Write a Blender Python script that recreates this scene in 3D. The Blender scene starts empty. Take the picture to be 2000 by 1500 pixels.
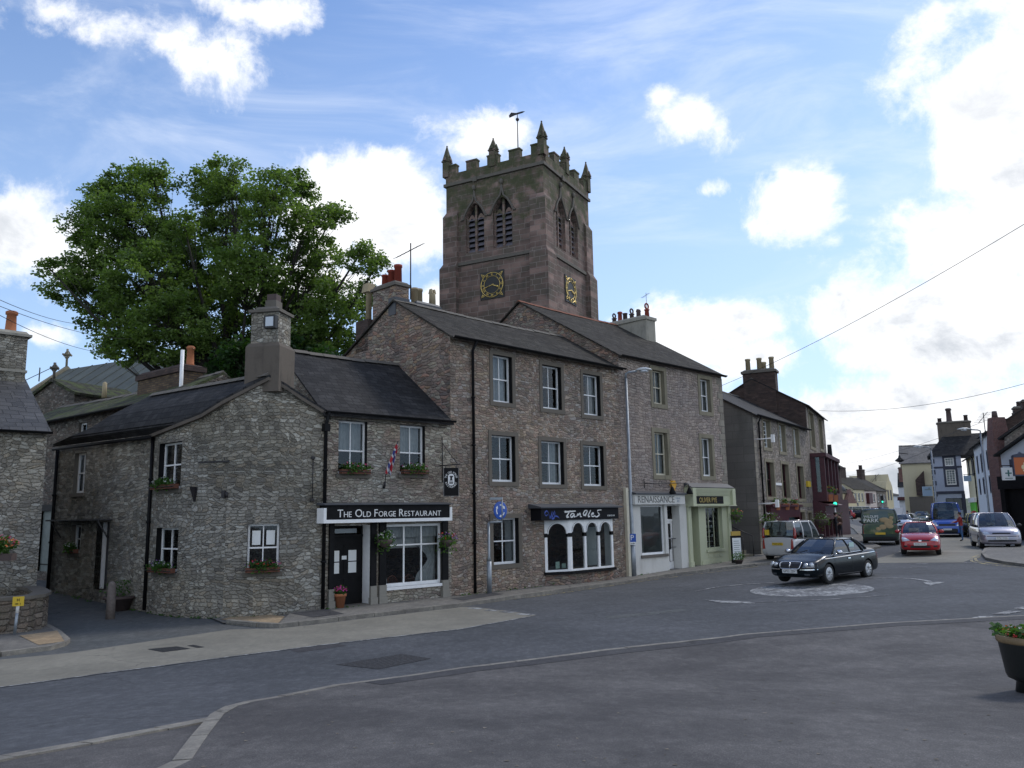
import bpy, bmesh, math, random
from mathutils import Vector, Matrix, noise as mnoise
random.seed(7)
rnd = random.random
def U(a, b): return a + (b - a) * rnd()
SC = bpy.context.scene
COL = SC.collection
# ------------------------------------------------------------------ camera
FPX = 1600.0; PITCH = math.atan(.16); ROLL = .018; CZ = 2.65
sp, cp = math.sin(PITCH), math.cos(PITCH)
_F = Vector((0, cp, sp)); _u0 = Vector((0, -sp, cp)); _r0 = Vector((1, 0, 0))
_R = _r0 * math.cos(ROLL) - _u0 * math.sin(ROLL)
_U = _r0 * math.sin(ROLL) + _u0 * math.cos(ROLL)
CAM = Vector((0, 0, CZ))
cd = bpy.data.cameras.new('camera'); cam = bpy.data.objects.new('camera', cd); COL.objects.link(cam)
cd.sensor_width = 36; cd.lens = 36 * FPX / 2000; cd.clip_start = .1; cd.clip_end = 5000
mw = Matrix((( _R.x, _U.x, -_F.x, 0), (_R.y, _U.y, -_F.y, 0), (_R.z, _U.z, -_F.z, CZ), (0, 0, 0, 1)))
cam.matrix_world = mw
SC.camera = cam
SC.view_settings.view_transform = 'Standard'; SC.view_settings.look = 'None'
SC.view_settings.exposure = 0.30; SC.view_settings.gamma = 1
def ray(px, py):
    return _R * ((px - 1000) / FPX) + _U * ((750 - py) / FPX) + _F
def atY(px, py, Y):
    r = ray(px, py); return CAM + r * (Y / r.y)
def atZ(px, py, z):
    r = ray(px, py); return CAM + r * ((z - CZ) / r.z)
# ------------------------------------------------------------------ node helper
class NT:
    def __init__(s, tree):
        s.t = tree; s.n = tree.nodes; s.l = tree.links
    def new(s, typ, **kw):
        n = s.n.new(typ)
        for k, v in kw.items(): setattr(n, k, v)
        return n
    def put(s, sock, v):
        if isinstance(v, bpy.types.NodeSocket): s.l.new(v, sock)
        elif v is not None: sock.default_value = v
    def m(s, op, a, b=None, c=None, clamp=False):
        n = s.new('ShaderNodeMath', operation=op, use_clamp=clamp)
        s.put(n.inputs[0], a)
        if b is not None: s.put(n.inputs[1], b)
        if c is not None: s.put(n.inputs[2], c)
        return n.outputs[0]
    def vm(s, op, a, b=None):
        n = s.new('ShaderNodeVectorMath', operation=op)
        s.put(n.inputs[0], a)
        if b is not None: s.put(n.inputs[1], b)
        return n.outputs['Value'] if op in ('LENGTH', 'DISTANCE', 'DOT_PRODUCT') else n.outputs[0]
    def mix(s, f, a, b, mode='MIX'):
        n = s.new('ShaderNodeMix', data_type='RGBA', blend_type=mode)
        s.put(n.inputs[0], f); s.put(n.inputs[6], col(a)); s.put(n.inputs[7], col(b))
        return n.outputs[2]
    def noise(s, vec, scale, detail=4, rough=.5, dist=0):
        n = s.new('ShaderNodeTexNoise'); s.put(n.inputs['Vector'], vec)
        n.inputs['Scale'].default_value = scale; n.inputs['Detail'].default_value = detail
        n.inputs['Roughness'].default_value = rough; n.inputs['Distortion'].default_value = dist
        return n.outputs['Fac']
    def noisec(s, vec, scale, detail=3):
        n = s.new('ShaderNodeTexNoise'); s.put(n.inputs['Vector'], vec)
        n.inputs['Scale'].default_value = scale; n.inputs['Detail'].default_value = detail
        return n.outputs['Color']
    def ramp(s, f, stops, interp='LINEAR'):
        n = s.new('ShaderNodeValToRGB'); n.color_ramp.interpolation = interp
        e = n.color_ramp.elements
        while len(e) > len(stops): e.remove(e[-1])
        while len(e) < len(stops): e.new(.5)
        for q, (p, c) in zip(e, stops): q.position = p; q.color = col(c)
        s.put(n.inputs[0], f); return n.outputs[0]
    def ss(s, v, a, b, lo=0., hi=1.):
        n = s.new('ShaderNodeMapRange', interpolation_type='SMOOTHSTEP')
        s.put(n.inputs[0], v)
        for i, q in enumerate((a, b, lo, hi)): s.put(n.inputs[i + 1], q)
        return n.outputs[0]
    def mul(s, vec, xyz): return s.vm('MULTIPLY', vec, xyz)
    def uv(s): return s.new('ShaderNodeUVMap').outputs[0]
    def obj(s): return s.new('ShaderNodeTexCoord').outputs['Object']
    def pos(s): return s.new('ShaderNodeNewGeometry').outputs['Position']
    def bump(s, h, strength=.5, dist=.02):
        n = s.new('ShaderNodeBump'); n.inputs['Strength'].default_value = strength
        n.inputs['Distance'].default_value = dist; s.put(n.inputs['Height'], h); return n.outputs[0]
def col(c):
    if isinstance(c, (tuple, list)) and len(c) == 3: return (*c, 1)
    return c
# ------------------------------------------------------------------ sky
SUN_AZ = math.radians(52); SUN_EL = math.radians(48)      # azimuth measured from +Y towards +X
w = bpy.data.worlds.new('World'); SC.world = w; w.use_nodes = True
N = NT(w.node_tree); N.n.clear()
sky = N.new('ShaderNodeTexSky', sky_type='NISHITA', sun_disc=False)
sky.sun_elevation = SUN_EL; sky.sun_rotation = SUN_AZ; sky.altitude = 200
sky.air_density = 1.0; sky.dust_density = .6; sky.ozone_density = 2.2
D = N.new('ShaderNodeTexCoord').outputs['Generated']
sx = N.new('ShaderNodeSeparateXYZ'); N.l.new(D, sx.inputs[0])
az = N.m('ARCTAN2', sx.outputs[0], sx.outputs[1]); el = N.m('ARCSINE', sx.outputs[2])
def azel(px, py):
    r = ray(px, py).normalized(); return math.atan2(r.x, r.y), math.asin(r.z)
# clouds: (px, py, rx, ry, weight)
CL = [(130, 30, 220, 90, .62), (330, 70, 210, 110, .72), (480, 15, 170, 60, .72), (80, 60, 90, 50, .5), (20, 440, 170, 105, 1.0), (640, 430, 110, 120, 1.0), (770, 430, 150, 105, 1.05), (620, 560, 200, 60, .9),
      (960, 270, 130, 75, .86), (1340, 235, 110, 80, .74), (1300, 190, 60, 50, .6), (1385, 372, 80, 36, .48), (1575, 400, 105, 90, .84), (1530, 340, 40, 30, .5), (1630, 470, 60, 40, .6),
      (1990, 210, 200, 210, 1.05), (1900, 470, 230, 120, 1.0), (1780, 400, 80, 60, .62), (1400, 640, 170, 80, 1.0), (1290, 650, 90, 60, .8), (1480, 700, 150, 70, .95),
      (1850, 640, 290, 130, 1.0), (1720, 880, 500, 150, 1.15), (90, 655, 75, 38, .72), (850, 590, 60, 60, .75), (1640, 575, 40, 30, .5), (1120, 470, 50, 30, .0)]
CL2 = [(-2.6, .55, .5, .3, 1.), (2.4, .5, .7, .25, 1.), (-1.4, .35, .5, .25, 1.), (1.5, .45, .5, .35, 1.), (0, 1.25, .8, .2, .7), (3.1, .3, .6, .2, 1.), (-.9, .25, .25, .16, .8), (-2., .2, .5, .12, 1.)]
dens = None
for q in CL:
    a0, e0 = azel(q[0], q[1]); k = math.cos(e0)
    CL2.append((a0, e0, q[2] / FPX * .93 / k, q[3] / FPX * .93, q[4]))
for a0, e0, ra, re_, wt in CL2:
    dx = N.m('MULTIPLY', N.m('SUBTRACT', az, a0), 1 / ra); dy = N.m('MULTIPLY', N.m('SUBTRACT', el, e0), 1 / re_)
    d2 = N.m('ADD', N.m('MULTIPLY', dx, dx), N.m('MULTIPLY', dy, dy))
    b = N.m('MULTIPLY_ADD', N.m('SQRT', d2), -.75, wt)
    dens = b if dens is None else N.m('SMOOTH_MAX', dens, b, .12)
warp = N.vm('ADD', D, N.mul(N.vm('SUBTRACT', N.noisec(D, 6, 2), (.5, .5, .5)), (.06, .06, .06)))
n1 = N.noise(warp, 6, 10, .60); n2 = N.noise(warp, 19, 9, .68)
dn = N.m('ADD', N.m('MULTIPLY_ADD', n1, 1.9, -.95), N.m('MULTIPLY_ADD', n2, 1.15, -.575))
tot = N.m('ADD', dens, dn)
alpha = N.ss(tot, .12, .62)
# thin cirrus veil
ci = N.noise(N.mul(D, (1.2, 3.5, 6)), 2.2, 7, .62, .6)
cir = N.ss(ci, .42, .80, 0, .42)
hz = N.m('MULTIPLY', N.ss(el, 0.0, .75, .75, 0.), N.ss(az, -.9, .7, .55, 1.))                             # paler towards the horizon
lum = N.ss(N.noise(N.mul(N.vm('ADD', warp, (.3, .1, .05)), (1, 1, 1.9)), 5.5, 8, .62), .40, .62)
core = N.ss(tot, .30, .95)
low = N.ss(el, .10, .55, 1., .42)
gry = N.m('MULTIPLY', N.m('MULTIPLY', lum, core), low)
ccol = N.mix(gry, (.97, .98, 1.0), (.46, .50, .56))
skyc = N.mix(1.0, sky.outputs[0], (.112, .128, .150), 'MULTIPLY')
skyc = N.mix(hz, skyc, (.58, .74, .95)); skyc = N.mix(cir, skyc, (.86, .91, 1.0))
fin = N.mix(alpha, skyc, ccol)
bg = N.new('ShaderNodeBackground'); N.l.new(fin, bg.inputs[0]); bg.inputs[1].default_value = 1.0
wo = N.new('ShaderNodeOutputWorld'); N.l.new(bg.outputs[0], wo.inputs[0])
sl = bpy.data.lights.new('sun', 'SUN'); sl.energy = 1.3; sl.angle = math.radians(10); sl.color = (1, .95, .88)
so = bpy.data.objects.new('sun', sl); COL.objects.link(so)
sd = Vector((math.sin(SUN_AZ) * math.cos(SUN_EL), math.cos(SUN_AZ) * math.cos(SUN_EL), math.sin(SUN_EL)))
so.rotation_euler = sd.to_track_quat('Z', 'Y').to_euler(); so.location = sd * 80
# ------------------------------------------------------------------ materials
MATS = {}
def mat(name, base=(.5, .5, .5), rough=.6, metal=0., spec=.5, coat=0., emit=None, es=1., var=0., vscale=6., bumpn=0., bscale=40.):
    if name in MATS: return MATS[name]
    m = bpy.data.materials.new(name); m.use_nodes = True; MATS[name] = m
    T = NT(m.node_tree); p = T.n['Principled BSDF']
    p.inputs['Roughness'].default_value = rough; p.inputs['Metallic'].default_value = metal
    p.inputs['Specular IOR Level'].default_value = spec; p.inputs['Coat Weight'].default_value = coat
    p.inputs['Coat Roughness'].default_value = .04
    if emit: p.inputs['Emission Color'].default_value = col(emit); p.inputs['Emission Strength'].default_value = es
    if var:
        o = T.obj(); f = T.noise(o, vscale, 5, .6)
        c = T.mix(T.ss(f, .25, .75), tuple(v * (1 - var) for v in base), tuple(min(1, v * (1 + var)) for v in base))
        T.l.new(c, p.inputs['Base Color'])
    else: p.inputs['Base Color'].default_value = col(base)
    if bumpn:
        T.l.new(T.bump(T.noise(T.obj(), bscale, 4, .6), bumpn, .01), p.inputs['Normal'])
    return m
def stone(name, pal, su, sv, mortar, rnd_=.75, edge=.07, dark=.55, stain=(.05, .05, .045), stainamt=.5, patch=None, bs=.9, light=None):
    """random rubble: pal = list of stone colours, su/sv = stones per metre across / up"""
    m = bpy.data.materials.new(name); m.use_nodes = True; MATS[name] = m
    T = NT(m.node_tree); p = T.n['Principled BSDF']; p.inputs['Roughness'].default_value = .92; p.inputs['Specular IOR Level'].default_value = .25
    uv = T.uv()
    wv = T.vm('ADD', T.mul(T.vm('SUBTRACT', T.noisec(uv, 1.7, 4), (.5, .5, .5)), (.22, .10, 0)), T.mul(T.vm('SUBTRACT', T.noisec(uv, .45, 2), (.5, .5, .5)), (1.3, .55, 0)))
    wv2 = T.mul(T.vm('SUBTRACT', T.noisec(uv, 9, 2), (.5, .5, .5)), (.06, .03, 0))
    q = T.mul(T.vm('ADD', T.vm('ADD', uv, wv), wv2), (su * 1.55, sv * 1.3, 1))
    # patches where stones are larger
    def vor(feat):
        v = T.new('ShaderNodeTexVoronoi', feature=feat, distance='MINKOWSKI', voronoi_dimensions='2D')
        v.inputs['Exponent'].default_value = 3.2; v.inputs['Scale'].default_value = 1; v.inputs['Randomness'].default_value = rnd_
        T.l.new(q, v.inputs['Vector']); return v
    v1, v2 = vor('F1'), vor('F2')
    ed = T.m('SUBTRACT', v2.outputs['Distance'], v1.outputs['Distance'])
    sc = T.new('ShaderNodeSeparateColor'); T.l.new(v1.outputs['Color'], sc.inputs[0])
    pal = [tuple(v * 1.3 for v in c_) for c_ in pal]; mortar = tuple(v * 1.2 for v in mortar); k = len(pal); stops = [((i + .5) / k, c) for i, c in enumerate(pal)]
    c = T.ramp(sc.outputs[0], stops, 'CONSTANT' if False else 'LINEAR')
    c = T.mix(T.ss(sc.outputs[1], 0, 1), T.mix(1., c, (dark,) * 3, 'MULTIPLY'), c)
    c = T.mix(T.ss(T.m('ADD', sc.outputs[2], T.m('MULTIPLY_ADD', T.noise(uv, .8, 3), .35, -.175)), .84, .93, 0, .7), c, light or tuple(min(1, v * 1.7) for v in pal[0]))
    fn = T.noise(uv, 26, 6, .7)
    c = T.mix(T.ss(fn, .35, .68, 0, .75), c, T.mix(1., c, (.42, .42, .40), 'MULTIPLY'))
    if patch:
        c = T.mix(T.ss(T.noise(T.vm('ADD', uv, (3.3, 1.7, 0)), .35, 3, .55), .5, .62, 0, .75), c, T.mix(1., c, patch, 'MULTIPLY'))
    mo = T.ss(T.m('ADD', ed, T.m('MULTIPLY_ADD', fn, .10, -.05)), edge * .2, edge * 1.3)
    jn = T.mix(T.ss(T.noise(uv, 2.6, 5, .65), .5, .66), tuple(v * 1.15 for v in mortar), tuple(v * .55 for v in mortar))
    c = T.mix(mo, jn, c)
    st = T.noise(T.mul(uv, (1.3, .45, 1)), .9, 6, .62)
    bl = T.noise(uv, .28, 4, .6); c = T.mix(T.ss(bl, .42, .6, 0, .5), c, T.mix(1., c, (1.28, 1.22, 1.1), 'MULTIPLY'))
    c = T.mix(T.ss(st, .5, .72, 0, stainamt), c, stain)
    T.l.new(c, p.inputs['Base Color'])
    h = T.m('ADD', T.m('MULTIPLY', T.ss(ed, 0, edge * 4), 1.0), T.m('MULTIPLY_ADD', sc.outputs[1], .6, T.m('MULTIPLY', fn, .5)))
    T.l.new(T.bump(h, bs, .045), p.inputs['Normal'])
    return m
def coursed(name, c1, c2, mortar, bw, bh, msize=.012, var=.5, stain=(.05, .05, .05), stainamt=.4, rough=.9, moss=None, mossat=(.5, .7), bs=.5, bd=.02, tint=None, spec=.3, zmoss=None, warp=.03):
    """courses of blocks, slates or bricks"""
    m = bpy.data.materials.new(name); m.use_nodes = True; MATS[name] = m
    T = NT(m.node_tree); p = T.n['Principled BSDF']; p.inputs['Roughness'].default_value = rough; p.inputs['Specular IOR Level'].default_value = spec
    uv = T.uv()
    q = T.vm('ADD', uv, T.mul(T.vm('SUBTRACT', T.noisec(uv, 2.5, 4), (.5, .5, .5)), (warp * 2, warp, 0)))
    b = T.new('ShaderNodeTexBrick'); T.l.new(q, b.inputs['Vector'])
    b.inputs['Scale'].default_value = 1; b.inputs['Brick Width'].default_value = bw; b.inputs['Row Height'].default_value = bh
    b.inputs['Mortar Size'].default_value = msize; b.inputs['Mortar Smooth'].default_value = .25; b.inputs['Bias'].default_value = 0
    b.inputs['Color1'].default_value = (0, 0, 0, 1); b.inputs['Color2'].default_value = (1, 1, 1, 1); b.inputs['Mortar'].default_value = (.5, .5, .5, 1)
    b.offset_frequency = 2; b.squash = .8; b.squash_frequency = 3
    sc = T.new('ShaderNodeSeparateColor'); T.l.new(b.outputs['Color'], sc.inputs[0]); r = sc.outputs[0]
    # a second random value per block
    f2 = T.noise(T.mul(q, (1 / bw * .37, 1 / bh * .41, 1)), 1., 1)
    c = T.mix(r, c1, c2)
    if tint: c = T.mix(T.ss(f2, .5, .62, 0, .8), c, tint)
    c = T.mix(T.ss(f2, .3, .6, 0, var), c, T.mix(1., c, (.45, .45, .45), 'MULTIPLY'))
    fn = T.noise(uv, 22, 6, .7)
    c = T.mix(T.ss(fn, .35, .75, 0, .4), c, T.mix(1., c, (.5, .5, .5), 'MULTIPLY'))
    c = T.mix(b.outputs['Fac'], c, mortar)
    st = T.noise(T.mul(uv, (1.2, .4, 1)), .8, 6, .62)
    c = T.mix(T.ss(st, .48, .72, 0, stainamt), c, stain)
    if moss:
        mv = T.noise(uv, 1.3, 7, .65)
        if zmoss:
            z = T.new('ShaderNodeSeparateXYZ'); T.l.new(uv, z.inputs[0])
            mv = T.m('ADD', mv, T.ss(z.outputs[1], zmoss[0], zmoss[1], 0, .3))
        c = T.mix(T.ss(mv, mossat[0], mossat[1], 0, .85), c, T.mix(T.noise(uv, 9, 4), tuple(v * .5 for v in moss), moss))
    T.l.new(c, p.inputs['Base Color'])
    h = T.m('ADD', T.m('MULTIPLY', b.outputs['Fac'], -1.), T.m('ADD', T.m('MULTIPLY', r, .5), T.m('MULTIPLY', fn, .35)))
    T.l.new(T.bump(h, bs, bd), p.inputs['Normal'])
    return m
def glassm(name, tint=(.75, .8, .8), refl=.62, body=None):
    m = bpy.data.materials.new(name); m.use_nodes = True; MATS[name] = m
    T = NT(m.node_tree); T.n.clear()
    o = T.new('ShaderNodeOutputMaterial'); mx = T.new('ShaderNodeMixShader')
    fr = T.new('ShaderNodeFresnel'); fr.inputs[0].default_value = 1.52
    f = T.m('MULTIPLY_ADD', fr.outputs[0], refl, .03 * refl, clamp=True)
    T.l.new(f, mx.inputs[0])
    if body: a = T.new('ShaderNodeBsdfDiffuse'); a.inputs[0].default_value = col(body)
    else: a = T.new('ShaderNodeBsdfTransparent'); a.inputs[0].default_value = col(tint)
    g = T.new('ShaderNodeBsdfGlossy'); g.inputs['Roughness'].default_value = .03; g.inputs[0].default_value = (.9, .95, 1, 1)
    T.l.new(T.bump(T.noise(T.obj(), 1.7, 2), .05, .05), g.inputs['Normal'])
    T.l.new(a.outputs[0], mx.inputs[1]); T.l.new(g.outputs[0], mx.inputs[2]); T.l.new(mx.outputs[0], o.inputs[0])
    return m
G_ = (.30, .29, .26)
stone('rubble_cottage', [(.33, .312, .275), (.25, .238, .21), (.40, .378, .332), (.29, .275, .24), (.215, .20, .18), (.37, .355, .32), (.31, .275, .225)], 3.3, 8.2, (.235, .215, .175), .8, .06, .62, stainamt=.36, patch=(.62, .62, .6), light=(.58, .57, .52))
stone('rubble_forge', [(.37, .345, .295), (.30, .28, .24), (.45, .42, .36), (.335, .30, .26), (.28, .24, .215)], 3.0, 8.6, (.27, .245, .20), .8, .06, .66, stainamt=.28, patch=(.8, .68, .64), light=(.6, .59, .53))
stone('rubble_pink', [(.37, .275, .225), (.28, .215, .18), (.35, .31, .26), (.44, .345, .28), (.22, .185, .165), (.33, .265, .20)], 3.6, 8.0, (.26, .205, .17), .7, .065, .68, stainamt=.25, patch=(.85, .9, .92), light=(.52, .47, .43))
stone('rubble_gable', [(.32, .245, .21), (.24, .195, .17), (.29, .245, .21), (.36, .22, .17), (.17, .15, .14), (.35, .31, .25)], 2.6, 6.5, (.21, .165, .145), .9, .08, .6, stainamt=.3, light=(.42, .30, .2))
stone('rubble_cut', [(.34, .285, .255), (.29, .245, .225), (.39, .33, .29), (.33, .285, .26)], 2.9, 6.2, (.25, .205, .19), .55, .06, .74, stainamt=.28, light=(.5, .44, .4))
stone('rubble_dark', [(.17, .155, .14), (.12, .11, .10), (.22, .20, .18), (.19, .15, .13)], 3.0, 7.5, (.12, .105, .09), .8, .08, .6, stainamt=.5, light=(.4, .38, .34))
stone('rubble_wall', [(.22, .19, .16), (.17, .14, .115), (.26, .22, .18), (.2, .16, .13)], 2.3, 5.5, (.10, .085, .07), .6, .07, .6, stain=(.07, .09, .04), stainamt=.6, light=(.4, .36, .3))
stone('rubble_street', [(.30, .27, .24), (.24, .21, .19), (.36, .32, .29), (.27, .25, .23)], 3.4, 7.5, (.20, .17, .15), .8, .08, .6, stainamt=.3, light=(.5, .46, .42))
coursed('tower_ashlar', (.19, .135, .115), (.36, .245, .205), (.27, .225, .195), .8, .36, .02, .75, (.05, .05, .045), .45, moss=(.085, .10, .045), mossat=(.63, .88), tint=(.24, .20, .16), zmoss=(68, 75), bs=.6, bd=.03)
coursed('render_block', (.17, .165, .15), (.20, .19, .175), (.11, .105, .095), 1.1, .42, .012, .3, (.07, .07, .06), .5, bs=.3)
coursed('slate', (.032, .032, .033), (.062, .06, .06), (.016, .016, .018), .30, .20, .011, .6, (.03, .03, .03), .35, rough=.8, moss=(.07, .08, .05), mossat=(.66, .82), bs=.9, bd=.02, spec=.2, warp=.012)
coursed('slate_big', (.07, .07, .072), (.115, .112, .112), (.03, .03, .03), .42, .27, .014, .5, (.06, .06, .05), .35, rough=.6, moss=(.13, .13, .09), mossat=(.6, .8), bs=.9, bd=.03, spec=.4, warp=.015)
coursed('slate_moss', (.065, .062, .05), (.11, .105, .085), (.022, .022, .018), .5, .27, .022, .5, (.04, .045, .03), .4, moss=(.13, .16, .06), mossat=(.42, .62), spec=.15, bs=1., bd=.05, warp=.02)
coursed('slate_stone', (.045, .040, .034), (.085, .077, .065), (.028, .025, .02), .4, .22, .016, .5, (.05, .05, .04), .4, moss=(.14, .14, .08), mossat=(.62, .8), spec=.15, bs=1., bd=.035, warp=.015)
coursed('brick_yellow', (.24, .17, .10), (.12, .08, .055), (.07, .06, .055), .235, .085, .012, .7, (.03, .028, .025), .55, bs=.6)
coursed('brick_dark', (.13, .085, .07), (.08, .055, .05), (.06, .05, .045), .235, .085, .012, .6, (.03, .028, .025), .5, bs=.6)
coursed('brick_red', (.26, .12, .10), (.18, .09, .08), (.2, .16, .15), .235, .085, .012, .5, (.08, .05, .05), .3, bs=.6)
coursed('quoin', (.36, .33, .27), (.28, .25, .21), (.12, .11, .1), .6, .33, .012, .4, (.12, .11, .09), .4, bs=.4)
def painted(name, base, dirt=(.2, .19, .17), amt=.5, rough=.7, sc=1.2):
    m = bpy.data.materials.new(name); m.use_nodes = True; MATS[name] = m
    T = NT(m.node_tree); p = T.n['Principled BSDF']; p.inputs['Roughness'].default_value = rough; p.inputs['Specular IOR Level'].default_value = .3
    o = T.obj(); a = T.noise(T.mul(o, (1.4, 1.4, .5)), sc, 7, .66); b = T.noise(o, 14, 5, .7)
    c = T.mix(T.ss(a, .45, .8, 0, amt), base, dirt)
    c = T.mix(T.ss(b, .45, .8, 0, .28), c, T.mix(1., c, (.6, .6, .6), 'MULTIPLY'))
    T.l.new(c, p.inputs['Base Color']); T.l.new(T.bump(b, .3, .012), p.inputs['Normal'])
    return m
painted('cement', (.135, .115, .095), (.05, .045, .04), .8, .95, 2.)
painted('cement_pale', (.34, .32, .27), (.12, .12, .10), .7, .95, 2.)
painted('surround', (.155, .135, .11), (.10, .09, .075), .4, .85)
painted('sandstone', (.24, .215, .155), (.09, .085, .06), .7, .9, 2.)
painted('plinth_stone', (.27, .255, .22), (.13, .12, .10), .5, .9, 2.)
painted('white_render', (.66, .65, .61), (.36, .33, .29), .45)
painted('sage', (.50, .52, .36), (.33, .34, .25), .3, .5)
painted('cream_render', (.62, .56, .38), (.4, .36, .26), .4)
painted('blue_render', (.40, .44, .55), (.30, .32, .38), .4)
painted('pale_render', (.56, .60, .66), (.38, .38, .40), .4)
painted('pink_render', (.66, .56, .50), (.4, .35, .3), .3)
painted('yellow_stone', (.60, .52, .33), (.35, .3, .2), .4)
painted('stone_trim', (.15, .135, .115), (.08, .08, .06), .6, .9, 2.)
painted('trim_blue', (.05, .055, .085), (.03, .03, .04), .3, .5)
painted('terracotta', (.40, .15, .07), (.18, .10, .07), .5, .85, 3.)
painted('terracotta_red', (.30, .06, .04), (.12, .05, .04), .5, .8, 3.)
painted('ridge_red', (.22, .085, .05), (.10, .06, .045), .7, .9, 3.)
painted('buff_pot', (.40, .33, .21), (.2, .17, .12), .6, .85, 3.)
painted('pot_dark', (.10, .075, .07), (.05, .04, .04), .5, .85, 3.)
painted('lead', (.075, .08, .09), (.045, .045, .05), .5, .55)
WHITE = mat('white_paint', (.86, .86, .85), .35, var=.05)
CREAMW = mat('cream_paint', (.62, .57, .44), .45, var=.08)
BLACK = mat('black_paint', (.008, .008, .009), .55, spec=.15, var=.3)
BLACKM = mat('black_matt', (.014, .014, .015), .8)
IRON = mat('iron', (.018, .016, .018), .55, var=.3)
MAROON = mat('maroon_paint', (.055, .006, .012), .45, var=.25)
SIGNTXT = mat('sign_white', (.82, .82, .80), .6)
GALV = mat('galvanised', (.30, .33, .36), .5, .5, var=.15)
GLASS = glassm('window_glass')
GLASSD = glassm('car_glass', tint=(.34, .38, .38), refl=1.1)
CURT = mat('curtain_cloth', (.42, .42, .43), .9, var=.12, vscale=9)
LEAF = mat('dark_leaf', (.05, .10, .03), .6, var=.5, vscale=9)
PAPER = mat('paper', (.75, .77, .76), .8)
RUBBER = mat('rubber', (.012, .012, .012), .75)
CHROME = mat('chrome', (.75, .75, .76), .15, 1.)
PLASTIC = mat('black_plastic', (.014, .014, .015), .5)
M = MATS
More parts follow.
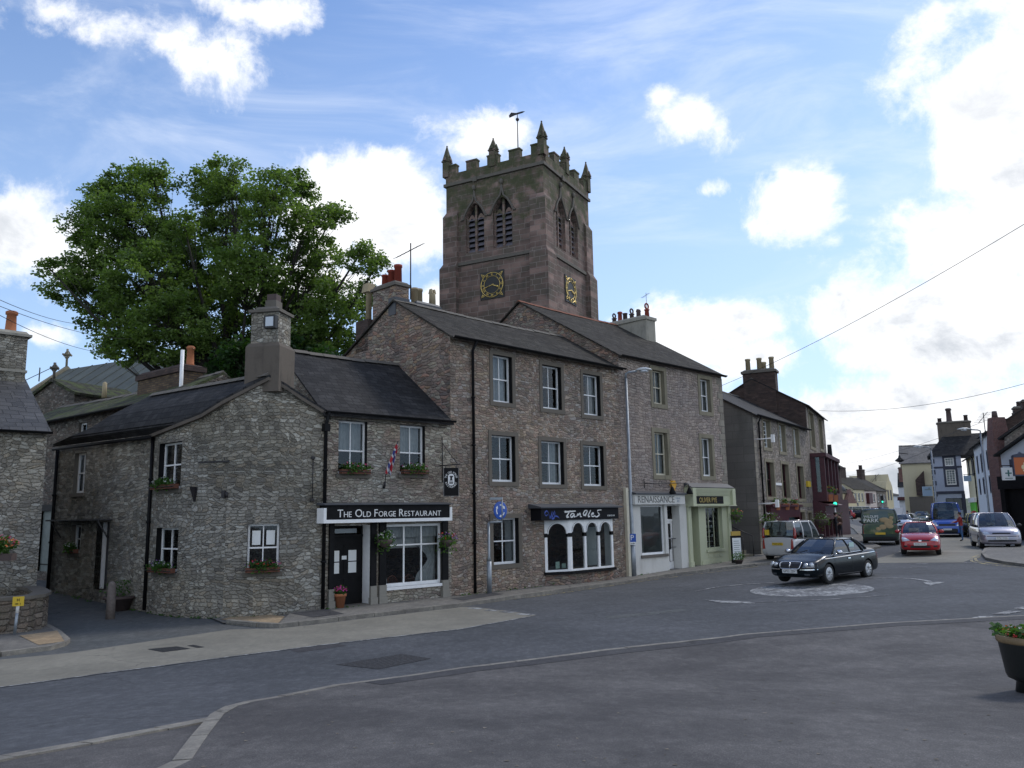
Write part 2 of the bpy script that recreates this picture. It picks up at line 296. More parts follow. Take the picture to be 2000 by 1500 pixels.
# ------------------------------------------------------------------ mesh builder
class MB:
    def __init__(s): s.v = []; s.f = []; s.mi = []; s.cur = 0; s.smooth = False; s.sm = []
    def add(s, vs, fs):
        b = len(s.v); s.v += [tuple(v) for v in vs]
        for f in fs: s.f.append([i + b for i in f]); s.mi.append(s.cur); s.sm.append(s.smooth)
    def poly(s, *vs): s.add(vs, [list(range(len(vs)))])
    def box(s, x0, x1, y0, y1, z0, z1):
        if x0 > x1: x0, x1 = x1, x0
        if y0 > y1: y0, y1 = y1, y0
        if z0 > z1: z0, z1 = z1, z0
        s.add([(x0, y0, z0), (x1, y0, z0), (x1, y1, z0), (x0, y1, z0), (x0, y0, z1), (x1, y0, z1), (x1, y1, z1), (x0, y1, z1)],
              [[0, 3, 2, 1], [4, 5, 6, 7], [0, 1, 5, 4], [1, 2, 6, 5], [2, 3, 7, 6], [3, 0, 4, 7]])
    def taper(s, x0, x1, y0, y1, z0, z1, k, ky=None):
        cx, cy = (x0 + x1) / 2, (y0 + y1) / 2; ky = k if ky is None else ky
        a = [(x0, y0), (x1, y0), (x1, y1), (x0, y1)]
        s.add([(x, y, z0) for x, y in a] + [(cx + (x - cx) * k, cy + (y - cy) * ky, z1) for x, y in a],
              [[0, 3, 2, 1], [4, 5, 6, 7], [0, 1, 5, 4], [1, 2, 6, 5], [2, 3, 7, 6], [3, 0, 4, 7]])
    def prism(s, pts, d):      # pts planar loop, extruded by vector d
        d = Vector(d); n = len(pts); a = [Vector(p) for p in pts]; b = [p + d for p in a]
        s.add(a + b, [list(range(n))[::-1], list(range(n, 2 * n))] + [[i, (i + 1) % n, (i + 1) % n + n, i + n] for i in range(n)])
    def slab(s, p0, p1, p2, p3, t):
        p = [Vector(q) for q in (p0, p1, p2, p3)]; n = (p[1] - p[0]).cross(p[3] - p[0]).normalized()
        s.prism(p, -n * t)
    def tube(s, pts, r, n=8, caps=True):
        pts = [Vector(p) for p in pts]; rs = r if isinstance(r, (list, tuple)) else [r] * len(pts)
        rings = []; up = None
        for i, p in enumerate(pts):
            d = (pts[min(i + 1, len(pts) - 1)] - pts[max(i - 1, 0)]).normalized()
            if up is None: up = d.orthogonal().normalized()
            up = (up - d * up.dot(d))
            up = up.normalized() if up.length > 1e-6 else d.orthogonal().normalized()
            sd_ = d.cross(up)
            rings.append([p + (up * math.cos(2 * math.pi * k / n) + sd_ * math.sin(2 * math.pi * k / n)) * rs[i] for k in range(n)])
        vs = [v for rg in rings for v in rg]; fs = []
        for i in range(len(pts) - 1):
            for k in range(n): fs.append([i * n + k, i * n + (k + 1) % n, (i + 1) * n + (k + 1) % n, (i + 1) * n + k])
        if caps: fs += [list(range(n))[::-1], [(len(pts) - 1) * n + k for k in range(n)]]
        o = s.smooth; s.smooth = True; s.add(vs, fs); s.smooth = o
    def lathe(s, prof, n=16, c=(0, 0, 0), axis='z', smooth=True):
        vs = []
        for r, z in prof:
            for k in range(n):
                a = 2 * math.pi * k / n; p = (r * math.cos(a), r * math.sin(a), z)
                if axis == 'y': p = (p[0], p[2], p[1])
                if axis == 'x': p = (p[2], p[0], p[1])
                vs.append((c[0] + p[0], c[1] + p[1], c[2] + p[2]))
        fs = []
        for i in range(len(prof) - 1):
            for k in range(n): fs.append([i * n + k, i * n + (k + 1) % n, (i + 1) * n + (k + 1) % n, (i + 1) * n + k])
        fs += [list(range(n))[::-1], [(len(prof) - 1) * n + k for k in range(n)]]
        o = s.smooth; s.smooth = smooth; s.add(vs, fs); s.smooth = o
    def blob(s, c, r, n=8):
        prof = [(max(.001, math.sin(math.pi * i / n)), -math.cos(math.pi * i / n)) for i in range(n + 1)]
        rx, ry, rz = (r, r, r) if isinstance(r, (int, float)) else r
        b = len(s.v); s.lathe(prof, 10)
        for i in range(b, len(s.v)): v = s.v[i]; s.v[i] = (c[0] + v[0] * rx, c[1] + v[1] * ry, c[2] + v[2] * rz)
    def mesh(s, name, mats, zoff=0., fix=False):
        me = bpy.data.meshes.new(name)
        me.from_pydata([(v[0], v[1], v[2] - zoff) for v in s.v], [], s.f); me.validate()
        if not isinstance(mats, (list, tuple)): mats = [mats]
        for m_ in mats: me.materials.append(M[m_] if isinstance(m_, str) else m_)
        if len(me.polygons) == len(s.f):
            me.polygons.foreach_set('material_index', s.mi); me.polygons.foreach_set('use_smooth', s.sm)
        if fix:
            bm = bmesh.new(); bm.from_mesh(me); bmesh.ops.recalc_face_normals(bm, faces=bm.faces); bm.to_mesh(me); bm.free()
        if len(s.f) < 60000:
            uvl = me.uv_layers.new(name='UVMap').data; Z = Vector((0, 0, 1))
            for pl in me.polygons:
                n = pl.normal
                if abs(n.z) > .96 or n.length < .5: t = Vector((1, 0, 0))
                else: t = Z.cross(n).normalized()
                if t.x < -.001 or (abs(t.x) <= .001 and t.y < 0): t = -t
                b = n.cross(t)
                if b.z < 0 or (abs(b.z) < .02 and b.y < 0): b = -b
                for li in pl.loop_indices:
                    co = me.vertices[me.loops[li].vertex_index].co; uvl[li].uv = (co.dot(t) + 50 + zoff * 0, co.dot(b) + 50)
        return me
    def build(s, name, mats, parent=None, zoff=0., fix=False):
        o = bpy.data.objects.new(name, s.mesh(name, mats, zoff, fix)); COL.objects.link(o)
        if parent is not None: o.parent = parent
        return o
def empty(name, loc, rz=0.):
    o = bpy.data.objects.new(name, None); COL.objects.link(o); o.location = loc; o.rotation_euler = (0, 0, rz); o.empty_display_size = .2
    return o
def tag(o, label=None, cat=None, group=None, kind=None):
    if label: o['label'] = label
    if cat: o['category'] = cat
    if group: o['group'] = group
    if kind: o['kind'] = kind
    return o
def kids(o): return [c for c in bpy.data.objects if c.parent == o]
def copy_tree(o, parent=None):
    c = o.copy(); COL.objects.link(c)
    if parent is not None: c.parent = parent
    for ch in kids(o): copy_tree(ch, c)
    return c
def bx(name, dims, m, parent=None, zoff=0.):
    b = MB(); b.box(*dims); return b.build(name, m, parent, zoff)
def textmesh(body, size=1., shear=0., space=1., width=None, sx=1., extrude=.004, offset=0.):
    c = bpy.data.curves.new('t', 'FONT'); c.body = body; c.size = size; c.shear = shear; c.space_character = space
    c.extrude = extrude; c.align_x = 'CENTER'; c.align_y = 'CENTER'; c.resolution_u = 3; c.offset = offset
    o = bpy.data.objects.new('t', c); COL.objects.link(o)
    dg = bpy.context.evaluated_depsgraph_get(); me = bpy.data.meshes.new_from_object(o.evaluated_get(dg))
    bpy.data.objects.remove(o); bpy.data.curves.remove(c)
    vs = [(v.co.x * sx, v.co.y, v.co.z) for v in me.vertices]; fs = [list(p.vertices) for p in me.polygons]
    bpy.data.meshes.remove(me)
    if vs:
        x0, x1 = min(v[0] for v in vs), max(v[0] for v in vs); cx = (x0 + x1) / 2; k = 1 if not width else width / (x1 - x0)
        vs = [((v[0] - cx) * k, v[1], v[2]) for v in vs]
    return vs, fs
def lettering(body, x, y, z, size, m, parent, name='lettering', zoff=0., **kw):
    """text facing -y in the parent's space"""
    vs, fs = textmesh(body, size, **kw); b = MB()
    b.add([(x + v[0], y - v[2], z + v[1]) for v in vs], fs); return b.build(name, m, parent, zoff)
# ------------------------------------------------------------------ ground
def sst(t): t = max(0., min(1., t)); return t * t * (3 - 2 * t)
def zg(x, y):
    g = -.03 + .04 * max(0., min(15.5, x - 4.5))
    g += .45 * sst((y - 60) / 90) * sst((x - 20) / 20)
    g += .9 * (1 - sst((y - 2) / 14))
    g += .42 * sst((y - 24.5) / 5) * sst((-8 - x) / 4)
    return g
GX = [-400, -200, -100, -60, -40] + [-30 + i for i in range(0, 76)] + [50, 55, 60, 70, 80, 100, 140, 200, 300, 500]
GY = [-60, -30, -15] + [-8 + i for i in range(0, 84)] + [80, 85, 90, 100, 110, 120, 130, 140, 150, 160, 180, 220, 300, 450, 700]
ZG = {(i, j): zg(x, y) for i, x in enumerate(GX) for j, y in enumerate(GY)}
def asphalt(name, base, patchc, sc=1., spk=.5, worn=None, crack=.6, mott=.6):
    m = bpy.data.materials.new(name); m.use_nodes = True; MATS[name] = m
    T = NT(m.node_tree); p = T.n['Principled BSDF']; p.inputs['Roughness'].default_value = .86; p.inputs['Specular IOR Level'].default_value = .3
    o = T.pos()
    a = T.noise(o, .35 * sc, 6, .62); b = T.noise(T.mul(o, (1, .6, 1)), 2.2 * sc, 5, .65); g = T.noise(o, 70, 3, .8); g2 = T.noise(o, 24, 5, .75)
    c = T.mix(T.ss(a, .35, .68), base, patchc); f5 = T.noise(T.mul(o, (1, .55, 1)), 7, 7, .75)
    c = T.mix(T.ss(f5, .42, .68, 0, mott), c, T.mix(1., c, (1.75, 1.72, 1.68), 'MULTIPLY')); c = T.mix(T.ss(T.noise(o, 1.1, 8, .72), .5, .66, 0, mott * .7), c, T.mix(1., c, (.6, .6, .62), 'MULTIPLY'))
    c = T.mix(T.ss(b, .45, .75, 0, .35), c, T.mix(1., c, (.68, .68, .68), 'MULTIPLY'))
    c = T.mix(T.ss(g, .48, .66, 0, spk), c, T.mix(1., c, (2.3, 2.3, 2.2), 'MULTIPLY'))
    c = T.mix(T.ss(g2, .58, .72, 0, .45), c, T.mix(1., c, (.55, .55, .55), 'MULTIPLY'))
    # cracks and oily drips
    v = T.new('ShaderNodeTexVoronoi', feature='DISTANCE_TO_EDGE'); v.inputs['Scale'].default_value = .33
    T.l.new(T.vm('ADD', o, T.mul(T.noisec(o, .8, 5), (1.6, 1.6, 0))), v.inputs['Vector'])
    ck = T.m('MULTIPLY', T.ss(v.outputs[0], .002, .012, crack, 0), T.ss(T.noise(o, .25, 3), .5, .6))
    c = T.mix(ck, c, (.02, .02, .02))
    v2 = T.new('ShaderNodeTexVoronoi'); v2.inputs['Scale'].default_value = .9; T.l.new(o, v2.inputs['Vector'])
    c = T.mix(T.ss(v2.outputs['Distance'], .02, .045, .7, 0), c, (.03, .03, .03))
    if worn: c = T.mix(T.ss(T.noise(T.mul(o, (.5, 1.2, 1)), .8, 6, .6), .5, .75, 0, .6), c, worn)
    T.l.new(c, p.inputs['Base Color'])
    T.l.new(T.bump(T.m('ADD', g, T.m('MULTIPLY', g2, .7)), .35, .006), p.inputs['Normal'])
    return m
asphalt('asphalt_road', (.050, .054, .060), (.070, .074, .082), .8, .45, crack=.3)
asphalt('asphalt_lane', (.068, .074, .076), (.085, .088, .088), 1., .4)
asphalt('tarmac_fore', (.050, .048, .049), (.088, .084, .083), 1.3, .8, crack=0., mott=.5)
asphalt('tarmac_new', (.040, .040, .044), (.050, .050, .053), 1., .4)
asphalt('concrete_strip', (.17, .162, .135), (.22, .208, .172), 1.4, .15, (.17, .16, .135), mott=.22)
asphalt('paving', (.12, .115, .105), (.15, .143, .13), 1.2, .35)
asphalt('buff_tactile', (.25, .185, .115), (.30, .23, .15), 2, .3)
asphalt('kerb_stone', (.15, .14, .125), (.20, .19, .165), 2, .3)
mp = bpy.data.materials.new('road_paint'); mp.use_nodes = True; M['road_paint'] = mp
T = NT(mp.node_tree); o_ = T.pos(); p_ = T.n['Principled BSDF']; p_.inputs['Roughness'].default_value = .75
wn = T.m('ADD', T.m('MULTIPLY', T.noise(o_, 7, 6, .75), .7), T.m('MULTIPLY', T.noise(o_, 1.4, 3), .3))
T.l.new(T.mix(T.ss(wn, .42, .55), (.34, .35, .345), (.075, .078, .085)), p_.inputs['Base Color'])
mq = mp.copy(); mq.name = 'road_paint_yellow'; M['road_paint_yellow'] = mq
for n_ in mq.node_tree.nodes:
    if n_.bl_idname == 'ShaderNodeMix': n_.inputs[6].default_value = (.42, .34, .13, 1)
b = MB()
nx = len(GX)
b.v = [(x, y, ZG[i, j]) for j, y in enumerate(GY) for i, x in enumerate(GX)]
for j in range(len(GY) - 1):
    for i in range(nx - 1):
        a_ = j * nx + i; b.f += [[a_, a_ + 1, a_ + nx + 1], [a_, a_ + nx + 1, a_ + nx]]; b.mi += [0, 0]; b.sm += [False, False]
tag(b.build('ground', 'asphalt_lane'), kind='structure')
def clip(poly, ax, c, keep_less):
    out = []; n = len(poly)
    for i in range(n):
        p, q = poly[i], poly[(i + 1) % n]
        dp = (c - (p[0] * ax[0] + p[1] * ax[1])) * (1 if keep_less else -1); dq = (c - (q[0] * ax[0] + q[1] * ax[1])) * (1 if keep_less else -1)
        if dp >= 0: out.append(p)
        if (dp > 0) != (dq > 0) and abs(dp - dq) > 1e-12:
            t = dp / (dp - dq); out.append((p[0] + (q[0] - p[0]) * t, p[1] + (q[1] - p[1]) * t))
    return out
def pip(p, poly):
    r = False; n = len(poly)
    for i in range(n):
        a, c = poly[i], poly[i - 1]
        if (a[1] > p[1]) != (c[1] > p[1]) and p[0] < (c[0] - a[0]) * (p[1] - a[1]) / (c[1] - a[1]) + a[0]: r = not r
    return r
def zgrid(x, y):
    import bisect
    i = max(0, min(len(GX) - 2, bisect.bisect_right(GX, x) - 1)); j = max(0, min(len(GY) - 2, bisect.bisect_right(GY, y) - 1))
    u = (x - GX[i]) / (GX[i + 1] - GX[i]); v = (y - GY[j]) / (GY[j + 1] - GY[j])
    a, b_, c, d = ZG[i, j], ZG[i + 1, j], ZG[i + 1, j + 1], ZG[i, j + 1]
    return a + u * (b_ - a) + v * (c - b_) if u >= v else a + v * (d - a) + u * (c - d)
def drape(mb, poly, dz):
    x0, x1 = min(p[0] for p in poly), max(p[0] for p in poly); y0, y1 = min(p[1] for p in poly), max(p[1] for p in poly)
    A = sum(poly[i - 1][0] * poly[i][1] - poly[i][0] * poly[i - 1][1] for i in range(len(poly)))
    if A < 0: poly = poly[::-1]
    for j in range(len(GY) - 1):
        if GY[j + 1] < y0 or GY[j] > y1: continue
        pj = clip(clip(poly, (0, 1), GY[j], False), (0, 1), GY[j + 1], True) if len(poly) else []
        if len(pj) < 3: continue
        for i in range(nx - 1):
            if GX[i + 1] < x0 or GX[i] > x1: continue
            pc = clip(clip(pj, (1, 0), GX[i], False), (1, 0), GX[i + 1], True)
            if len(pc) < 3: continue
            # split along the cell diagonal
            dx, dy = GX[i + 1] - GX[i], GY[j + 1] - GY[j]; ax = (dy, -dx); c = dy * GX[i] - dx * GY[j]
            for kl in (True, False):
                t = clip(pc, ax, c, kl)
                u = []
                for p in t:
                    if not u or abs(p[0] - u[-1][0]) + abs(p[1] - u[-1][1]) > 1e-5: u.append(p)
                if len(u) > 2 and abs(u[0][0] - u[-1][0]) + abs(u[0][1] - u[-1][1]) < 1e-5: u.pop()
                if len(u) >= 3:
                    ar = abs(sum(u[q - 1][0] * u[q][1] - u[q][0] * u[q - 1][1] for q in range(len(u))))
                    if ar > 1e-5: mb.poly(*[(p[0], p[1], zgrid(*p) + dz) for p in u])
def gp(px, py, dz=0.):
    r = ray(px, py); t = (zg(0, 15) - CZ) / r.z if r.z < 0 else 100
    k = 1.
    for _ in range(60):
        p = CAM + r * k; h = p.z - (zg(p.x, p.y) + dz)
        if h < 1e-4: break
        k += h / -r.z * .7
    return (p.x, p.y)
def GPs(*l, dz=0.): return [gp(x, y, dz) for x, y in l]
def sheet(name, polys, m, dz, kind='structure'):
    b = MB()
    for p in polys: drape(b, p, dz)
    return tag(b.build(name, m), kind=kind)
def line_poly(pts, w, closed=False):
    """strip polygons along a polyline"""
    out = []; n = len(pts)
    V = [Vector((p[0], p[1])) for p in pts]; nr = []
    for i in range(n):
        d = (V[(i + 1) % n] - V[i - 1]) if closed else (V[min(i + 1, n - 1)] - V[max(i - 1, 0)])
        d.normalize(); nr.append(Vector((-d.y, d.x)))
    ws = w if isinstance(w, list) else [w] * n
    for i in range(n if closed else n - 1):
        j = (i + 1) % n
        out.append([tuple(V[i] + nr[i] * ws[i] / 2), tuple(V[j] + nr[j] * ws[j] / 2), tuple(V[j] - nr[j] * ws[j] / 2), tuple(V[i] - nr[i] * ws[i] / 2)])
    return out
def dense(pts, st=.6):
    out = []
    for a, b_ in zip(pts, pts[1:]):
        n = max(1, int(math.dist(a, b_) / st)); out += [(a[0] + (b_[0] - a[0]) * k / n, a[1] + (b_[1] - a[1]) * k / n) for k in range(n)]
    return out + [pts[-1]]
def kerb(name, pts, w, h, side):
    """a real raised kerb: pts = road-side edge, side=+1 if pavement is on the left of travel"""
    P = dense(pts, .5); V = [Vector(p) for p in P]; b = MB(); n = len(V); inn = []
    for i in range(n):
        d = (V[min(i + 1, n - 1)] - V[max(i - 1, 0)]).normalized(); inn.append(V[i] + Vector((-d.y, d.x)) * side * w)
    dz_ = 0
    for i in range(n - 1):
        if i % 2 == 0: dz_ = mnoise.noise(Vector((i * .7, 3.1, 0))) * .012
        a, c, e, g = V[i], V[i + 1], inn[i + 1], inn[i]
        if i % 2 == 0: a = a.lerp(c, .03); g = g.lerp(e, .03)
        z = [zg(q.x, q.y) + dz_ for q in (a, c, e, g)]
        q = [(a.x, a.y, z[0] - .1), (c.x, c.y, z[1] - .1), (e.x, e.y, z[2] - .1), (g.x, g.y, z[3] - .1), (a.x, a.y, z[0] + h), (c.x, c.y, z[1] + h), (e.x, e.y, z[2] + h + .004), (g.x, g.y, z[3] + h + .004)]
        fs = [[4, 5, 6, 7], [0, 1, 5, 4], [2, 3, 7, 6]] + [[3, 0, 4, 7]] + [[1, 2, 6, 5]]
        b.add(q, fs)
    tag(b.build(name, 'kerb_stone', fix=True), kind='structure'); return [tuple(v) for v in inn]
H = .11
# shop-side pavement: road edge from the lane mouth to the far bend
kp = GPs((440, 1219), (500, 1225), (545, 1227), (620, 1219), (700, 1209), (900, 1186), (1100, 1156), (1300, 1127), (1420, 1112), (1485, 1105)) + [(14.5, 38.5), (19.5, 44.5), (23.2, 52.5), (24.4, 56.5)]
FARK = GPs((1697, 1078), (1693, 1062), (1685, 1050), (1672, 1036), (1662, 1029), (1652, 1022))
kp = kp[:-2] + [FARK[1]] + FARK[2:]
inn = kerb('kerb', kp, .14, H, 1)
CORN = [(-8.35, 23.1), (-5.62, 24.2), (-2.09, 27.4), (4.54, 34.3), (10.4, 40.2), (12.83, 43.6), (19.02, 52.8), (23.7, 62.0)]
back = [(p[0] - .3, p[1] + .35) for p in CORN]
sheet('pavement', [inn[3:] + [(30, 66), (24.5, 64)] + back[::-1][:-1] + [(-6.3, 23.6)]], 'paving', H)
sheet('paving_ramp', [GPs((405, 1206), (436, 1219), (500, 1225), (545, 1226), (580, 1222), (620, 1216)) + [(-5.6, 24.5), (-6.5, 24.3)]], 'paving', .035)
sheet('tactile_paving', [GPs((432, 1213), (470, 1203), (520, 1203), (556, 1207), (542, 1222), (478, 1221))], 'buff_tactile', .128 - .08)
for pp in [((568, 1198), (640, 1190), (672, 1199), (612, 1206)), ((880, 1169), (960, 1158), (985, 1160), (905, 1173))]:
    sheet('tarmac_patch', [GPs(*pp, dz=H)], 'tarmac_new', H + .006)
# carriageway
road = GPs((-260, 1430), (0, 1345), (0, 1345)) if 0 else None
sheet('road', [[(-40, 2.0), (-22, 6.6)] + GPs((0, 1480), (200, 1444), (410, 1404), (477, 1381), (900, 1312), (1450, 1246), (2000, 1209)) + [(30, 25), (60, 30), (60, 75), (75, 130), (52, 150), (48, 128)] + GPs((1652, 1020), (1672, 1034), (1692, 1062), (1600, 1088), (1485, 1104), (1300, 1126), (900, 1185), (545, 1226), (440, 1232), (292, 1254), (135, 1277), (0, 1290)) + [(-24, 14)]], 'asphalt_road', .004)
strip = GPs((-200, 1395), (0, 1343), (200, 1316), (405, 1289), (630, 1260), (900, 1229), (1048, 1202), (985, 1193), (925, 1186), (900, 1186.5), (700, 1210), (620, 1220), (545, 1228), (450, 1230), (292, 1253), (135, 1276), (0, 1289), (-200, 1310))
sheet('worn_concrete_strip', [strip], 'concrete_strip', .009)
sheet('side_street_surface', [GPs((1703, 1100), (1703, 1093), (1740, 1084), (1765, 1074), (1776, 1062), (1768, 1050), (1755, 1042), (1790, 1034), (1850, 1036), (1880, 1048), (1915, 1062), (1919, 1085), (1895, 1093), (1880, 1099))], 'concrete_strip', .009)
mk = []
mk += line_poly(GPs((0, 1343.5), (200, 1316.5), (405, 1289.5), (630, 1260.5), (900, 1229.5), (1040, 1204)), .07)
for a_, b2 in [((918, 1188), (940, 1190)), ((950, 1192), (972, 1193.5)), ((980, 1195), (1003, 1197)), ((1012, 1199.5), (1040, 1202))]:
    mk += line_poly(GPs(a_, b2), .28)
sheet('give_way_marking', mk, 'road_paint', .014)
cen = Vector(gp(1583, 1152)); rr = (Vector(gp(1478, 1152)) - Vector(gp(1688, 1151))).length / 2
mk = [[(cen.x + rr * 1.12 * math.cos(a * math.pi / 20), cen.y + rr * 1.2 * math.sin(a * math.pi / 20)) for a in range(40)]]
circ = [(cen.x + rr * math.cos(a * math.pi / 16), cen.y + rr * 1.12 * math.sin(a * math.pi / 16)) for a in range(32)]
sheet('roundabout_marking', mk, 'road_paint', .010)
mk = line_poly(dense(GPs((1357, 1156), (1395, 1148), (1450, 1142), (1512, 1138.5))), .12)
mk += line_poly(dense(GPs((1697, 1130), (1745, 1129.5), (1785, 1131), (1812, 1135), (1822, 1139))), .14)
mk += [GPs((1800, 1137), (1846, 1137.5), (1818, 1144.5), (1808, 1141))]
mk += line_poly(dense(GPs((1460, 1177), (1540, 1175), (1640, 1170), (1736, 1163))), .07)
mk += [GPs((1376, 1172), (1474, 1176.5), (1474, 1179.5), (1410, 1178.5))]
mk += [GPs((1892, 1209), (1915, 1204), (1945, 1204.5), (1918, 1209)), GPs((1936, 1200), (1970, 1194), (1996, 1195), (1965, 1201)), GPs((1980, 1189), (2010, 1184), (2040, 1185), (2000, 1191))]
mk += line_poly(GPs((1703, 1103), (1760, 1102)), .12) + line_poly(GPs((1775, 1101.5), (1813, 1101)), .12) + line_poly(GPs((1880, 1099.5), (1908, 1100)), .2) + line_poly(GPs((1778, 1108.5), (1812, 1108)), .16)
mk += line_poly(GPs((1755, 1039), (1762, 1044)), .15) + line_poly(GPs((1590, 1000), (1600, 1000)), .1)
sheet('road_arrows', mk, 'road_paint', .014)
mk = line_poly(dense(GPs((1912, 1084), (1897, 1090), (1898, 1097), (1932, 1103.5), (2010, 1110)), .5), .10) + line_poly(dense(GPs((1914, 1088), (1905, 1091), (1907, 1096), (1940, 1101), (2010, 1107)), .5), .10)
mk += line_poly(dense(GPs((1000, 1172), (1100, 1158.5), (1220, 1141), (1300, 1129.5), (1480, 1107)), 1.), .07)
sheet('double_yellow_lines', mk, 'road_paint_yellow', .014)
# foreground forecourt with kerb
fk = GPs((335, 1502), (372, 1452), (410, 1407), (440, 1390), (477, 1380), (540, 1369.5), (652, 1346.5), (900, 1311), (1175, 1275.5), (1450, 1244.5), (1725, 1222.5), (2000, 1207.5)) + [(28, 26.5)]
fk = [(fk[0][0] * .5 - 1.6, 2.0)] + fk
inn2 = kerb('forecourt_kerb', fk, .16, .07, -1)
sheet('forecourt', [inn2 + [(60, 20), (60, -20), (-2, -20)]], 'tarmac_fore', .07)
band = []
i2 = inn2[:]
V2 = [Vector(p) for p in dense(i2, 1.)]
sb = [V2[0]] + V2
bd2 = line_poly([tuple(p + Vector((.12, -.21))) for p in V2 if p.x > -2.6], .46)
sheet('new_tarmac_band', bd2, 'tarmac_new', .075)
lk = dense(GPs((-120, 1505), (0, 1480), (150, 1453), (300, 1425), (410, 1404)), .9)
kb = MB(); random.seed(3)
for a_, c_ in zip(lk, lk[1:]):
    va, vc = Vector(a_), Vector(c_); d_ = (vc - va); n_ = Vector((d_.y, -d_.x)).normalized()
    q = [va + d_ * .01, vc - d_ * .01, vc - d_ * .01 + n_ * .22, va + d_ * .01 + n_ * .22]
    kb.add([(p.x, p.y, zg(p.x, p.y) - .1) for p in q] + [(p.x, p.y, zg(p.x, p.y) + .02 + U(0, .008)) for p in q], [[4, 5, 6, 7][::-1], [0, 1, 5, 4], [1, 2, 6, 5], [2, 3, 7, 6], [3, 0, 4, 7]])
tag(kb.build('dropped_kerb', 'kerb_stone', fix=True), kind='structure')
sheet('driveway', [[Vector(lk[0]) + Vector((0.1, -.2)), Vector(lk[0]) + Vector((0, -6)), (fk[0][0], -2)] + [tuple(p) for p in fk[0:4]] + [(lk[-1][0], lk[-1][1] - .2)]], 'tarmac_fore', .004)
# left pavement corner
lp = [(-26, 12.6)] + GPs((-120, 1302), (0, 1283), (100, 1270), (128, 1262), (137, 1255), (118, 1238), (100, 1228)) + [(-13.3, 23.4)]
li = kerb('lane_kerb', lp, .13, .09, 1)
sheet('lane_pavement', [li + [(-30, 26)]], 'paving', .09)
sheet('tactile_slab', [GPs((38, 1242), (112, 1232), (126, 1253), (75, 1260), dz=.09)], 'buff_tactile', .098)
# right-hand street corner pavement
rp = [(60, 33)] + GPs((2060, 1114), (2000, 1107), (1960, 1102), (1925, 1094), (1917, 1084), (1923, 1075), (1945, 1071)) + [(34, 42.5), (60, 47)]
ri = kerb('corner_kerb', rp, .14, H, -1)
sheet('corner_pavement', [ri], 'paving', H)
# east side of the far street
sheet('far_pavement', [[(33, 50), (31, 62), (38, 75), (50, 100), (66, 128), (90, 128), (90, 50)]], 'paving', .05)
sheet('market_paving', [[(50, 150), (52, 128), (60, 134), (80, 150), (120, 190), (60, 190)]], 'concrete_strip', .012)
# iron gratings
def flat_thing(name, pts, m, dz, label, cat, bars=0):
    P = GPs(*pts); b = MB(); z = max(zg(*p) for p in P); drape(b, P, dz)
    o = b.build(name, m)
    tag(o, label, cat)
    return o
coursed('grate_iron', (.05, .05, .052), (.075, .072, .072), (.025, .025, .025), .09, .09, .03, .3, bs=.8, rough=.6)
flat_thing('drain_grating', [(288, 1269), (345, 1263.5), (372, 1268), (318, 1275)], 'grate_iron', .014, 'dark iron grating in the pale worn strip of the road', 'drain cover')
coursed('cover_plate', (.048, .051, .056), (.066, .069, .075), (.03, .03, .032), .12, .12, .03, .3, bs=.6, rough=.8)
flat_thing('cable_cover', [(655, 1299), (740, 1308), (842, 1287), (785, 1278)], 'cover_plate', .010, 'large mesh cover plate let into the dark carriageway', 'road cover')
flat_thing('road_gully', [(365, 1262), (378, 1260.5), (400, 1265), (386, 1266.5)], 'grate_iron', .014, 'narrow gully slot beside the grating at the lane mouth', 'drain cover')

# repairs, tyre polished arcs and litter
for pl_, m_ in ((((560, 1268), (655, 1256), (676, 1262), (582, 1275)), 'tarmac_new'), (((1180, 1205), (1330, 1190), (1345, 1193), (1196, 1209)), 'asphalt_lane')):
    fg = pl_[0][1] > 1300
    sheet('tarmac_repair', [GPs(*pl_)], m_, .079 if fg else .0075)
b = MB(); rl = random.Random(9)
for _ in range(170):
    px_, py_ = rl.uniform(350, 1990), rl.uniform(1270, 1500) ; q_ = gp(px_, py_, .07)
    if pip(q_, [tuple(p) for p in inn2] + [(60, 20), (60, -20), (-2, -20)]):
        s_ = rl.uniform(.006, .028); z_ = zg(*q_) + .0735; a_ = rl.uniform(0, 3)
        b.poly(*[(q_[0] + s_ * math.cos(a_ + k * 1.57), q_[1] + s_ * .7 * math.sin(a_ + k * 1.57), z_ + (.006 if k % 2 else .001)) for k in range(4)])
tag(b.build('litter', mat('litter_pale', (.16, .14, .11), .9, var=.6, vscale=9)), 'scattered grit and leaf litter on the forecourt', 'litter', kind='stuff')
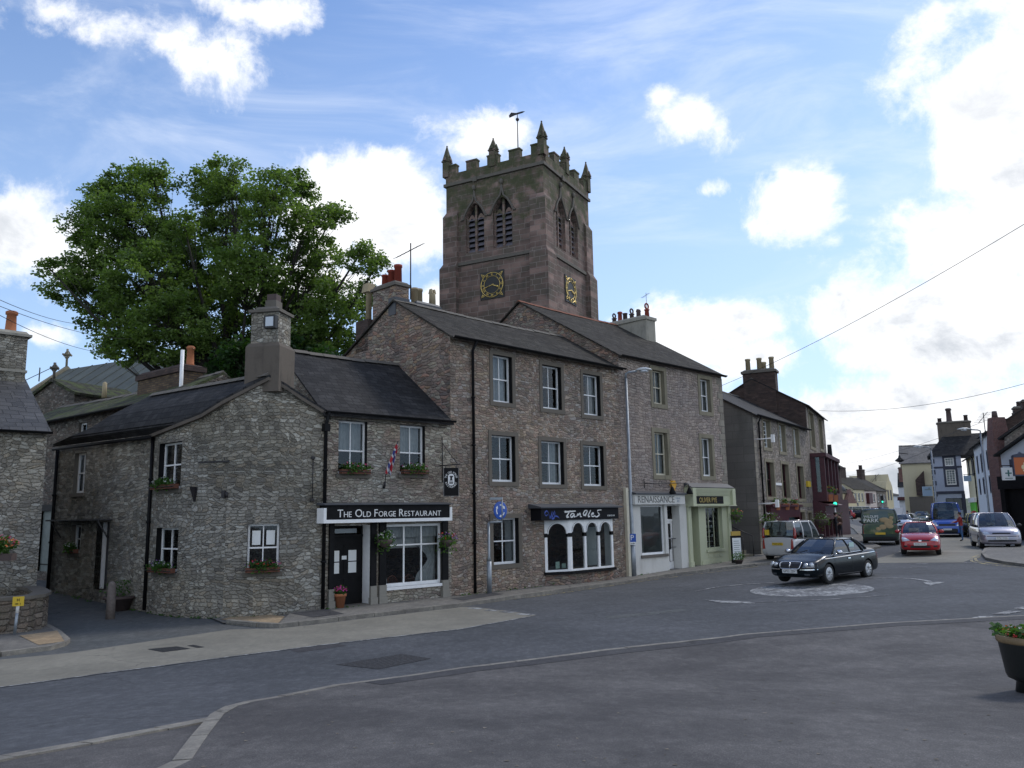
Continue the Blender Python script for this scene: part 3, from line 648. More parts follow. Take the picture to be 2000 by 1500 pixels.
# ------------------------------------------------------------------ buildings
class Bd:
    def __init__(s, name, A, Bp, label, cat='house', zb=None, group=None):
        A = Vector(A); Bp = Vector(Bp); s.A = Vector((A.x, A.y)); d = Vector((Bp.x - A.x, Bp.y - A.y)); s.L = d.length; s.t = d / s.L; s.n = Vector((-s.t.y, s.t.x))
        s.zb = (zg(A.x, A.y) - .1) if zb is None else zb
        s.o = tag(empty(name, (A.x, A.y, s.zb), math.atan2(s.t.y, s.t.x)), label, cat, group)
    def _p(s, w): q = Vector((w.x - s.A.x, w.y - s.A.y)); return q.dot(s.t), q.dot(s.n), w.z
    def onY(s, px, py, y=0.):
        r = ray(px, py); n = s.n; k = (y + s.A.dot(n)) / (r.x * n.x + r.y * n.y); q = s._p(CAM + r * k); return q[0], q[2]
    def onX(s, px, py, x=0.):
        r = ray(px, py); t = s.t; k = (x + s.A.dot(t)) / (r.x * t.x + r.y * t.y); q = s._p(CAM + r * k); return q[1], q[2]
    def rect(s, xl, yt, xr, yb, y=0.):
        xm, ym = (xl + xr) / 2, (yt + yb) / 2
        return s.onY(xl, ym, y)[0], s.onY(xr, ym, y)[0], s.onY(xm, yb, y)[1], s.onY(xm, yt, y)[1]
    def world(s, x, y, z=0.): q = s.A + s.t * x + s.n * y; return Vector((q.x, q.y, z))
    def part(s, mb, name, m, parent=None, fix=False): return mb.build(name, m, parent or s.o, s.zb if (parent is None or parent != s.o) else s.zb, fix)
def wall(mb, x0, x1, zb, prof, holes=(), y=0., xf=None, brk=()):
    """prof: [(x, ztop)...]; holes: (x0,x1,z0,z1)"""
    def zt(x):
        for (a, za), (b, z2) in zip(prof, prof[1:]):
            if a - 1e-6 <= x <= b + 1e-6: return za + (z2 - za) * (x - a) / max(1e-9, b - a)
        return prof[-1][1] if x > prof[-1][0] else prof[0][1]
    xs = sorted({round(v, 4) for v in [x0, x1] + [p[0] for p in prof] + [h[0] for h in holes] + [h[1] for h in holes] + list(brk) if x0 - 1e-6 <= v <= x1 + 1e-6})
    F_ = xf or (lambda x, yy, z: (x, y + yy, z))
    for a, b in zip(xs, xs[1:]):
        if b - a < 1e-4: continue
        mid = (a + b) / 2; hs = sorted([(h[2], h[3]) for h in holes if h[0] < mid < h[1]]); lo = zb
        for h0, h1 in hs:
            if h0 > lo + 1e-4: mb.poly(F_(a, 0, lo), F_(b, 0, lo), F_(b, 0, h0), F_(a, 0, h0))
            lo = h1
        mb.poly(F_(a, 0, lo), F_(b, 0, lo), F_(b, 0, zt(b)), F_(a, 0, zt(a)))
class WX:     # placement of a window in a wall: origin + direction
    def __init__(s, xf=None): s.f = xf or (lambda x, y, z: (x, y, z))
def _bx(mb, f, x0, x1, y0, y1, z0, z1):
    p = [f(x, y, z) for z in (z0, z1) for (x, y) in ((x0, y0), (x1, y0), (x1, y1), (x0, y1))]
    mb.add(p, [[0, 3, 2, 1], [4, 5, 6, 7], [0, 1, 5, 4], [1, 2, 6, 5], [2, 3, 7, 6], [3, 0, 4, 7]])
def window(B, r, m='white_paint', rec=.14, nv=1, nh=0, mid=.5, reveal='surround', sw=0., surm='surround', sill=True, curtain=None, fr=.058, xf=None, y0=0., name='window', glass='window_glass', sillm='surround', bar=.03, label=None, rdepth=.14, sash=True):
    x0, x1, z0, z1 = r; f0 = xf or (lambda x, y, z: (x, y + y0, z)); f = f0
    zb = B.zb; a = MB(); F = fr
    # frame and sashes
    _bx(a, f, x0, x0 + F, rec, rec + .07, z0, z1); _bx(a, f, x1 - F, x1, rec, rec + .07, z0, z1)
    _bx(a, f, x0 + F, x1 - F, rec, rec + .07, z1 - F, z1); _bx(a, f, x0 + F, x1 - F, rec - .01, rec + .07, z0, z0 + F * 1.4)
    zm = z0 + (z1 - z0) * mid; xi0, xi1 = x0 + F, x1 - F
    if sash: _bx(a, f, xi0, xi1, rec + .004, rec + .062, zm - .022, zm + .022)
    for k in range(nv):
        x = xi0 + (xi1 - xi0) * (k + 1) / (nv + 1)
        _bx(a, f, x - bar / 2, x + bar / 2, rec + .012, rec + .055, z0 + F * 1.4, z1 - F)
    for lo, hi in ((z0 + F * 1.4, zm), (zm, z1 - F)) if sash else ((z0 + F, z1 - F),):
        for k in range(nh):
            z = lo + (hi - lo) * (k + 1) / (nh + 1); _bx(a, f, xi0, xi1, rec + .014, rec + .053, z - bar / 2, z + bar / 2)
    w_ = a.build(name, m, B.o, zb)
    if label: w_['label'] = label
    g = MB(); g.poly(f(xi0, rec + .035, z0 + F), f(xi1, rec + .035, z0 + F), f(xi1, rec + .035, z1 - F), f(xi0, rec + .035, z1 - F)); g.build('pane', glass, w_, zb)
    rv = MB(); e = .0
    for p in (((x0, 0, z0), (x0, rec + .07, z0), (x0, rec + .07, z1), (x0, 0, z1)), ((x1, rec + .07, z0), (x1, 0, z0), (x1, 0, z1), (x1, rec + .07, z1)),
              ((x0, rec + .07, z1), (x1, rec + .07, z1), (x1, 0, z1), (x0, 0, z1)), ((x0, 0, z0), (x1, 0, z0), (x1, rec + .07, z0), (x0, rec + .07, z0))):
        rv.poly(*[f(*q) for q in p])
    rv.build('reveal', reveal, w_, zb)
    if sw:
        s_ = MB()
        _bx(s_, f, x0 - sw, x0 - .001, -.03, .02, z0, z1); _bx(s_, f, x1 + .001, x1 + sw, -.03, .02, z0, z1)
        _bx(s_, f, x0 - sw, x1 + sw, -.032, .02, z1 + .001, z1 + sw); _bx(s_, f, x0 - sw, x1 + sw, -.034, .02, z0 - sw, z0 - .001)
        s_.build('surround', surm, w_, zb)
    elif sill:
        s_ = MB(); _bx(s_, f, x0 - .09, x1 + .09, -.07, rec - .012, z0 - .12, z0 - .001); s_.build('sill', sillm, w_, zb)
    if curtain:
        c_ = MB(); n = 22; yc = rec + .16
        if curtain == 'full': spans = [(x0, x1, z0, z1, 0)]
        elif curtain == 'sides': spans = [(x0, x0 + (x1 - x0) * .28, z0, z1, 0), (x1 - (x1 - x0) * .28, x1, z0, z1, 0)]
        elif curtain == 'right': spans = [(x0 + (x1 - x0) * .55, x1, z0, z1, 0)]
        elif curtain == 'half': spans = [(x0, x1, zm, z1, 0)]
        for sx0, sx1, sz0, sz1, _ in spans:
            P = [(sx0 + (sx1 - sx0) * k / n, yc + .03 * math.sin(k * 2.1) + .01 * math.sin(k * 5.), ) for k in range(n + 1)]
            for (xa, ya), (xb, yb) in zip(P, P[1:]): c_.poly(f(xa, ya, sz0), f(xb, yb, sz0), f(xb, yb, sz1), f(xa, ya, sz1))
        c_.build('curtain', 'curtain_cloth', w_, zb)
    return w_
def pot(mb, x, y, z, h, r, style=0):
    if style == 0: mb.lathe([(r * 1.1, z), (r * 1.1, z + h * .08), (r, z + h * .1), (r * .85, z + h * .82), (r * 1.08, z + h * .84), (r * 1.1, z + h * .95), (r * .8, z + h)], 12, (x, y, 0))
    elif style == 1: mb.lathe([(r, z), (r * .92, z + h * .86), (r * 1.08, z + h * .87), (r * 1.08, z + h), (r * .7, z + h)], 12, (x, y, 0))
    elif style == 2:   # hooded: pot with a ring cowl
        mb.lathe([(r, z), (r * .85, z + h * .5), (r * 1.15, z + h * .52), (r * 1.15, z + h * .58), (r * .5, z + h * .6)], 12, (x, y, 0))
        n = 12; c = (x, y, z + h * .82); R = h * .2
        mb.tube([(c[0] + R * math.cos(a * math.pi / 6), c[1], c[2] + R * math.sin(a * math.pi / 6)) for a in range(13)], r * .35, 6)
    elif style == 3:   # castellated
        mb.lathe([(r, z), (r * .9, z + h * .7), (r * .9, z + h * .74)], 12, (x, y, 0))
        for k in (-1, 1): mb.taper(x + k * r * .55 - r * .25, x + k * r * .55 + r * .25, y - r * .8, y + r * .8, z + h * .74, z + h, .6)
def chimney(B, x0, x1, y0, y1, z0, z1, m, cap='cement_pale', pots=(), capo=.07, band=.14, potm='terracotta', extra=None):
    b = MB(); b.box(x0, x1, y0, y1, z0, z1)
    c = b.build('chimney', m, B.o, B.zb)
    k = MB(); k.box(x0 - capo, x1 + capo, y0 - capo, y1 + capo, z1 + .001, z1 + band); k.taper(x0 - capo * .4, x1 + capo * .4, y0 - capo * .4, y1 + capo * .4, z1 + band + .001, z1 + band + .1, .85)
    k.build('chimney_cap', cap, c, B.zb)
    for (px_, py_, h, r, st, *mm) in pots:
        p = MB(); pot(p, px_, py_, z1 + band + .06, h, r, st); p.build('chimney_pot', mm[0] if mm else potm, c, B.zb)
    return c
def gutter(B, x0, x1, y, z, m='black_paint'):
    b = MB(); b.smooth = True; n = 8; pr = [(y - .065 * math.cos(math.pi * k / n) , z - .065 * math.sin(math.pi * k / n)) for k in range(n + 1)]
    pi_ = [(q[0] * 1 + (y - q[0]) * .15, z + (q[1] - z) * .85) for q in pr][::-1]
    b.smooth = False; b.prism([(x0, q[0], q[1]) for q in pr + pi_], (x1 - x0, 0, 0)); return b.build('gutter', m, B.o, B.zb, True)
def pipe(B, pts, r=.045, m='black_paint', name='downpipe', xf=None):
    b = MB(); b.tube(pts, r, 8)
    a, c = Vector(pts[-2]), Vector(pts[-1])
    n = int(abs(a.z - c.z) / 1.7)
    for k in range(1, n + 1):
        q = a.lerp(c, k / (n + 1)); b.lathe([(r * 1.5, q.z - .03), (r * 1.5, q.z + .03)], 10, (q.x, q.y, 0))
    return b.build(name, m, B.o, B.zb)
def ridge_tiles(B, p0, p1, m='stone_trim', r=.1):
    b = MB(); p0, p1 = Vector(p0), Vector(p1); n = max(2, int((p1 - p0).length / .45)); d = (p1 - p0) / n; sd_ = d.cross(Vector((0, 0, 1))).normalized()
    for k in range(n):
        a = p0 + d * (k + .03) + Vector((0, 0, U(-.008, .012))); e = p0 + d * (k + .97) + Vector((0, 0, U(-.008, .012)))
        b.prism([a + sd_ * r * 1.5 - Vector((0, 0, r * .9)), a + Vector((0, 0, r * .55)), a - sd_ * r * 1.5 - Vector((0, 0, r * .9)), a - Vector((0, 0, r * .5))], e - a)
    return b.build('ridge_tiles', m, B.o, B.zb, True)
def gable_body(B, L, D, zb, ze, ya, za, ye2, holes=(), m='rubble_pink', mg=None, x0=0., front=True, prof=None, rear=True, sides=(True, True), brk=()):
    """front at y=0 height ze, apex (ya,za), rear eave ye2 at y=D"""
    if front:
        f = MB(); wall(f, x0, L, zb, prof or [(x0, ze), (L, ze)], holes, brk=brk); B.part(f, 'front_wall', m)
    for sd_, x in ((sides[0], x0), (sides[1], L)):
        if not sd_: continue
        g = MB(); P = [(x, 0, zb), (x, D, zb), (x, D, ye2), (x, ya, za), (x, 0, ze)]; g.poly(*(P if x == L else P[::-1])); B.part(g, 'gable_wall', mg or m)
    if rear: r = MB(); r.poly((L, D, zb), (x0, D, zb), (x0, D, ye2), (L, D, ye2)); B.part(r, 'rear_wall', mg or m)
def gable_roof(B, x0, x1, D, ze, ya, za, ye2, m, over=.18, ov_x=(.05, .05), t=.07, sag=.05, rm='stone_trim', seed=1):
    """two slopes, front one subdivided with a little sag so that the light varies"""
    o = empty('roof', (0, 0, 0)); bpy.data.objects.remove(o)
    b = MB(); a0, a1 = x0 - ov_x[0], x1 + ov_x[1]; sl = (za - ze) / ya; s2 = (za - ye2) / (D - ya); n, k = 14, 5
    for side in (0, 1):
        pts = []
        for i in range(n + 1):
            for j in range(k + 1):
                x = a0 + (a1 - a0) * i / n; v = j / k
                if side == 0: y = -over + (ya + over) * v; z = ze - over * sl + (y + over) * sl
                else: y = D + over - (D + over - ya) * v; z = ye2 - over * s2 + (D + over - y) * s2
                z += t - sag * math.sin(math.pi * i / n) * v + .025 * mnoise.noise(Vector((x * .8 + seed * 7, y * .9, side))) * (1 if 0 < i < n else 0)
                pts.append((x, y, z))
        fs = []
        for i in range(n):
            for j in range(k):
                q = [i * (k + 1) + j, (i + 1) * (k + 1) + j, (i + 1) * (k + 1) + j + 1, i * (k + 1) + j + 1]
                fs.append(q if side == 0 else q[::-1])
        b.add(pts, fs)
        lo = [(p[0], p[1], p[2] - t) for p in pts]; nb = len(b.v); b.v += lo
        base = nb - len(pts)
        for f in fs: b.f.append([i + nb for i in f[::-1]]); b.mi.append(0); b.sm.append(False)
        edge = [i * (k + 1) for i in range(n + 1)]
        for e, g in zip(edge, edge[1:]): b.f.append([base + e, nb + e, nb + g, base + g]); b.mi.append(0); b.sm.append(False)
        for i in (0, n):
            for j in range(k): e, g = i * (k + 1) + j, i * (k + 1) + j + 1; b.f.append([base + e, nb + e, nb + g, base + g]); b.mi.append(0); b.sm.append(False)
    ob = b.build('roof', m, B.o, B.zb, True)
    if rm:
        rb = MB(); nn = max(2, int((a1 - a0) / .5)); r = .1
        for q in range(nn):
            xa = a0 + (a1 - a0) * (q + .02) / nn; xb = a0 + (a1 - a0) * (q + .98) / nn; u = (q + .5) / nn
            z = za + t - sag * math.sin(math.pi * u) + U(-.01, .015)
            rb.prism([(xa, ya - .17, z - .07), (xa, ya, z + .06), (xa, ya + .17, z - .07), (xa, ya, z - .03)], (xb - xa, 0, 0))
        rb.build('ridge_tiles', rm, ob, B.zb, True)
    return ob
P3 = lambda v: (v[0], v[1])
# =============== corner cottage (curved front) ===============
co = Bd('corner_cottage', (-11.06, 25.2), (-5.62, 24.2), 'low grey rubble stone corner cottage with rounded front wall and tall rendered chimney', 'house', zb=0.)
def tol(p): q = co._p(Vector((p[0], p[1], 0))); return Vector((q[0], q[1]))
alley = (tol((-15.95, 28.7)) - tol((-11.06, 25.2))); AL = alley.length; alley.normalize()
pathw = [(-11.06, 25.2), (-10.45, 24.55), (-9.7, 23.95), (-8.9, 23.52), (-8.1, 23.3), (-7.3, 23.38), (-6.5, 23.72), (-5.60, 24.18)]
path = [tol(p) for p in pathw]; cum = [0.]
for a_, c_ in zip(path, path[1:]): cum.append(cum[-1] + (c_ - a_).length)
def cxf(u, y, z):
    u_ = max(0., min(cum[-1] - 1e-6, u)); i = 0
    while u_ > cum[i + 1]: i += 1
    t = (path[i + 1] - path[i]).normalized()
    def tn(k): k = max(0, min(len(path) - 2, k)); return (path[k + 1] - path[k]).normalized()
    f = (u_ - cum[i]) / (cum[i + 1] - cum[i]); tt = (tn(i).lerp(tn(i - 1), .5 - f) if f < .5 else tn(i).lerp(tn(i + 1), f - .5)).normalized()
    n = Vector((-tt.y, tt.x)); p = path[i] + t * (u - cum[i]) + n * y; return (p.x, p.y, z)
def cu(px, py):    # pixel -> (u,z) on curved wall
    r = ray(px, py); best = None
    for i in range(len(path) - 1):
        a, c = Vector(pathw[i]), Vector(pathw[i + 1]); d = c - a
        # solve CAM.xy + k r.xy = a + s d
        det = r.x * -d.y + d.x * r.y
        k = (a.x * -d.y + d.x * a.y) / det; s = (r.x * a.y - r.y * a.x) / det
        if (-.001 if i else -5) <= s <= (1.001 if i < len(path) - 2 else 5): best = (cum[i] + s * d.length, CZ + k * r.z)
        if best and 0 <= s <= 1: break
    return best
def crect(xl, yt, xr, yb): xm, ym = (xl + xr) / 2, (yt + yb) / 2; return cu(xl, ym)[0], cu(xr, ym)[0], cu(xm, yb)[1], cu(xm, yt)[1]
prof = [cu(293, 853), cu(350, 832), cu(400, 812), cu(440, 786), cu(492, 752), cu(556, 757), cu(590, 780), cu(622, 806)]
prof[0] = (0., prof[0][1]); prof[-1] = (cum[-1], prof[-1][1])
cw = [crect(310, 864, 354, 955), crect(304, 1031, 347, 1118), crect(482, 1023, 546, 1117)]
f = MB(); wall(f, 0, cum[-1], -.3, prof, cw, xf=cxf, brk=cum); co.part(f, 'front_wall', 'rubble_cottage')
# alley wall: from path[0] going back
def axf(u, y, z): p = path[0] + alley * (AL - u) + Vector((alley.y, -alley.x)) * y; return (p.x, p.y, z)
def au(px, py):
    r = ray(px, py); a = Vector((-15.95, 28.7)); d = (Vector((-11.06, 25.2)) - a)
    det = r.x * -d.y + d.x * r.y; k = (a.x * -d.y + d.x * a.y) / det; s = (r.x * a.y - r.y * a.x) / det
    return s * d.length, CZ + k * r.z
def arect(xl, yt, xr, yb): xm, ym = (xl + xr) / 2, (yt + yb) / 2; return au(xl, ym)[0], au(xr, ym)[0], au(xm, yb)[1], au(xm, yt)[1]
aw = [arect(144, 885, 166, 963), arect(139, 1026, 158, 1080), arect(186, 1020, 211, 1152)]
ZE = prof[0][1]
f = MB(); wall(f, 0, AL, -.3, [(0, ZE), (AL, ZE)], aw, xf=axf); co.part(f, 'side_wall', 'rubble_cottage')
for r_, cu_ in ((cw[0], 'sides'), (cw[1], 'sides')): window(co, r_, nv=1, nh=0, rec=.16, reveal='black_paint', sillm='stone_trim', xf=cxf, curtain=None, mid=.52)
wm_ = window(co, cw[2], nv=1, rec=.13, reveal='black_paint', sillm='stone_trim', xf=cxf, mid=.5)
x0, x1, z0, z1 = cw[2]
b = MB()
for k in (.14, .6): _bx(b, cxf, x0 + (x1 - x0) * k, x0 + (x1 - x0) * (k + .27), .15, .155, z0 + (z1 - z0) * .56, z0 + (z1 - z0) * .86)
b.build('menu_paper', 'paper', wm_, co.zb)
window(co, aw[0], nv=1, rec=.14, reveal='stone_trim', xf=axf, curtain='sides')
window(co, aw[1], nv=1, rec=.14, reveal='stone_trim', xf=axf)
b = MB(); x0, x1, z0, z1 = aw[2]
_bx(b, axf, x0, x1, .3, .35, z0, z1); d_ = b.build('door', mat('dark_door', (.03, .028, .03), .5), co.o, co.zb)
b = MB(); _bx(b, axf, x1 - .07, x1, .2, .3, z0, z1); _bx(b, axf, x0, x0 + .08, .2, .3, z0, z1); b.build('door_frame', 'white_paint', d_, co.zb)
b = MB(); _bx(b, axf, x0 - 2.6, x1 + .15, -.42, -.001, z1 + .06, z1 + .11)
for xx in (x0 - 2.3, x1 - .05): b.tube([axf(xx, -.02, z1 - .5), axf(xx, -.38, z1 + .06)], .025, 6)
b.build('porch_canopy', 'slate_big', co.o, co.zb)
# back so that the windows do not look through
f = MB(); q = [path[0] + alley * AL, path[0], path[-1], path[-1] + alley * AL]
f.poly((q[3].x, q[3].y, -.3), (q[0].x, q[0].y, -.3), (q[0].x, q[0].y, ZE), (q[3].x, q[3].y, ZE)); 
ap = prof[4][1] + .25
f.poly((q[0].x, q[0].y, ZE), (q[3].x, q[3].y, ZE), ((q[0].x + q[3].x) / 2 + .3, (q[0].y + q[3].y) / 2, ap)); co.part(f, 'rear_wall', 'rubble_cottage')
# sweeping roof: left slope translated along the alley
rb = MB(); th = .07; A3 = Vector((alley.x, alley.y, 0))
lp_ = [Vector(cxf(u, -.14, z + .04)) for u, z in prof[:4]] + [Vector(cxf((prof[4][0] + prof[5][0]) / 2, -.14, ap - .02))]
lp_ = [lp_[0] + (lp_[0] - lp_[1]).normalized() * .12] + lp_
rp_ = [Vector(cxf(u, -.14, z + .04)) for u, z in prof[5:]]
rp_ = [lp_[-1]] + rp_ + [rp_[-1] + Vector((.2, 0, -.18))]
for ln in (lp_, rp_):
    for a_, c_ in zip(ln, ln[1:]):
        N_ = 10
        for k in range(N_):
            e1, e2 = A3 * (AL + .15) * (k / N_), A3 * (AL + .15) * ((k + 1) / N_)
            for up in (th, 0): rb.poly(*[p + Vector((0, 0, up)) for p in (a_ + e1, c_ + e1, c_ + e2, a_ + e2)])
        rb.poly(a_, c_, c_ + Vector((0, 0, th)), a_ + Vector((0, 0, th)))
a_ = lp_[0]; rb.poly(a_, a_ + Vector((0, 0, th)), a_ + A3 * AL + Vector((0, 0, th)), a_ + A3 * AL)
cr = co.part(rb, 'roof', 'slate')
co_r = MB(); e = lp_[-1] + Vector((0, 0, th)); n_ = 14
for k in range(n_):
    s1, s2 = e + A3 * (AL * (k + .05) / n_), e + A3 * (AL * (k + .98) / n_); sdv = Vector((-A3.y, A3.x, 0)) * .16
    co_r.prism([s1 + sdv - Vector((0, 0, .06)), s1 + Vector((0, 0, .07)), s1 - sdv - Vector((0, 0, .06)), s1 - Vector((0, 0, .02))], s2 - s1)
co_r.build('ridge_tiles', 'stone_trim', cr, co.zb, True)
# mortar verge strips
vb = MB()
for ln in (lp_[1:], rp_[:-1]):
    for a_, c_ in zip(ln, ln[1:]): vb.prism([a_ + Vector((0, -.01, -.10)), c_ + Vector((0, -.01, -.10)), c_ + Vector((0, -.01, -.002)), a_ + Vector((0, -.01, -.002))], (0, .12, 0))
vb.build('verge', 'cement', cr, co.zb, True)
# chimney: broad rendered base, stone stack
uc = (cu(512, 700)[0]); cp0 = Vector(cxf(uc, .02, 0)); zA = lambda px, py: cu(px, py)[1]
hw = (cu(551, 700)[0] - cu(472, 700)[0]) / 2 * .94
zb0, zb1, zs1 = zA(512, 758) - .1, zA(512, 676), zA(512, 608)
b = MB(); b.box(cp0.x - hw, cp0.x + hw, cp0.y, cp0.y + 1.0, zb0, zb1); b.taper(cp0.x - hw, cp0.x + hw, cp0.y, cp0.y + 1.0, zb1 + .001, zb1 + .12, .86)
cb = b.build('chimney', 'cement', co.o, co.zb)
b = MB(); h2 = hw * .80; b.box(cp0.x - h2, cp0.x + h2, cp0.y + .1, cp0.y + .9, zb1 + .1, zs1); b.build('chimney_stack', 'rubble_cottage', cb, co.zb)
b = MB(); b.box(cp0.x - h2 * 1.15, cp0.x + h2 * 1.15, cp0.y + .02, cp0.y + .98, zs1 + .001, zs1 + .09); b.taper(cp0.x - h2 * .95, cp0.x + h2 * .95, cp0.y + .12, cp0.y + .88, zs1 + .091, zs1 + .2, .75); b.box(cp0.x - h2 * .25, cp0.x + h2 * .55, cp0.y + .3, cp0.y + .7, zs1 + .201, zs1 + .42)
b.build('chimney_cap', 'stone_trim', cb, co.zb)
pv = MB(); pv.box(cp0.x - h2 * .2, cp0.x + h2 * .5, cp0.y + .35, cp0.y + .65, zs1 + .43, zs1 + .62); pv.build('chimney_pot', 'pot_dark', cb, co.zb)
# floodlight box and stain on the stack
b = MB(); b.box(cp0.x + .06, cp0.x + .42, cp0.y - .09, cp0.y + .06, zs1 - .52, zs1 - .14); fl_ = b.build('floodlight', 'black_plastic', cb, co.zb)
b = MB(); b.box(cp0.x + .12, cp0.x + .36, cp0.y - .10, cp0.y - .091, zs1 - .47, zs1 - .19); b.build('lamp_glass', mat('lamp_pale', (.55, .6, .65), .3), fl_, co.zb) if 0 else b.build('floodlight_glass', mat('lamp_pale', (.55, .6, .65), .3), cb, co.zb)
# pipes and iron bits
q0 = cxf(0.02, -.06, 0); pipe(co, [(q0[0], q0[1], ZE - .05), (q0[0], q0[1], .05)], .05)
q1 = axf(.05, -.06, 0); pipe(co, [(q1[0], q1[1], ZE - .05), (q1[0], q1[1], .4)], .055)
gb = MB(); gb.tube([axf(-.05, -.16, ZE - .06), axf(AL + .1, -.16, ZE - .06)], .055, 8); gb.build('gutter', 'black_paint', co.o, co.zb)
def iron(px, py, w_, h_, nm, deep=.05):
    u, z = cu(px, py); b = MB(); _bx(b, cxf, u - w_ / 2, u + w_ / 2, -deep, -.005, z - h_ / 2, z + h_ / 2)
    return b
b = iron(418, 902, 1.0, .05, '')
for k in (-.35, 0, .35): u, z = cu(418, 902); b.tube([cxf(u + k, -.03, z + .05), cxf(u + k, -.03, z + .12)], .012, 5)
b.build('iron_bar', 'iron', co.o, co.zb)
for px_, py_ in ((381, 966), (439, 965)):
    u, z = cu(px_, py_); b = MB()
    if px_ < 400: b.prism([cxf(u, -.02, z + .22), cxf(u, -.22, z + .22), cxf(u, -.05, z - .2), cxf(u, -.02, z - .2)], (.05, 0, 0)); b.prism([cxf(u - .09, -.01, z + .2), cxf(u + .1, -.01, z + .2), cxf(u + .04, -.01, z - .2), cxf(u - .03, -.01, z - .2)], (0, -.03, 0))
    else: _bx(b, cxf, u - .05, u + .05, -.12, -.005, z - .11, z + .1); b.tube([cxf(u + .1, -.1, z + .05), cxf(u + .1, -.1, z - .1)], .04, 6)
    b.build('wall_bracket', 'iron', co.o, co.zb)
u, z = cu(610, 945); b = MB(); b.tube([cxf(u, -.04, z + .75), cxf(u, -.04, z - .5)], .015, 6); _bx(b, cxf, u - .06, u + .05, -.07, -.005, z + .72, z + .8); _bx(b, cxf, u - .06, u + .05, -.07, -.005, z - .5, z - .42); b.build('iron_rod', 'iron', co.o, co.zb)
# =============== restaurant ===============
fo = Bd('restaurant', (-5.62, 24.2), (-2.09, 27.4), 'two storey grey stone restaurant with black shopfront between the cottage and the taller terrace', 'restaurant', zb=0.)
L = fo.L; za = 8.1; ya = 2.9; ze = 5.82; D = 6.0
fw = [fo.rect(661, 822, 717, 926), fo.rect(781, 831, 830, 926)]
dr = fo.rect(650, 1026, 722, 1184); dr = (dr[0], dr[1], .0, dr[3])
sw_ = fo.rect(752, 1023, 862, 1143); dr = (dr[0], dr[1], .02, sw_[3]);
gable_body(fo, L, D, -.3, ze, ya, za, ze, [*fw, dr, sw_], 'rubble_forge')
gable_roof(fo, 0, L, D, ze, ya, za, ze, 'slate', .22, (.10, -.02), sag=.04)
gutter(fo, -.1, L, -.27, ze - .03)
fw0 = fw
for i, r_ in enumerate(fw): window(fo, r_, nv=1, nh=0, rec=.15, reveal='black_paint', sillm='stone_trim', mid=.44, curtain='half')
# shopfront
sy = -.38
sg = fo.rect(637, 988, 878, 1013, sy); bd_ = MB(); bd_.box(sg[0], sg[1], sy, -.002, sg[2], sg[3] + .03)
sf = bd_.build('shopfront', 'black_paint', fo.o, fo.zb)
b = MB(); b.box(sg[0] - .09, sg[1] + .09, sy - .03, -.003, sg[2] - .10, sg[2] - .001); b.box(sg[0] - .09, sg[0] - .001, sy - .028, -.003, sg[2], sg[3] - .05); b.box(sg[1] + .001, sg[1] + .09, sy - .028, -.003, sg[2], sg[3] - .05); b.build('fascia_moulding', 'white_paint', sf, fo.zb)
b = MB(); b.prism([(sg[0] - .1, -.002, sg[3] + .11), (sg[0] - .1, sy - .09, sg[3] + .06), (sg[0] - .1, sy - .09, sg[3] + .032), (sg[0] - .1, -.002, sg[3] + .032)], (sg[1] - sg[0] + .2, 0, 0)); b.build('canopy', 'lead', sf, fo.zb, True)
# small-capital lettering
def smallcaps(words, xc, y, zc, hbig, hsm, width, m, parent, zoff, serif=True):
    items = []; x = 0
    for wd in words:
        for i, ch in enumerate(wd):
            s = hbig if i == 0 else hsm; vs, fs = textmesh(ch, s * 1.38, extrude=.005)
            if not vs: continue
            w_ = max(v[0] for v in vs) - min(v[0] for v in vs); lo = min(v[1] for v in vs)
            items.append((x + w_ / 2, [(v[0], v[1] - lo, v[2]) for v in vs], fs)); x += w_ + hsm * .16
        x += hsm * .55
    tot = x - hsm * .7; k = width / tot; b = MB()
    for cx_, vs, fs in items: b.add([(xc - width / 2 + (cx_ + v[0]) * k, y - v[2], zc - hbig / 2 + v[1]) for v in vs], fs)
    return b.build('lettering', m, parent, zoff)
sgx = fo.rect(659, 992, 861, 1008, sy)
smallcaps(['THE', 'OLD', 'FORGE', 'RESTAURANT'], (sgx[0] + sgx[1]) / 2, sy - .004, (sg[2] + sg[3]) / 2 - .01, .235, .17, sgx[1] - sgx[0], 'sign_white', sf, fo.zb)
pz = .62; pt = sg[2] - .101
for nm, x0_, x1_, y_, z0_, z1_, mm in [('pilaster', fo.rect(641, 1030, 650, 1140)[0], dr[0], -.08, pz, pt, 'black_paint'), ('pilaster', dr[1] + .002, fo.rect(733, 1030, 734, 1140)[0], -.08, pz, pt, 'black_paint'),
                                      ('pilaster', fo.rect(739, 1030, 740, 1140)[0], sw_[0] - .002, -.08, pz, pt, 'black_paint'), ('pilaster', sw_[1] + .002, fo.rect(873, 1030, 874, 1140)[0], -.08, pz, pt, 'black_paint')]:
    bx(nm, (x0_, x1_, y_, -.002, z0_, z1_), mm, sf, fo.zb)
    b = MB(); b.box(x0_ - .03, x1_ + .03, y_ - .05, -.002, -.1, .28); b.box(x0_ - .01, x1_ + .01, y_ - .02, -.003, .281, z0_ - .002); b.build('plinth', 'plinth_stone', sf, fo.zb)
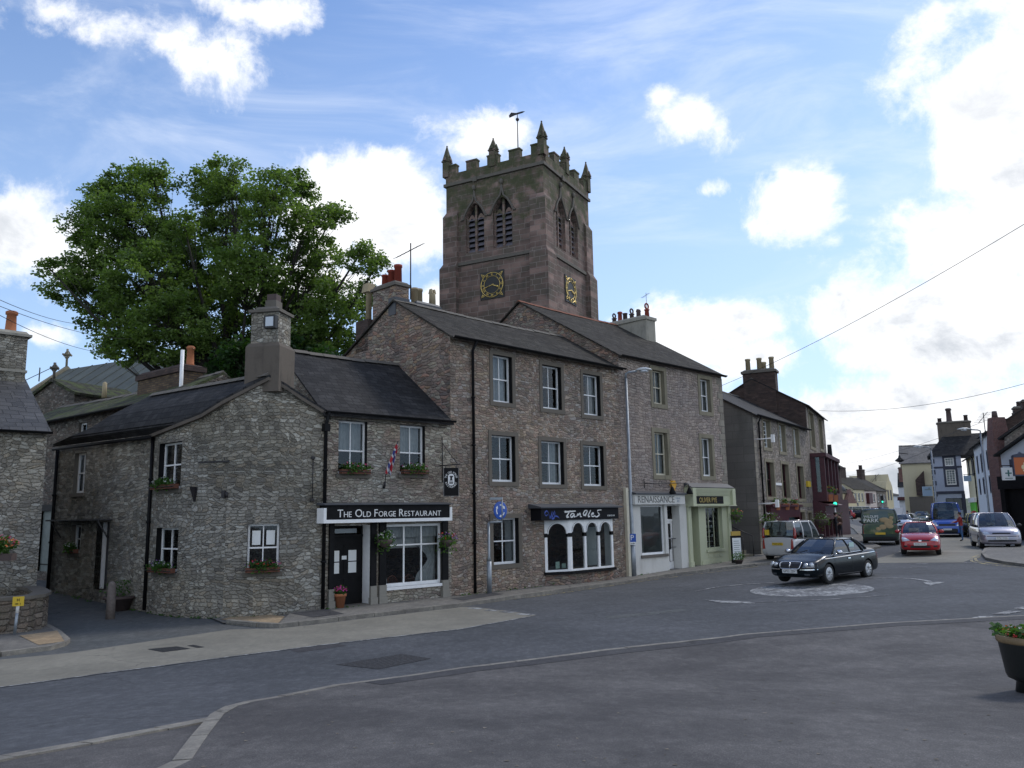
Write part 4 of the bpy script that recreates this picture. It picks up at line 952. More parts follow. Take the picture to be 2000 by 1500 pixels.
# door
b = MB(); b.box(dr[0], dr[1], .42, .47, .02, 2.08)
for xx in (.18, .58):
    for zz, hh in ((.25, .6), (1.0, .85)): b.box(dr[0] + .06 + (dr[1] - dr[0] - .12) * (xx - .1), dr[0] + .06 + (dr[1] - dr[0] - .12) * (xx + .24), .405, .419, zz, zz + hh)
dd = b.build('door', 'black_paint', fo.o, fo.zb)
b = MB(); b.box(dr[0], dr[1], .38, .47, 2.081, 2.16); b.box(dr[0], dr[0] + .07, .4, .47, 2.161, dr[3]); b.box(dr[1] - .07, dr[1], .4, .47, 2.161, dr[3]); b.box(dr[0] + .071, dr[1] - .071, .4, .47, dr[3] - .07, dr[3]); b.build('door_frame', 'black_paint', dd, fo.zb)
b = MB(); b.box(dr[0] + .14, dr[1] - .2, .43, .44, 2.2, dr[3] - .1); b.build('fanlight', mat('fanlight_glass', (.32, .36, .38), .15), dd, fo.zb)
b = MB(); wd_ = dr[1] - dr[0]
for xx in (.13, .60):
    for zz in (1.02, 1.37): b.box(dr[0] + wd_ * xx, dr[0] + wd_ * (xx + .22), .396, .4, zz, zz + .32)
b.box(dr[0] + wd_ * .42, dr[0] + wd_ * .55, .396, .4, 1.42, 1.53); b.build('notice', 'paper', dd, fo.zb)
b = MB(); b.box(dr[0], dr[0] + .004, 0, .4, .02, dr[3]); b.box(dr[1] - .004, dr[1], 0, .4, .02, dr[3]); b.box(dr[0], dr[1], 0, .4, dr[3] - .004, dr[3]); b.build('door_reveal', 'white_paint', dd, fo.zb)
bx('door_step', (dr[0], dr[1], -.1, .42, -.05, .1), 'stone_trim', fo.o, fo.zb)
# big window
x0, x1, z0, z1 = sw_
w_ = window(fo, sw_, nv=2, rec=.06, reveal='black_paint', sill=False, mid=.66, bar=.05, fr=.075)
b = MB(); b.box(x0 - .02, x1 + .02, -.06, .05, z0 - .09, z0 - .001); b.build('sill', 'white_paint', w_, fo.zb)
# draped curtains
b = MB()
def drapec(xa, xb, side, zt, zbm, yb=.3, n=16, m=12):
    for i in range(n):
        for j in range(m):
            q = []
            for (ii, jj) in ((i, j), (i + 1, j), (i + 1, j + 1), (i, j + 1)):
                v = jj / m; g = 1 - .62 * math.exp(-((v - .42) / .2) ** 2); u = ii / n
                wd = (xb - xa) * g; x = (xa + u * wd) if side < 0 else (xb - (1 - u) * wd)
                q.append((x, yb + .035 * math.sin(u * 21) * g, zbm + (zt - zbm) * v))
            b.poly(*q)
drapec(x0 + .02, x0 + .30, -1, z1 - .35, z0 + .05); drapec(x1 - .85, x1 - .02, 1, z1 - .12, z0 + .05)
n = 60
for i in range(n):
    xa, xb = x0 + (x1 - x0) * i / n, x0 + (x1 - x0) * (i + 1) / n
    b.poly((xa, .24 + .02 * math.sin(i * 1.9), z1 - .42), (xb, .24 + .02 * math.sin((i + 1) * 1.9), z1 - .42), (xb, .24 + .02 * math.sin((i + 1) * 1.9), z1 - .05), (xa, .24 + .02 * math.sin(i * 1.9), z1 - .05))
b.box(x0 + .3, x1 - .7, .34, .345, z1 - .75, z1 - .3)
b.build('curtain', 'curtain_cloth', w_, fo.zb)
for xc in (x0 + .75, x0 + 1.42):
    b = MB(); zc = z0 - .1
    b.tube([(xc - .24, .75, zc - .3)] + [(xc - .24 * math.cos(a * math.pi / 8), .75, zc + .38 * math.sin(a * math.pi / 8)) for a in range(9)] + [(xc + .24, .75, zc - .3)], .02, 6)
    for k in (-.12, -.04, .04, .12): b.tube([(xc + k, .75, zc - .3), (xc + k, .75, zc + .33)], .01, 5)
    b.box(xc - .24, xc + .24, .5, .95, zc - .34, zc - .3)
    for sx_ in (-.2, .2):
        for yy in (.55, .9): b.tube([(xc + sx_, yy, 0.05), (xc + sx_, yy, zc - .34)], .02, 5)
    o = b.build('dining_chair', mat('chair_wood', (.20, .07, .04), .4), None, fo.zb)
    o.location = fo.o.location; o.rotation_euler = fo.o.rotation_euler
    tag(o, 'hoop backed wooden dining chair inside the restaurant window, ' + ('left of the pair' if xc < x0 + 1 else 'right of the pair'), 'chair', 'chairs inside the restaurant window')
# corner pipe between cottage and restaurant
pipe(fo, [(.02, -.28, ze - .06), (.03, -.1, ze - .45), (.03, -.1, .1)], .055)
bx('pipe_hopper', (-.06, .12, -.2, -.02, ze - .62, ze - .4), 'black_paint', fo.o, fo.zb)
# cable under the eaves
b = MB(); b.tube([(.2 + (L - .4) * k / 20, -.03, ze - .22 - .03 * abs(math.sin(k * .9))) for k in range(21)], .008, 4); b.build('cable', 'iron', fo.o, fo.zb)
# =============== three storey terrace with arched shop ===============
ta = Bd('terraced_house', (-2.09, 27.4), (4.54, 34.3), 'three storey pinkish rubble house with stone framed sashes and a black and white arched shopfront', 'house', zb=0.)
L = ta.L; ze = 8.74; ya = 3.05; za = 10.55; D = 6.5
holes = [(962, 695, 1000, 786), (1059, 715, 1096, 799), (1139, 732, 1172, 811), (960, 851, 1006, 941), (1057, 862, 1101, 946), (1139, 870, 1179, 949), (963, 1012, 1013, 1102)]
hr = [ta.rect(*h) for h in holes]
bayh = ta.rect(1064, 1018, 1199, 1108); bayh = (bayh[0] + .02, bayh[1] - .1, bayh[2], bayh[3])
gable_body(ta, L, D, -.3, ze, ya, za, 8.75, hr + [bayh], 'rubble_pink', 'rubble_gable')
gable_roof(ta, 0, L, D, ze, ya, za, 8.75, 'slate_stone', .25, (.10, 0), sag=.08, seed=2)
gutter(ta, -.1, L + .1, -.3, ze - .04)
cs = ['full', None, 'right', None, 'right', None, 'sides']
for r_, c_ in zip(hr, cs): window(ta, r_, nv=1, rec=.17, reveal='black_paint', sw=.155, curtain=c_)
chl = ta.onX(728, 600)[0]; 
z_c = ta.onX(765, 553)[1]
chimney(ta, -.01, .62, 3.0, 4.4, za - 1.0, z_c - .12, 'rubble_gable', 'stone_trim', [(.3, 3.25, .72, .15, 1, 'terracotta_red'), (.3, 3.65, .6, .14, 1, 'terracotta_red'), (.3, 4.05, .5, .13, 1, 'terracotta_red')], band=.1)
b = MB(); b.box(-.03, .64, 2.97, 3.4, za - .5, za + .18); b.build('lead_flashing', 'lead', ta.o, 0)
for k in range(1):
    b = MB(); pot(b, .2, 4.95, za - .45, 1.35, .12, 1); b.taper(.0, .4, 4.75, 5.15, za + .75, za + 1.1, .8)
    b.build('flue_pot', 'buff_pot', ta.o, 0)
bx('rear_stack', (.0, .8, 4.7, 5.5, za - 1.6, za - .35), 'brick_dark', ta.o, 0)
# little stack behind the ridge
zr = 10.6
chimney(ta, 2.3, 3.6, 4.6, 5.4, 9.2, 11.15, 'cement_pale', 'lead', [(1.95, 4.9, .5, .13, 0, 'terracotta'), (2.45, 4.9, .62, .15, 1, 'buff_pot'), (2.85, 5.1, .7, .15, 1, 'buff_pot'), (3.4, 4.9, .75, .15, 3, 'buff_pot')], band=.08, capo=.04)
# downpipes
xp = ta.onY(921, 800)[0]; pipe(ta, [(xp, -.3, ze - .1), (xp, -.09, ze - .4), (xp, -.09, .1)], .05)
# shopfront
sy = -.52; s1 = ta.rect(1057, 992, 1208, 1015, sy)
b = MB(); b.box(s1[0], s1[1], sy, -.002, s1[2], s1[3]); sf = b.build('shopfront', mat('sign_black', (.010, .010, .013), .55, spec=.12), ta.o, 0)
b = MB(); b.prism([(s1[0] - .12, -.002, s1[3] + .17), (s1[0] - .12, sy - .1, s1[3] + .05), (s1[0] - .12, sy - .1, s1[3] + .002), (s1[0] - .12, -.002, s1[3] + .002)], (s1[1] - s1[0] + .3, 0, 0)); b.build('canopy', 'lead', sf, 0, True)
# script lettering from strokes
def strokes(paths, x0, z0, sx_, sz_, y, r, m, parent, name='lettering', shear=.0, taperr=True):
    b = MB()
    for pth in paths:
        P = [Vector((x0 + (p[0] + shear * p[1]) * sx_, 0, z0 + p[1] * sz_)) for p in pth]
        # catmull-rom
        Q = []
        for i in range(len(P) - 1):
            a, c, d, e = P[max(i - 1, 0)], P[i], P[i + 1], P[min(i + 2, len(P) - 1)]
            for k in range(5):
                t = k / 5; Q.append(.5 * ((2 * c) + (d - a) * t + (2 * a - 5 * c + 4 * d - e) * t * t + (3 * c - a - 3 * d + e) * t ** 3))
        Q.append(P[-1]); n = len(Q)
        for i in range(n - 1):
            d = (Q[i + 1] - Q[i]); 
            if d.length < 1e-6: continue
            w1 = r * (.45 + .55 * math.sin(math.pi * (i + .5) / n)) if taperr else r
            nn = Vector((-.45, 0, .9)) * w1                                   # broad-nib pen
            nn2 = Vector((-d.z, 0, d.x)).normalized() * w1 * .45
            v = nn + nn2 if nn.dot(nn2) > 0 else nn - nn2
            v = v * .8
            b.poly(*[(q.x, y, q.z) for q in (Q[i] - v, Q[i + 1] - v, Q[i + 1] + v, Q[i] + v)])
    return b.build(name, m, parent, 0)
tg = ta.rect(1101, 997, 1175, 1011, sy - .006)
T_ = [[(.2, 1.15), (0, .95), (.5, 1.0), (1.5, 1.1)], [(.75, 1.25), (.5, .5), (.35, 0), (.7, .05)], [(1.35, .6), (1.05, .65), (.85, .2), (1.1, .0), (1.4, .5), (1.35, .05), (1.6, .1)],
      [(1.7, .0), (1.85, .62), (1.8, .3), (2.2, .66), (2.2, .1), (2.45, .08)], [(3.1, 1.2), (2.75, 1.1), (2.6, .4), (2.9, .35), (3.15, 1.1), (2.95, .1)], [(3.6, 1.25), (3.3, .1), (3.6, .1)],
      [(3.75, .35), (4.1, .55), (3.95, .7), (3.75, .3), (4.0, .02), (4.35, .2)], [(5.15, 1.25), (4.6, 1.15), (4.7, .7), (4.95, .4), (4.6, -.05), (4.2, .1)]]
strokes(T_, tg[0], tg[2] + .03, (tg[1] - tg[0]) / 5.3, (tg[3] - tg[2]) * .75, sy - .006, .028, 'sign_white', sf, shear=.12)
bl = ta.rect(1064, 997, 1092, 1013, sy - .006); BLUE = mat('logo_blue', (.05, .10, .45), .5)
strokes([[(.45, .7), (.2, .5), (0, .9), (.3, 1.3), (.6, .9), (.8, .0)], [(1.2, 1.2), (1.05, .6), (.8, 0)], [(1.6, 1.3), (1.3, .6), (1.1, 0), (1.5, .1), (1.65, 1.1)], [(1.3, .1), (1.7, .4), (2.1, .3), (2.3, 0)]], bl[0], bl[2], (bl[1] - bl[0]) / 2.3, (bl[3] - bl[2]) / 1.35, sy - .006, .022, BLUE, sf, name='sign_logo')
r_ = ta.rect(1186, 1003, 1200, 1009, sy); lettering('01768 371140', (r_[0] + r_[1]) / 2, sy - .005, (r_[2] + r_[3]) / 2 - .02, .09, 'sign_white', sf, name='phone_number', width=r_[1] - r_[0])
# bay with arches, canted plan
x0, x1, z0, z1 = bayh; z1 = s1[2] - .001; xc = ta.onY(1114, 1060, -.42)[0]; yb = -.42
xa = ta.onY(1064, 1060, -.02)[0]; xb = ta.onY(1198, 1060, yb)[0]
pl = [(xa, -.02), (xc, yb), (xb, yb)]
def arcade(p, q, n, mb, gb_, cb_):
    p, q = Vector(p), Vector(q); d = q - p; Ln = d.length; t = d / Ln; nn = Vector((-t.y, t.x)); pw = .11
    f = lambda x, y, z: (p.x + t.x * x + nn.x * y, p.y + t.y * x + nn.y * y, z)
    for k in range(n + 1):
        x = pw / 2 + (Ln - pw) * k / n; _bx(mb, f, x - pw / 2, x + pw / 2, 0, .09, z0, z1)
        _bx(cb_, f, x - pw / 2 - .012, x + pw / 2 + .012, -.012, .10, z1 - .62, z1 - .48)
    for k in range(n):
        a = pw + (Ln - pw) * k / n; c = (Ln - pw) * (k + 1) / n; R = (c - a) / 2; zc = z1 - .06 - R * 1.05; m_ = (a + c) / 2; s = 12
        if True:
            for i in range(s):
                a1, a2 = math.pi * i / s, math.pi * (i + 1) / s
                pA, pB = (m_ - R * math.cos(a1), zc + R * math.sin(a1)), (m_ - R * math.cos(a2), zc + R * math.sin(a2))
                ang = [f(pA[0], .012, pA[1]), f(pB[0], .012, pB[1]), f(pB[0], .012, z1), f(pA[0], .012, z1)]; mb.poly(*ang)
                R2 = .9; qA, qB = (m_ - R * R2 * math.cos(a1), zc + R * R2 * math.sin(a1)), (m_ - R * R2 * math.cos(a2), zc + R * R2 * math.sin(a2))
                mb.poly(f(pA[0], -.015, pA[1]), f(pB[0], -.015, pB[1]), f(qB[0], -.015, qB[1]), f(qA[0], -.015, qA[1])); mb.poly(f(qA[0], -.015, qA[1]), f(qB[0], -.015, qB[1]), f(qB[0], .06, qB[1]), f(qA[0], .06, qA[1]))
        gb_.poly(f(a, .05, z0), f(c, .05, z0), f(c, .05, z1), f(a, .05, z1))
    _bx(mb, f, 0, Ln, -.01, .12, z0 - .07, z0 - .001)
    _bx(cb_, f, -.05, Ln + .05, -.08, .1, z0 - .17, z0 - .071)
mb, gb_, cb_ = MB(), MB(), MB()
arcade(pl[0], pl[1], 1, mb, gb_, cb_); arcade(pl[1], pl[2], 3, mb, gb_, cb_)
mb.box(xb - .02, xb + .0, yb, -.002, z0 - .07, z1)
bw = mb.build('shop_window', 'white_paint', ta.o, 0); gb_.build('pane', 'window_glass', bw, 0); cb_.build('black_trim', 'black_paint', bw, 0)
b = MB(); b.prism([(xa + .0, -.02, -.3), (xc, yb + .05, -.3), (xb, yb + .05, -.3), (xb, .1, -.3), (xa, .1, -.3)], (0, 0, z0 - .17 + .3)); ta.part(b, 'stall_riser', 'rubble_gable')
# display interior
b = MB(); b.box(x0, x1, .1, 1.4, z0 - .02, z0); b.build('display_floor', mat('interior_dark', (.06, .055, .05), .8), bw, 0)
b = MB(); q = .12
for k, (dx, h_) in enumerate(((.55, .28), (.9, .20))): b.box(xa + dx, xa + dx + .22, -.05, -.04, z0 + .03, z0 + h_)
b.build('display_card', mat('card_pale', (.45, .6, .5), .7), bw, 0)
bx('display_panel', (xb - .75, xb - .1, .35, .36, z0, z1 - .3), mat('interior_grey', (.35, .38, .38), .8), bw, 0)
# =============== pale shop house (two shops) ===============
re_ = Bd('corner_terrace_house', (4.54, 34.3), (10.41, 40.2), 'three storey squared stone house with one white and one sage green shopfront', 'house', zb=0.)
L = re_.L; ze = 9.32; ya = 5.78; za = 12.75; D = 11.5
hs = [(1275, 724, 1297, 789), (1368, 741, 1387, 804), (1279, 845, 1304, 928), (1371, 856, 1391, 930)]
hr = [re_.rect(*h) for h in hs]
hsw, hdo, hdo2, hsw2 = re_.rect(1250, 987, 1297, 1083), re_.rect(1303, 988, 1327, 1108), re_.rect(1350, 987, 1364, 1104), re_.rect(1377, 990, 1409, 1072)
hdo = (hdo[0], hdo[1], .15, hdo[3]); hdo2 = (hdo2[0], hdo2[1], .12, hdo2[3])
gable_body(re_, L, D, -.3, ze, ya, za, 9.3, hr + [hsw, hdo, hdo2, hsw2], 'rubble_cut', 'rubble_gable')
gable_roof(re_, 0, L, D, ze, ya, za, 9.3, 'slate_stone', .2, (.12, .15), sag=.06, rm='ridge_red', seed=3)
gutter(re_, -.1, L + .1, -.24, ze - .03)
for i, (r_, c_) in enumerate(zip(hr, ['right', 'sides', 'right', 'sides'])):
    window(re_, r_, nv=1, rec=.17, reveal='sandstone', sw=.19, surm='sandstone', curtain=c_, m='cream_paint' if i in (0, 2) else 'white_paint')
b = MB()
for k in range(26):       # quoins at the right corner
    z = .2 + k * .345
    w_ = .5 if k % 2 else .3; b.box(L - w_, L + .012, -.014, .001, z, z + .325)
b.build('quoins', 'quoin', re_.o, 0)
ychf = 3.82; zc1 = re_.onX(1268, 618, L)[1]
chimney(re_, L - .8, L + .02, 3.8, 6.4, 10.6, 12.78, 'cement_pale', 'cement_pale', [], band=.16)
cc = [o for o in kids(re_.o) if o.name.startswith('chimney')][-1]
for x_, st, h_ in ((2.4, 2, .6), (2.0, 0, .65), (1.65, 1, .5), (1.2, 2, .65), (.75, 3, .55), (.2, 2, .75)):
    p = MB(); pot(p, L - .4, 3.8 + x_, 12.96, h_, .13, st); p.build('chimney_pot', 'terracotta_red' if x_ in (.2,) else ('pot_dark' if st != 0 else 'terracotta_red'), cc, 0)
# white shopfront
sy = -.3; s1 = re_.rect(1240, 966, 1338, 985, sy)
b = MB(); b.box(s1[0], s1[1], sy, -.002, s1[2], s1[3]); sf = b.build('shopfront', 'white_render', re_.o, 0)
xl = .05; xr = re_.onY(1343, 1040, -.05)[0]
b = MB(); wall(b, xl, xr, -.3, [(xl, s1[2]), (xr, s1[2])], [hsw, hdo], y=-.06); wall(b, xl, s1[0], s1[2], [(xl, s1[3] + .1), (s1[0], s1[3] + .1)], y=-.06); b.box(xr, xr + .001, -.06, 0, -.3, s1[2]); b.build('shopfront_wall', 'white_render', sf, 0)
b = MB(); b.prism([(s1[0] - .04, -.002, s1[3] + .15), (s1[0] - .04, sy - .1, s1[3] + .06), (s1[0] - .04, sy - .1, s1[3] + .002), (s1[0] - .04, -.002, s1[3] + .002)], (s1[1] - s1[0] + .1, 0, 0)); b.build('canopy', 'lead', sf, 0, True)
b = MB(); b.box(.001, .16, -.14, -.002, -.2, s1[3] + .28); b.build('end_pilaster', 'cream_paint', sf, 0)
r_ = re_.rect(1246, 970, 1317, 982, sy); lettering('RENAISSANCE', (r_[0] + r_[1]) / 2, sy - .005, (r_[2] + r_[3]) / 2, .40, mat('sign_grey', (.14, .14, .13), .6), sf, width=r_[1] - r_[0])
r_ = re_.rect(1320, 971, 1329, 976, sy); lettering('FINE', (r_[0] + r_[1]) / 2, sy - .005, (r_[2] + r_[3]) / 2, .13, mat('sign_pale_blue', (.4, .45, .5), .6), sf, width=r_[1] - r_[0]); 
r_ = re_.rect(1322, 977, 1327, 981, sy); lettering('ART', (r_[0] + r_[1]) / 2, sy - .005, (r_[2] + r_[3]) / 2, .13, M['sign_pale_blue'], sf, width=r_[1] - r_[0])
w_ = window(re_, hsw, 'white_paint', rec=.12, nv=0, sash=False, reveal='white_render', sillm='stone_trim', fr=.06, y0=-.06)
x0, x1, z0, z1 = hsw
b = MB(); b.poly((x0, 1.1, z0), (x1, 1.1, z0), (x1, 1.1, z1), (x0, 1.1, z1)); b.box(x0, x1, .2, 1.1, z0 - .02, z0); b.box(x1 - .02, x1, .2, 1.1, z0, z1); b.build('display_back', mat('display_wall', (.30, .31, .30), .85), w_, 0)
# mannequin (a shop dummy: its own thing)
mq_ = tag(empty('mannequin', re_.world(x0 + .32, .35, z0), math.atan2(re_.t.y, re_.t.x)), 'headless shop dummy in a teal dress inside the white shop window', 'mannequin')
b = MB(); b.lathe([(.12, .95), (.17, .85), (.155, .75), (.12, 1.05), (.105, 1.15), (.15, 1.32), (.17, 1.42), (.10, 1.5), (.05, 1.54)][3:], 14); b.lathe([(.13, .35), (.17, .6), (.165, .8), (.12, 1.06)], 14)
b.build('dress', mat('teal_cloth', (.02, .13, .17), .8, var=.2), mq_)
b = MB(); b.lathe([(.045, 1.53), (.04, 1.62), (.045, 1.66), (.01, 1.68)], 10); b.lathe([(.14, .0), (.15, .02), (.02, .03), (.015, .5)], 12)
for s in (-1, 1): b.tube([(s * .15, 0, 1.42), (s * .2, .01, 1.2), (s * .19, -.02, .95), (s * .17, -.04, .75)], [.045, .038, .03, .02], 8)
b.build('torso', mat('dummy_skin', (.55, .5, .42), .6), mq_)
mq_.scale = (.95, .95, .95)
x0, x1, z0, z1 = hdo
b = MB()
_f = lambda x, y, z: (x, y, z)
dz0, dz1 = z0 + .02, z0 + 2.1
yy = .35; b.box(x0 + .02, x0 + .12, yy, yy + .05, dz0, dz1); b.box(x1 - .12, x1 - .02, yy, yy + .05, dz0, dz1); b.box(x0 + .121, x1 - .121, yy, yy + .05, dz0, dz0 + .85); b.box(x0 + .121, x1 - .121, yy, yy + .05, dz1 - .1, dz1); b.box(x0 + .121, x1 - .121, yy, yy + .05, dz0 + 1.3, dz0 + 1.36)
b.box((x0 + x1) / 2 - .015, (x0 + x1) / 2 + .015, yy, yy + .05, dz0 + .851, dz1 - .101)
b.box(x0, x1, yy - .02, yy + .08, dz1 + .001, dz1 + .1); dd = b.build('door', 'white_paint', re_.o, 0)
b = MB(); b.poly((x0 + .1, yy + .03, dz0 + .85), (x1 - .1, yy + .03, dz0 + .85), (x1 - .1, yy + .03, dz1 - .1), (x0 + .1, yy + .03, dz1 - .1)); b.poly((x0 + .04, yy + .03, dz1 + .1), (x1 - .04, yy + .03, dz1 + .1), (x1 - .04, yy + .03, z1), (x0 + .04, yy + .03, z1)); b.build('pane', 'window_glass', dd, 0)
b = MB(); b.box(x0, x0 + .003, -.06, yy, z0, z1); b.box(x1 - .003, x1, -.06, yy, z0, z1); b.box(x0, x1, -.06, yy, z1 - .003, z1); b.build('door_reveal', 'white_render', dd, 0)
b = MB(); gx0, gx1 = (x0 + x1) / 2 - .06, x1 + .02
for q in ((gx0, gx0 + .25, dz0 + .35, dz0 + 1.35), (gx0 - .08, gx1 + .1, dz0 + .95, dz0 + 1.32)):
    b.tube([(q[0], .2, q[2]), (q[1], .2, q[2]), (q[1], .2, q[3]), (q[0], .2, q[3]), (q[0], .2, q[2])], .015, 5)
b.build('door_grille', 'iron', dd, 0)
b = MB(); b.box((x0 + x1) / 2, (x0 + x1) / 2 + .13, yy - .012, yy - .002, dz0 + .9, dz0 + 1.28); b.build('notice', 'paper', dd, 0)
b = MB(); b.box(x0 - .03, x1 + .25, -.35, yy, -.1, z0 - .02); b.build('door_step', mat('step_stone', (.25, .13, .08), .9, var=.3), re_.o, 0)
# sage shopfront
xg0, xg1 = re_.onY(1344, 1040, -.1)[0], re_.onY(1428, 1040, -.1)[0]; sy2 = -.34
s2 = re_.rect(1353, 969, 1413, 984, sy2)
b = MB(); b.box(xg0 + .02, xg1 - .02, sy2 + .01, -.002, s2[2] - .06, s2[3] + .38); sf2 = b.build('shopfront', 'sage', re_.o, 0)
b = MB(); wall(b, xg0, xg1, -.3, [(xg0, s2[2] - .05), (xg1, s2[2] - .05)], [hdo2, hsw2], y=-.07); b.box(xg1, xg1 + .002, -.07, 0, -.3, s2[2]); b.build('shopfront_wall', 'sage', sf2, 0)
b = MB(); b.box(s2[0], s2[1], sy2, sy2 + .009, s2[2], s2[3]); b.build('sign_board', M['sign_black'], sf2, 0)
b = MB()
for xx in (xg0 + .0, xg1 - .26):
    b.box(xx, xx + .26, sy2 - .12, -.003, s2[2] - .07, s2[3] + .36); b.lathe([(.13, xx + .001), (.13, xx + .259)], 14, (0, 0, 0), 'x') if 0 else None
    n = 8; pts = [(xx, -.12 + -.16 * math.cos(math.pi * k / n) - .04, s2[3] + .36 + .14 * math.sin(math.pi * k / n)) for k in range(n + 1)]; b.prism(pts, (.26, 0, 0))
    b.box(xx + .02, xx + .24, -.15, -.071, .0, s2[2] - .071); b.box(xx - .01, xx + .27, -.19, -.072, -.1, .45)
for k in range(4): b.box(xg0 + .27, xg1 - .27, sy2 - .03 * k - .01, sy2 - .002, s2[3] + .12 + k * .06, s2[3] + .17 + k * .06)
n = int((xg1 - xg0 - .6) / .11)
for k in range(n): b.box(xg0 + .3 + k * .11, xg0 + .36 + k * .11, sy2 - .03, sy2 - .002, s2[3] + .02, s2[3] + .11)
b.box(xg0 - .04, xg1 + .04, sy2 - .14, -.004, s2[2] - .11, s2[2] - .072)
for k in range(3): xa_, xb_ = hsw2[0] + (hsw2[1] - hsw2[0]) * (k + .08) / 3, hsw2[0] + (hsw2[1] - hsw2[0]) * (k + .9) / 3; b.box(xa_, xb_, -.085, -.0705, .55, hsw2[2] - .2)
b.box(hdo2[1] + .1, xg1 - .3, -.10, -.0705, .0, .42)
b.build('mouldings', 'sage', sf2, 0)
b = MB(); b.prism([(xg0 - .0, -.002, s2[3] + .62), (xg0, sy2 - .08, s2[3] + .40), (xg0, sy2 - .08, s2[3] + .385), (xg0, -.002, s2[3] + .385)], (xg1 - xg0, 0, 0)); b.build('canopy', 'lead', sf2, 0, True)
GOLD = mat('gold_paint', (.48, .36, .11), .4, .3)
r_ = re_.rect(1366, 972, 1400, 982, sy2); lettering('OLIVER PYE', (r_[0] + r_[1]) / 2, sy2 - .005, (r_[2] + r_[3]) / 2, .32, GOLD, sf2, width=r_[1] - r_[0])
for q in ((1355, 1363), (1403, 1411)): r_ = re_.rect(q[0], 976, q[1], 979, sy2); lettering('ANTIQUES', (r_[0] + r_[1]) / 2, sy2 - .005, (r_[2] + r_[3]) / 2, .08, mat('sign_rust', (.3, .12, .06), .5), sf2, width=r_[1] - r_[0]) if q[0] < 0 else bx('sign_line', (r_[0], r_[1], sy2 - .004, sy2 - .001, r_[2] + .05, r_[3] - .02), mat('sign_rust', (.3, .12, .06), .5), sf2, 0)
w_ = window(re_, hsw2, 'sage', rec=.16, nv=2, sash=False, reveal='sage', sillm='sage', fr=.05, y0=-.07)
x0, x1, z0, z1 = hsw2
b = MB(); b.box(x0 + .1, x1 - .1, .3, .7, z0, z0 + .02)
for k in range(5): b.box(x0 + .1, x1 - .1, .35, .6, z0 + .1 + k * .22, z0 + .115 + k * .22)
b.build('display_shelf', mat('shelf_white', (.5, .52, .52), .6), w_, 0)
b = MB()
for k in range(16): b.lathe([(.03, 0), (.05, .04), (.02, .1)], 8, (U(x0 + .15, x1 - .15), U(.36, .55), z0 + .12 + .22 * random.randint(0, 4)))
b.build('display_china', mat('china', (.6, .6, .58), .3), w_, 0)
x0, x1, z0, z1 = hdo2; yy = .35; b = MB()
b.box(x0 + .02, x0 + .12, yy, yy + .05, z0, z0 + 2.05); b.box(x1 - .12, x1 - .02, yy, yy + .05, z0, z0 + 2.05); b.box(x0 + .121, x1 - .121, yy, yy + .05, z0, z0 + .8); b.box(x0 + .121, x1 - .121, yy, yy + .05, z0 + 1.35, z0 + 1.42); b.box(x0 + .121, x1 - .121, yy, yy + .05, z0 + 1.97, z0 + 2.05); b.box(x0, x1, yy - .02, yy + .07, z0 + 2.051, z0 + 2.15)
dd = b.build('door', 'sage', re_.o, 0)
b = MB(); b.poly((x0 + .1, yy + .03, z0 + .8), (x1 - .1, yy + .03, z0 + .8), (x1 - .1, yy + .03, z0 + 1.97), (x0 + .1, yy + .03, z0 + 1.97)); b.poly((x0, yy + .03, z0 + 2.15), (x1, yy + .03, z0 + 2.15), (x1, yy + .03, z1), (x0, yy + .03, z1)); b.build('pane', 'window_glass', dd, 0)
b = MB(); b.box(x0, x0 + .003, -.07, yy, z0, z1); b.box(x1 - .003, x1, -.07, yy, z0, z1); b.box(x0, x1, -.07, yy, z1 - .003, z1); b.build('door_reveal', 'sage', dd, 0)
bx('door_step', (x0 - .05, x1 + .05, -.2, yy, -.1, z0 - .002), 'stone_trim', re_.o, 0)
# =============== house beyond the steps ===============
fh = Bd('stepped_house', (12.83, 43.6), (19.02, 52.8), 'grey stone three storey house with maroon ground floor shop behind the white people carrier', 'house')
L = fh.L; ze = 7.78; ya = 4.2; za = 10.2; D = 8.5
hs = [(1491, 822, 1504, 874), (1522, 830, 1533, 882), (1550, 838, 1560, 888), (1497, 903, 1512, 970), (1528, 907, 1541, 972), (1558, 911, 1570, 974)]
hr = [fh.rect(*h) for h in hs]; hg = [fh.rect(1560, 1000, 1573, 1062), fh.rect(1580, 1001, 1587, 1062)]
gable_body(fh, L, D, -.3, ze, ya, za, 7.8, hr + hg, 'rubble_street', 'render_block')
gable_roof(fh, 0, L, D, ze, ya, za, 7.8, 'slate', .2, (.15, 0), seed=4)
gutter(fh, -.05, L, -.25, ze - .03)
for i, r_ in enumerate(hr):
    window(fh, r_, 'white_paint' if i < 3 else 'maroon_paint', rec=.2, nv=1, nh=2 if i < 3 else 0, reveal='sandstone', sw=.18, surm='sandstone', curtain='full' if i < 3 else 'half', fr=.06, bar=.03)
for r_ in hg: window(fh, r_, 'maroon_paint', rec=.15, nv=0, reveal='sandstone', sw=.12, surm='sandstone')
b = MB()
for k in range(23): z = .3 + k * .33; w_ = .5 if k % 2 else .32; b.box(-.012, w_, -.014, .001, z, z + .31)
b.build('quoins', 'quoin', fh.o, fh.zb)
pipe(fh, [(.75, -.25, ze - .1), (.75, -.08, ze - .4), (.75, -.08, .4)], .05)
sf1 = fh.rect(1500, 990, 1556, 1060); xs0, xs1 = fh.onY(1499, 1030)[0], fh.onY(1557, 1030)[0]; zt = sf1[3]
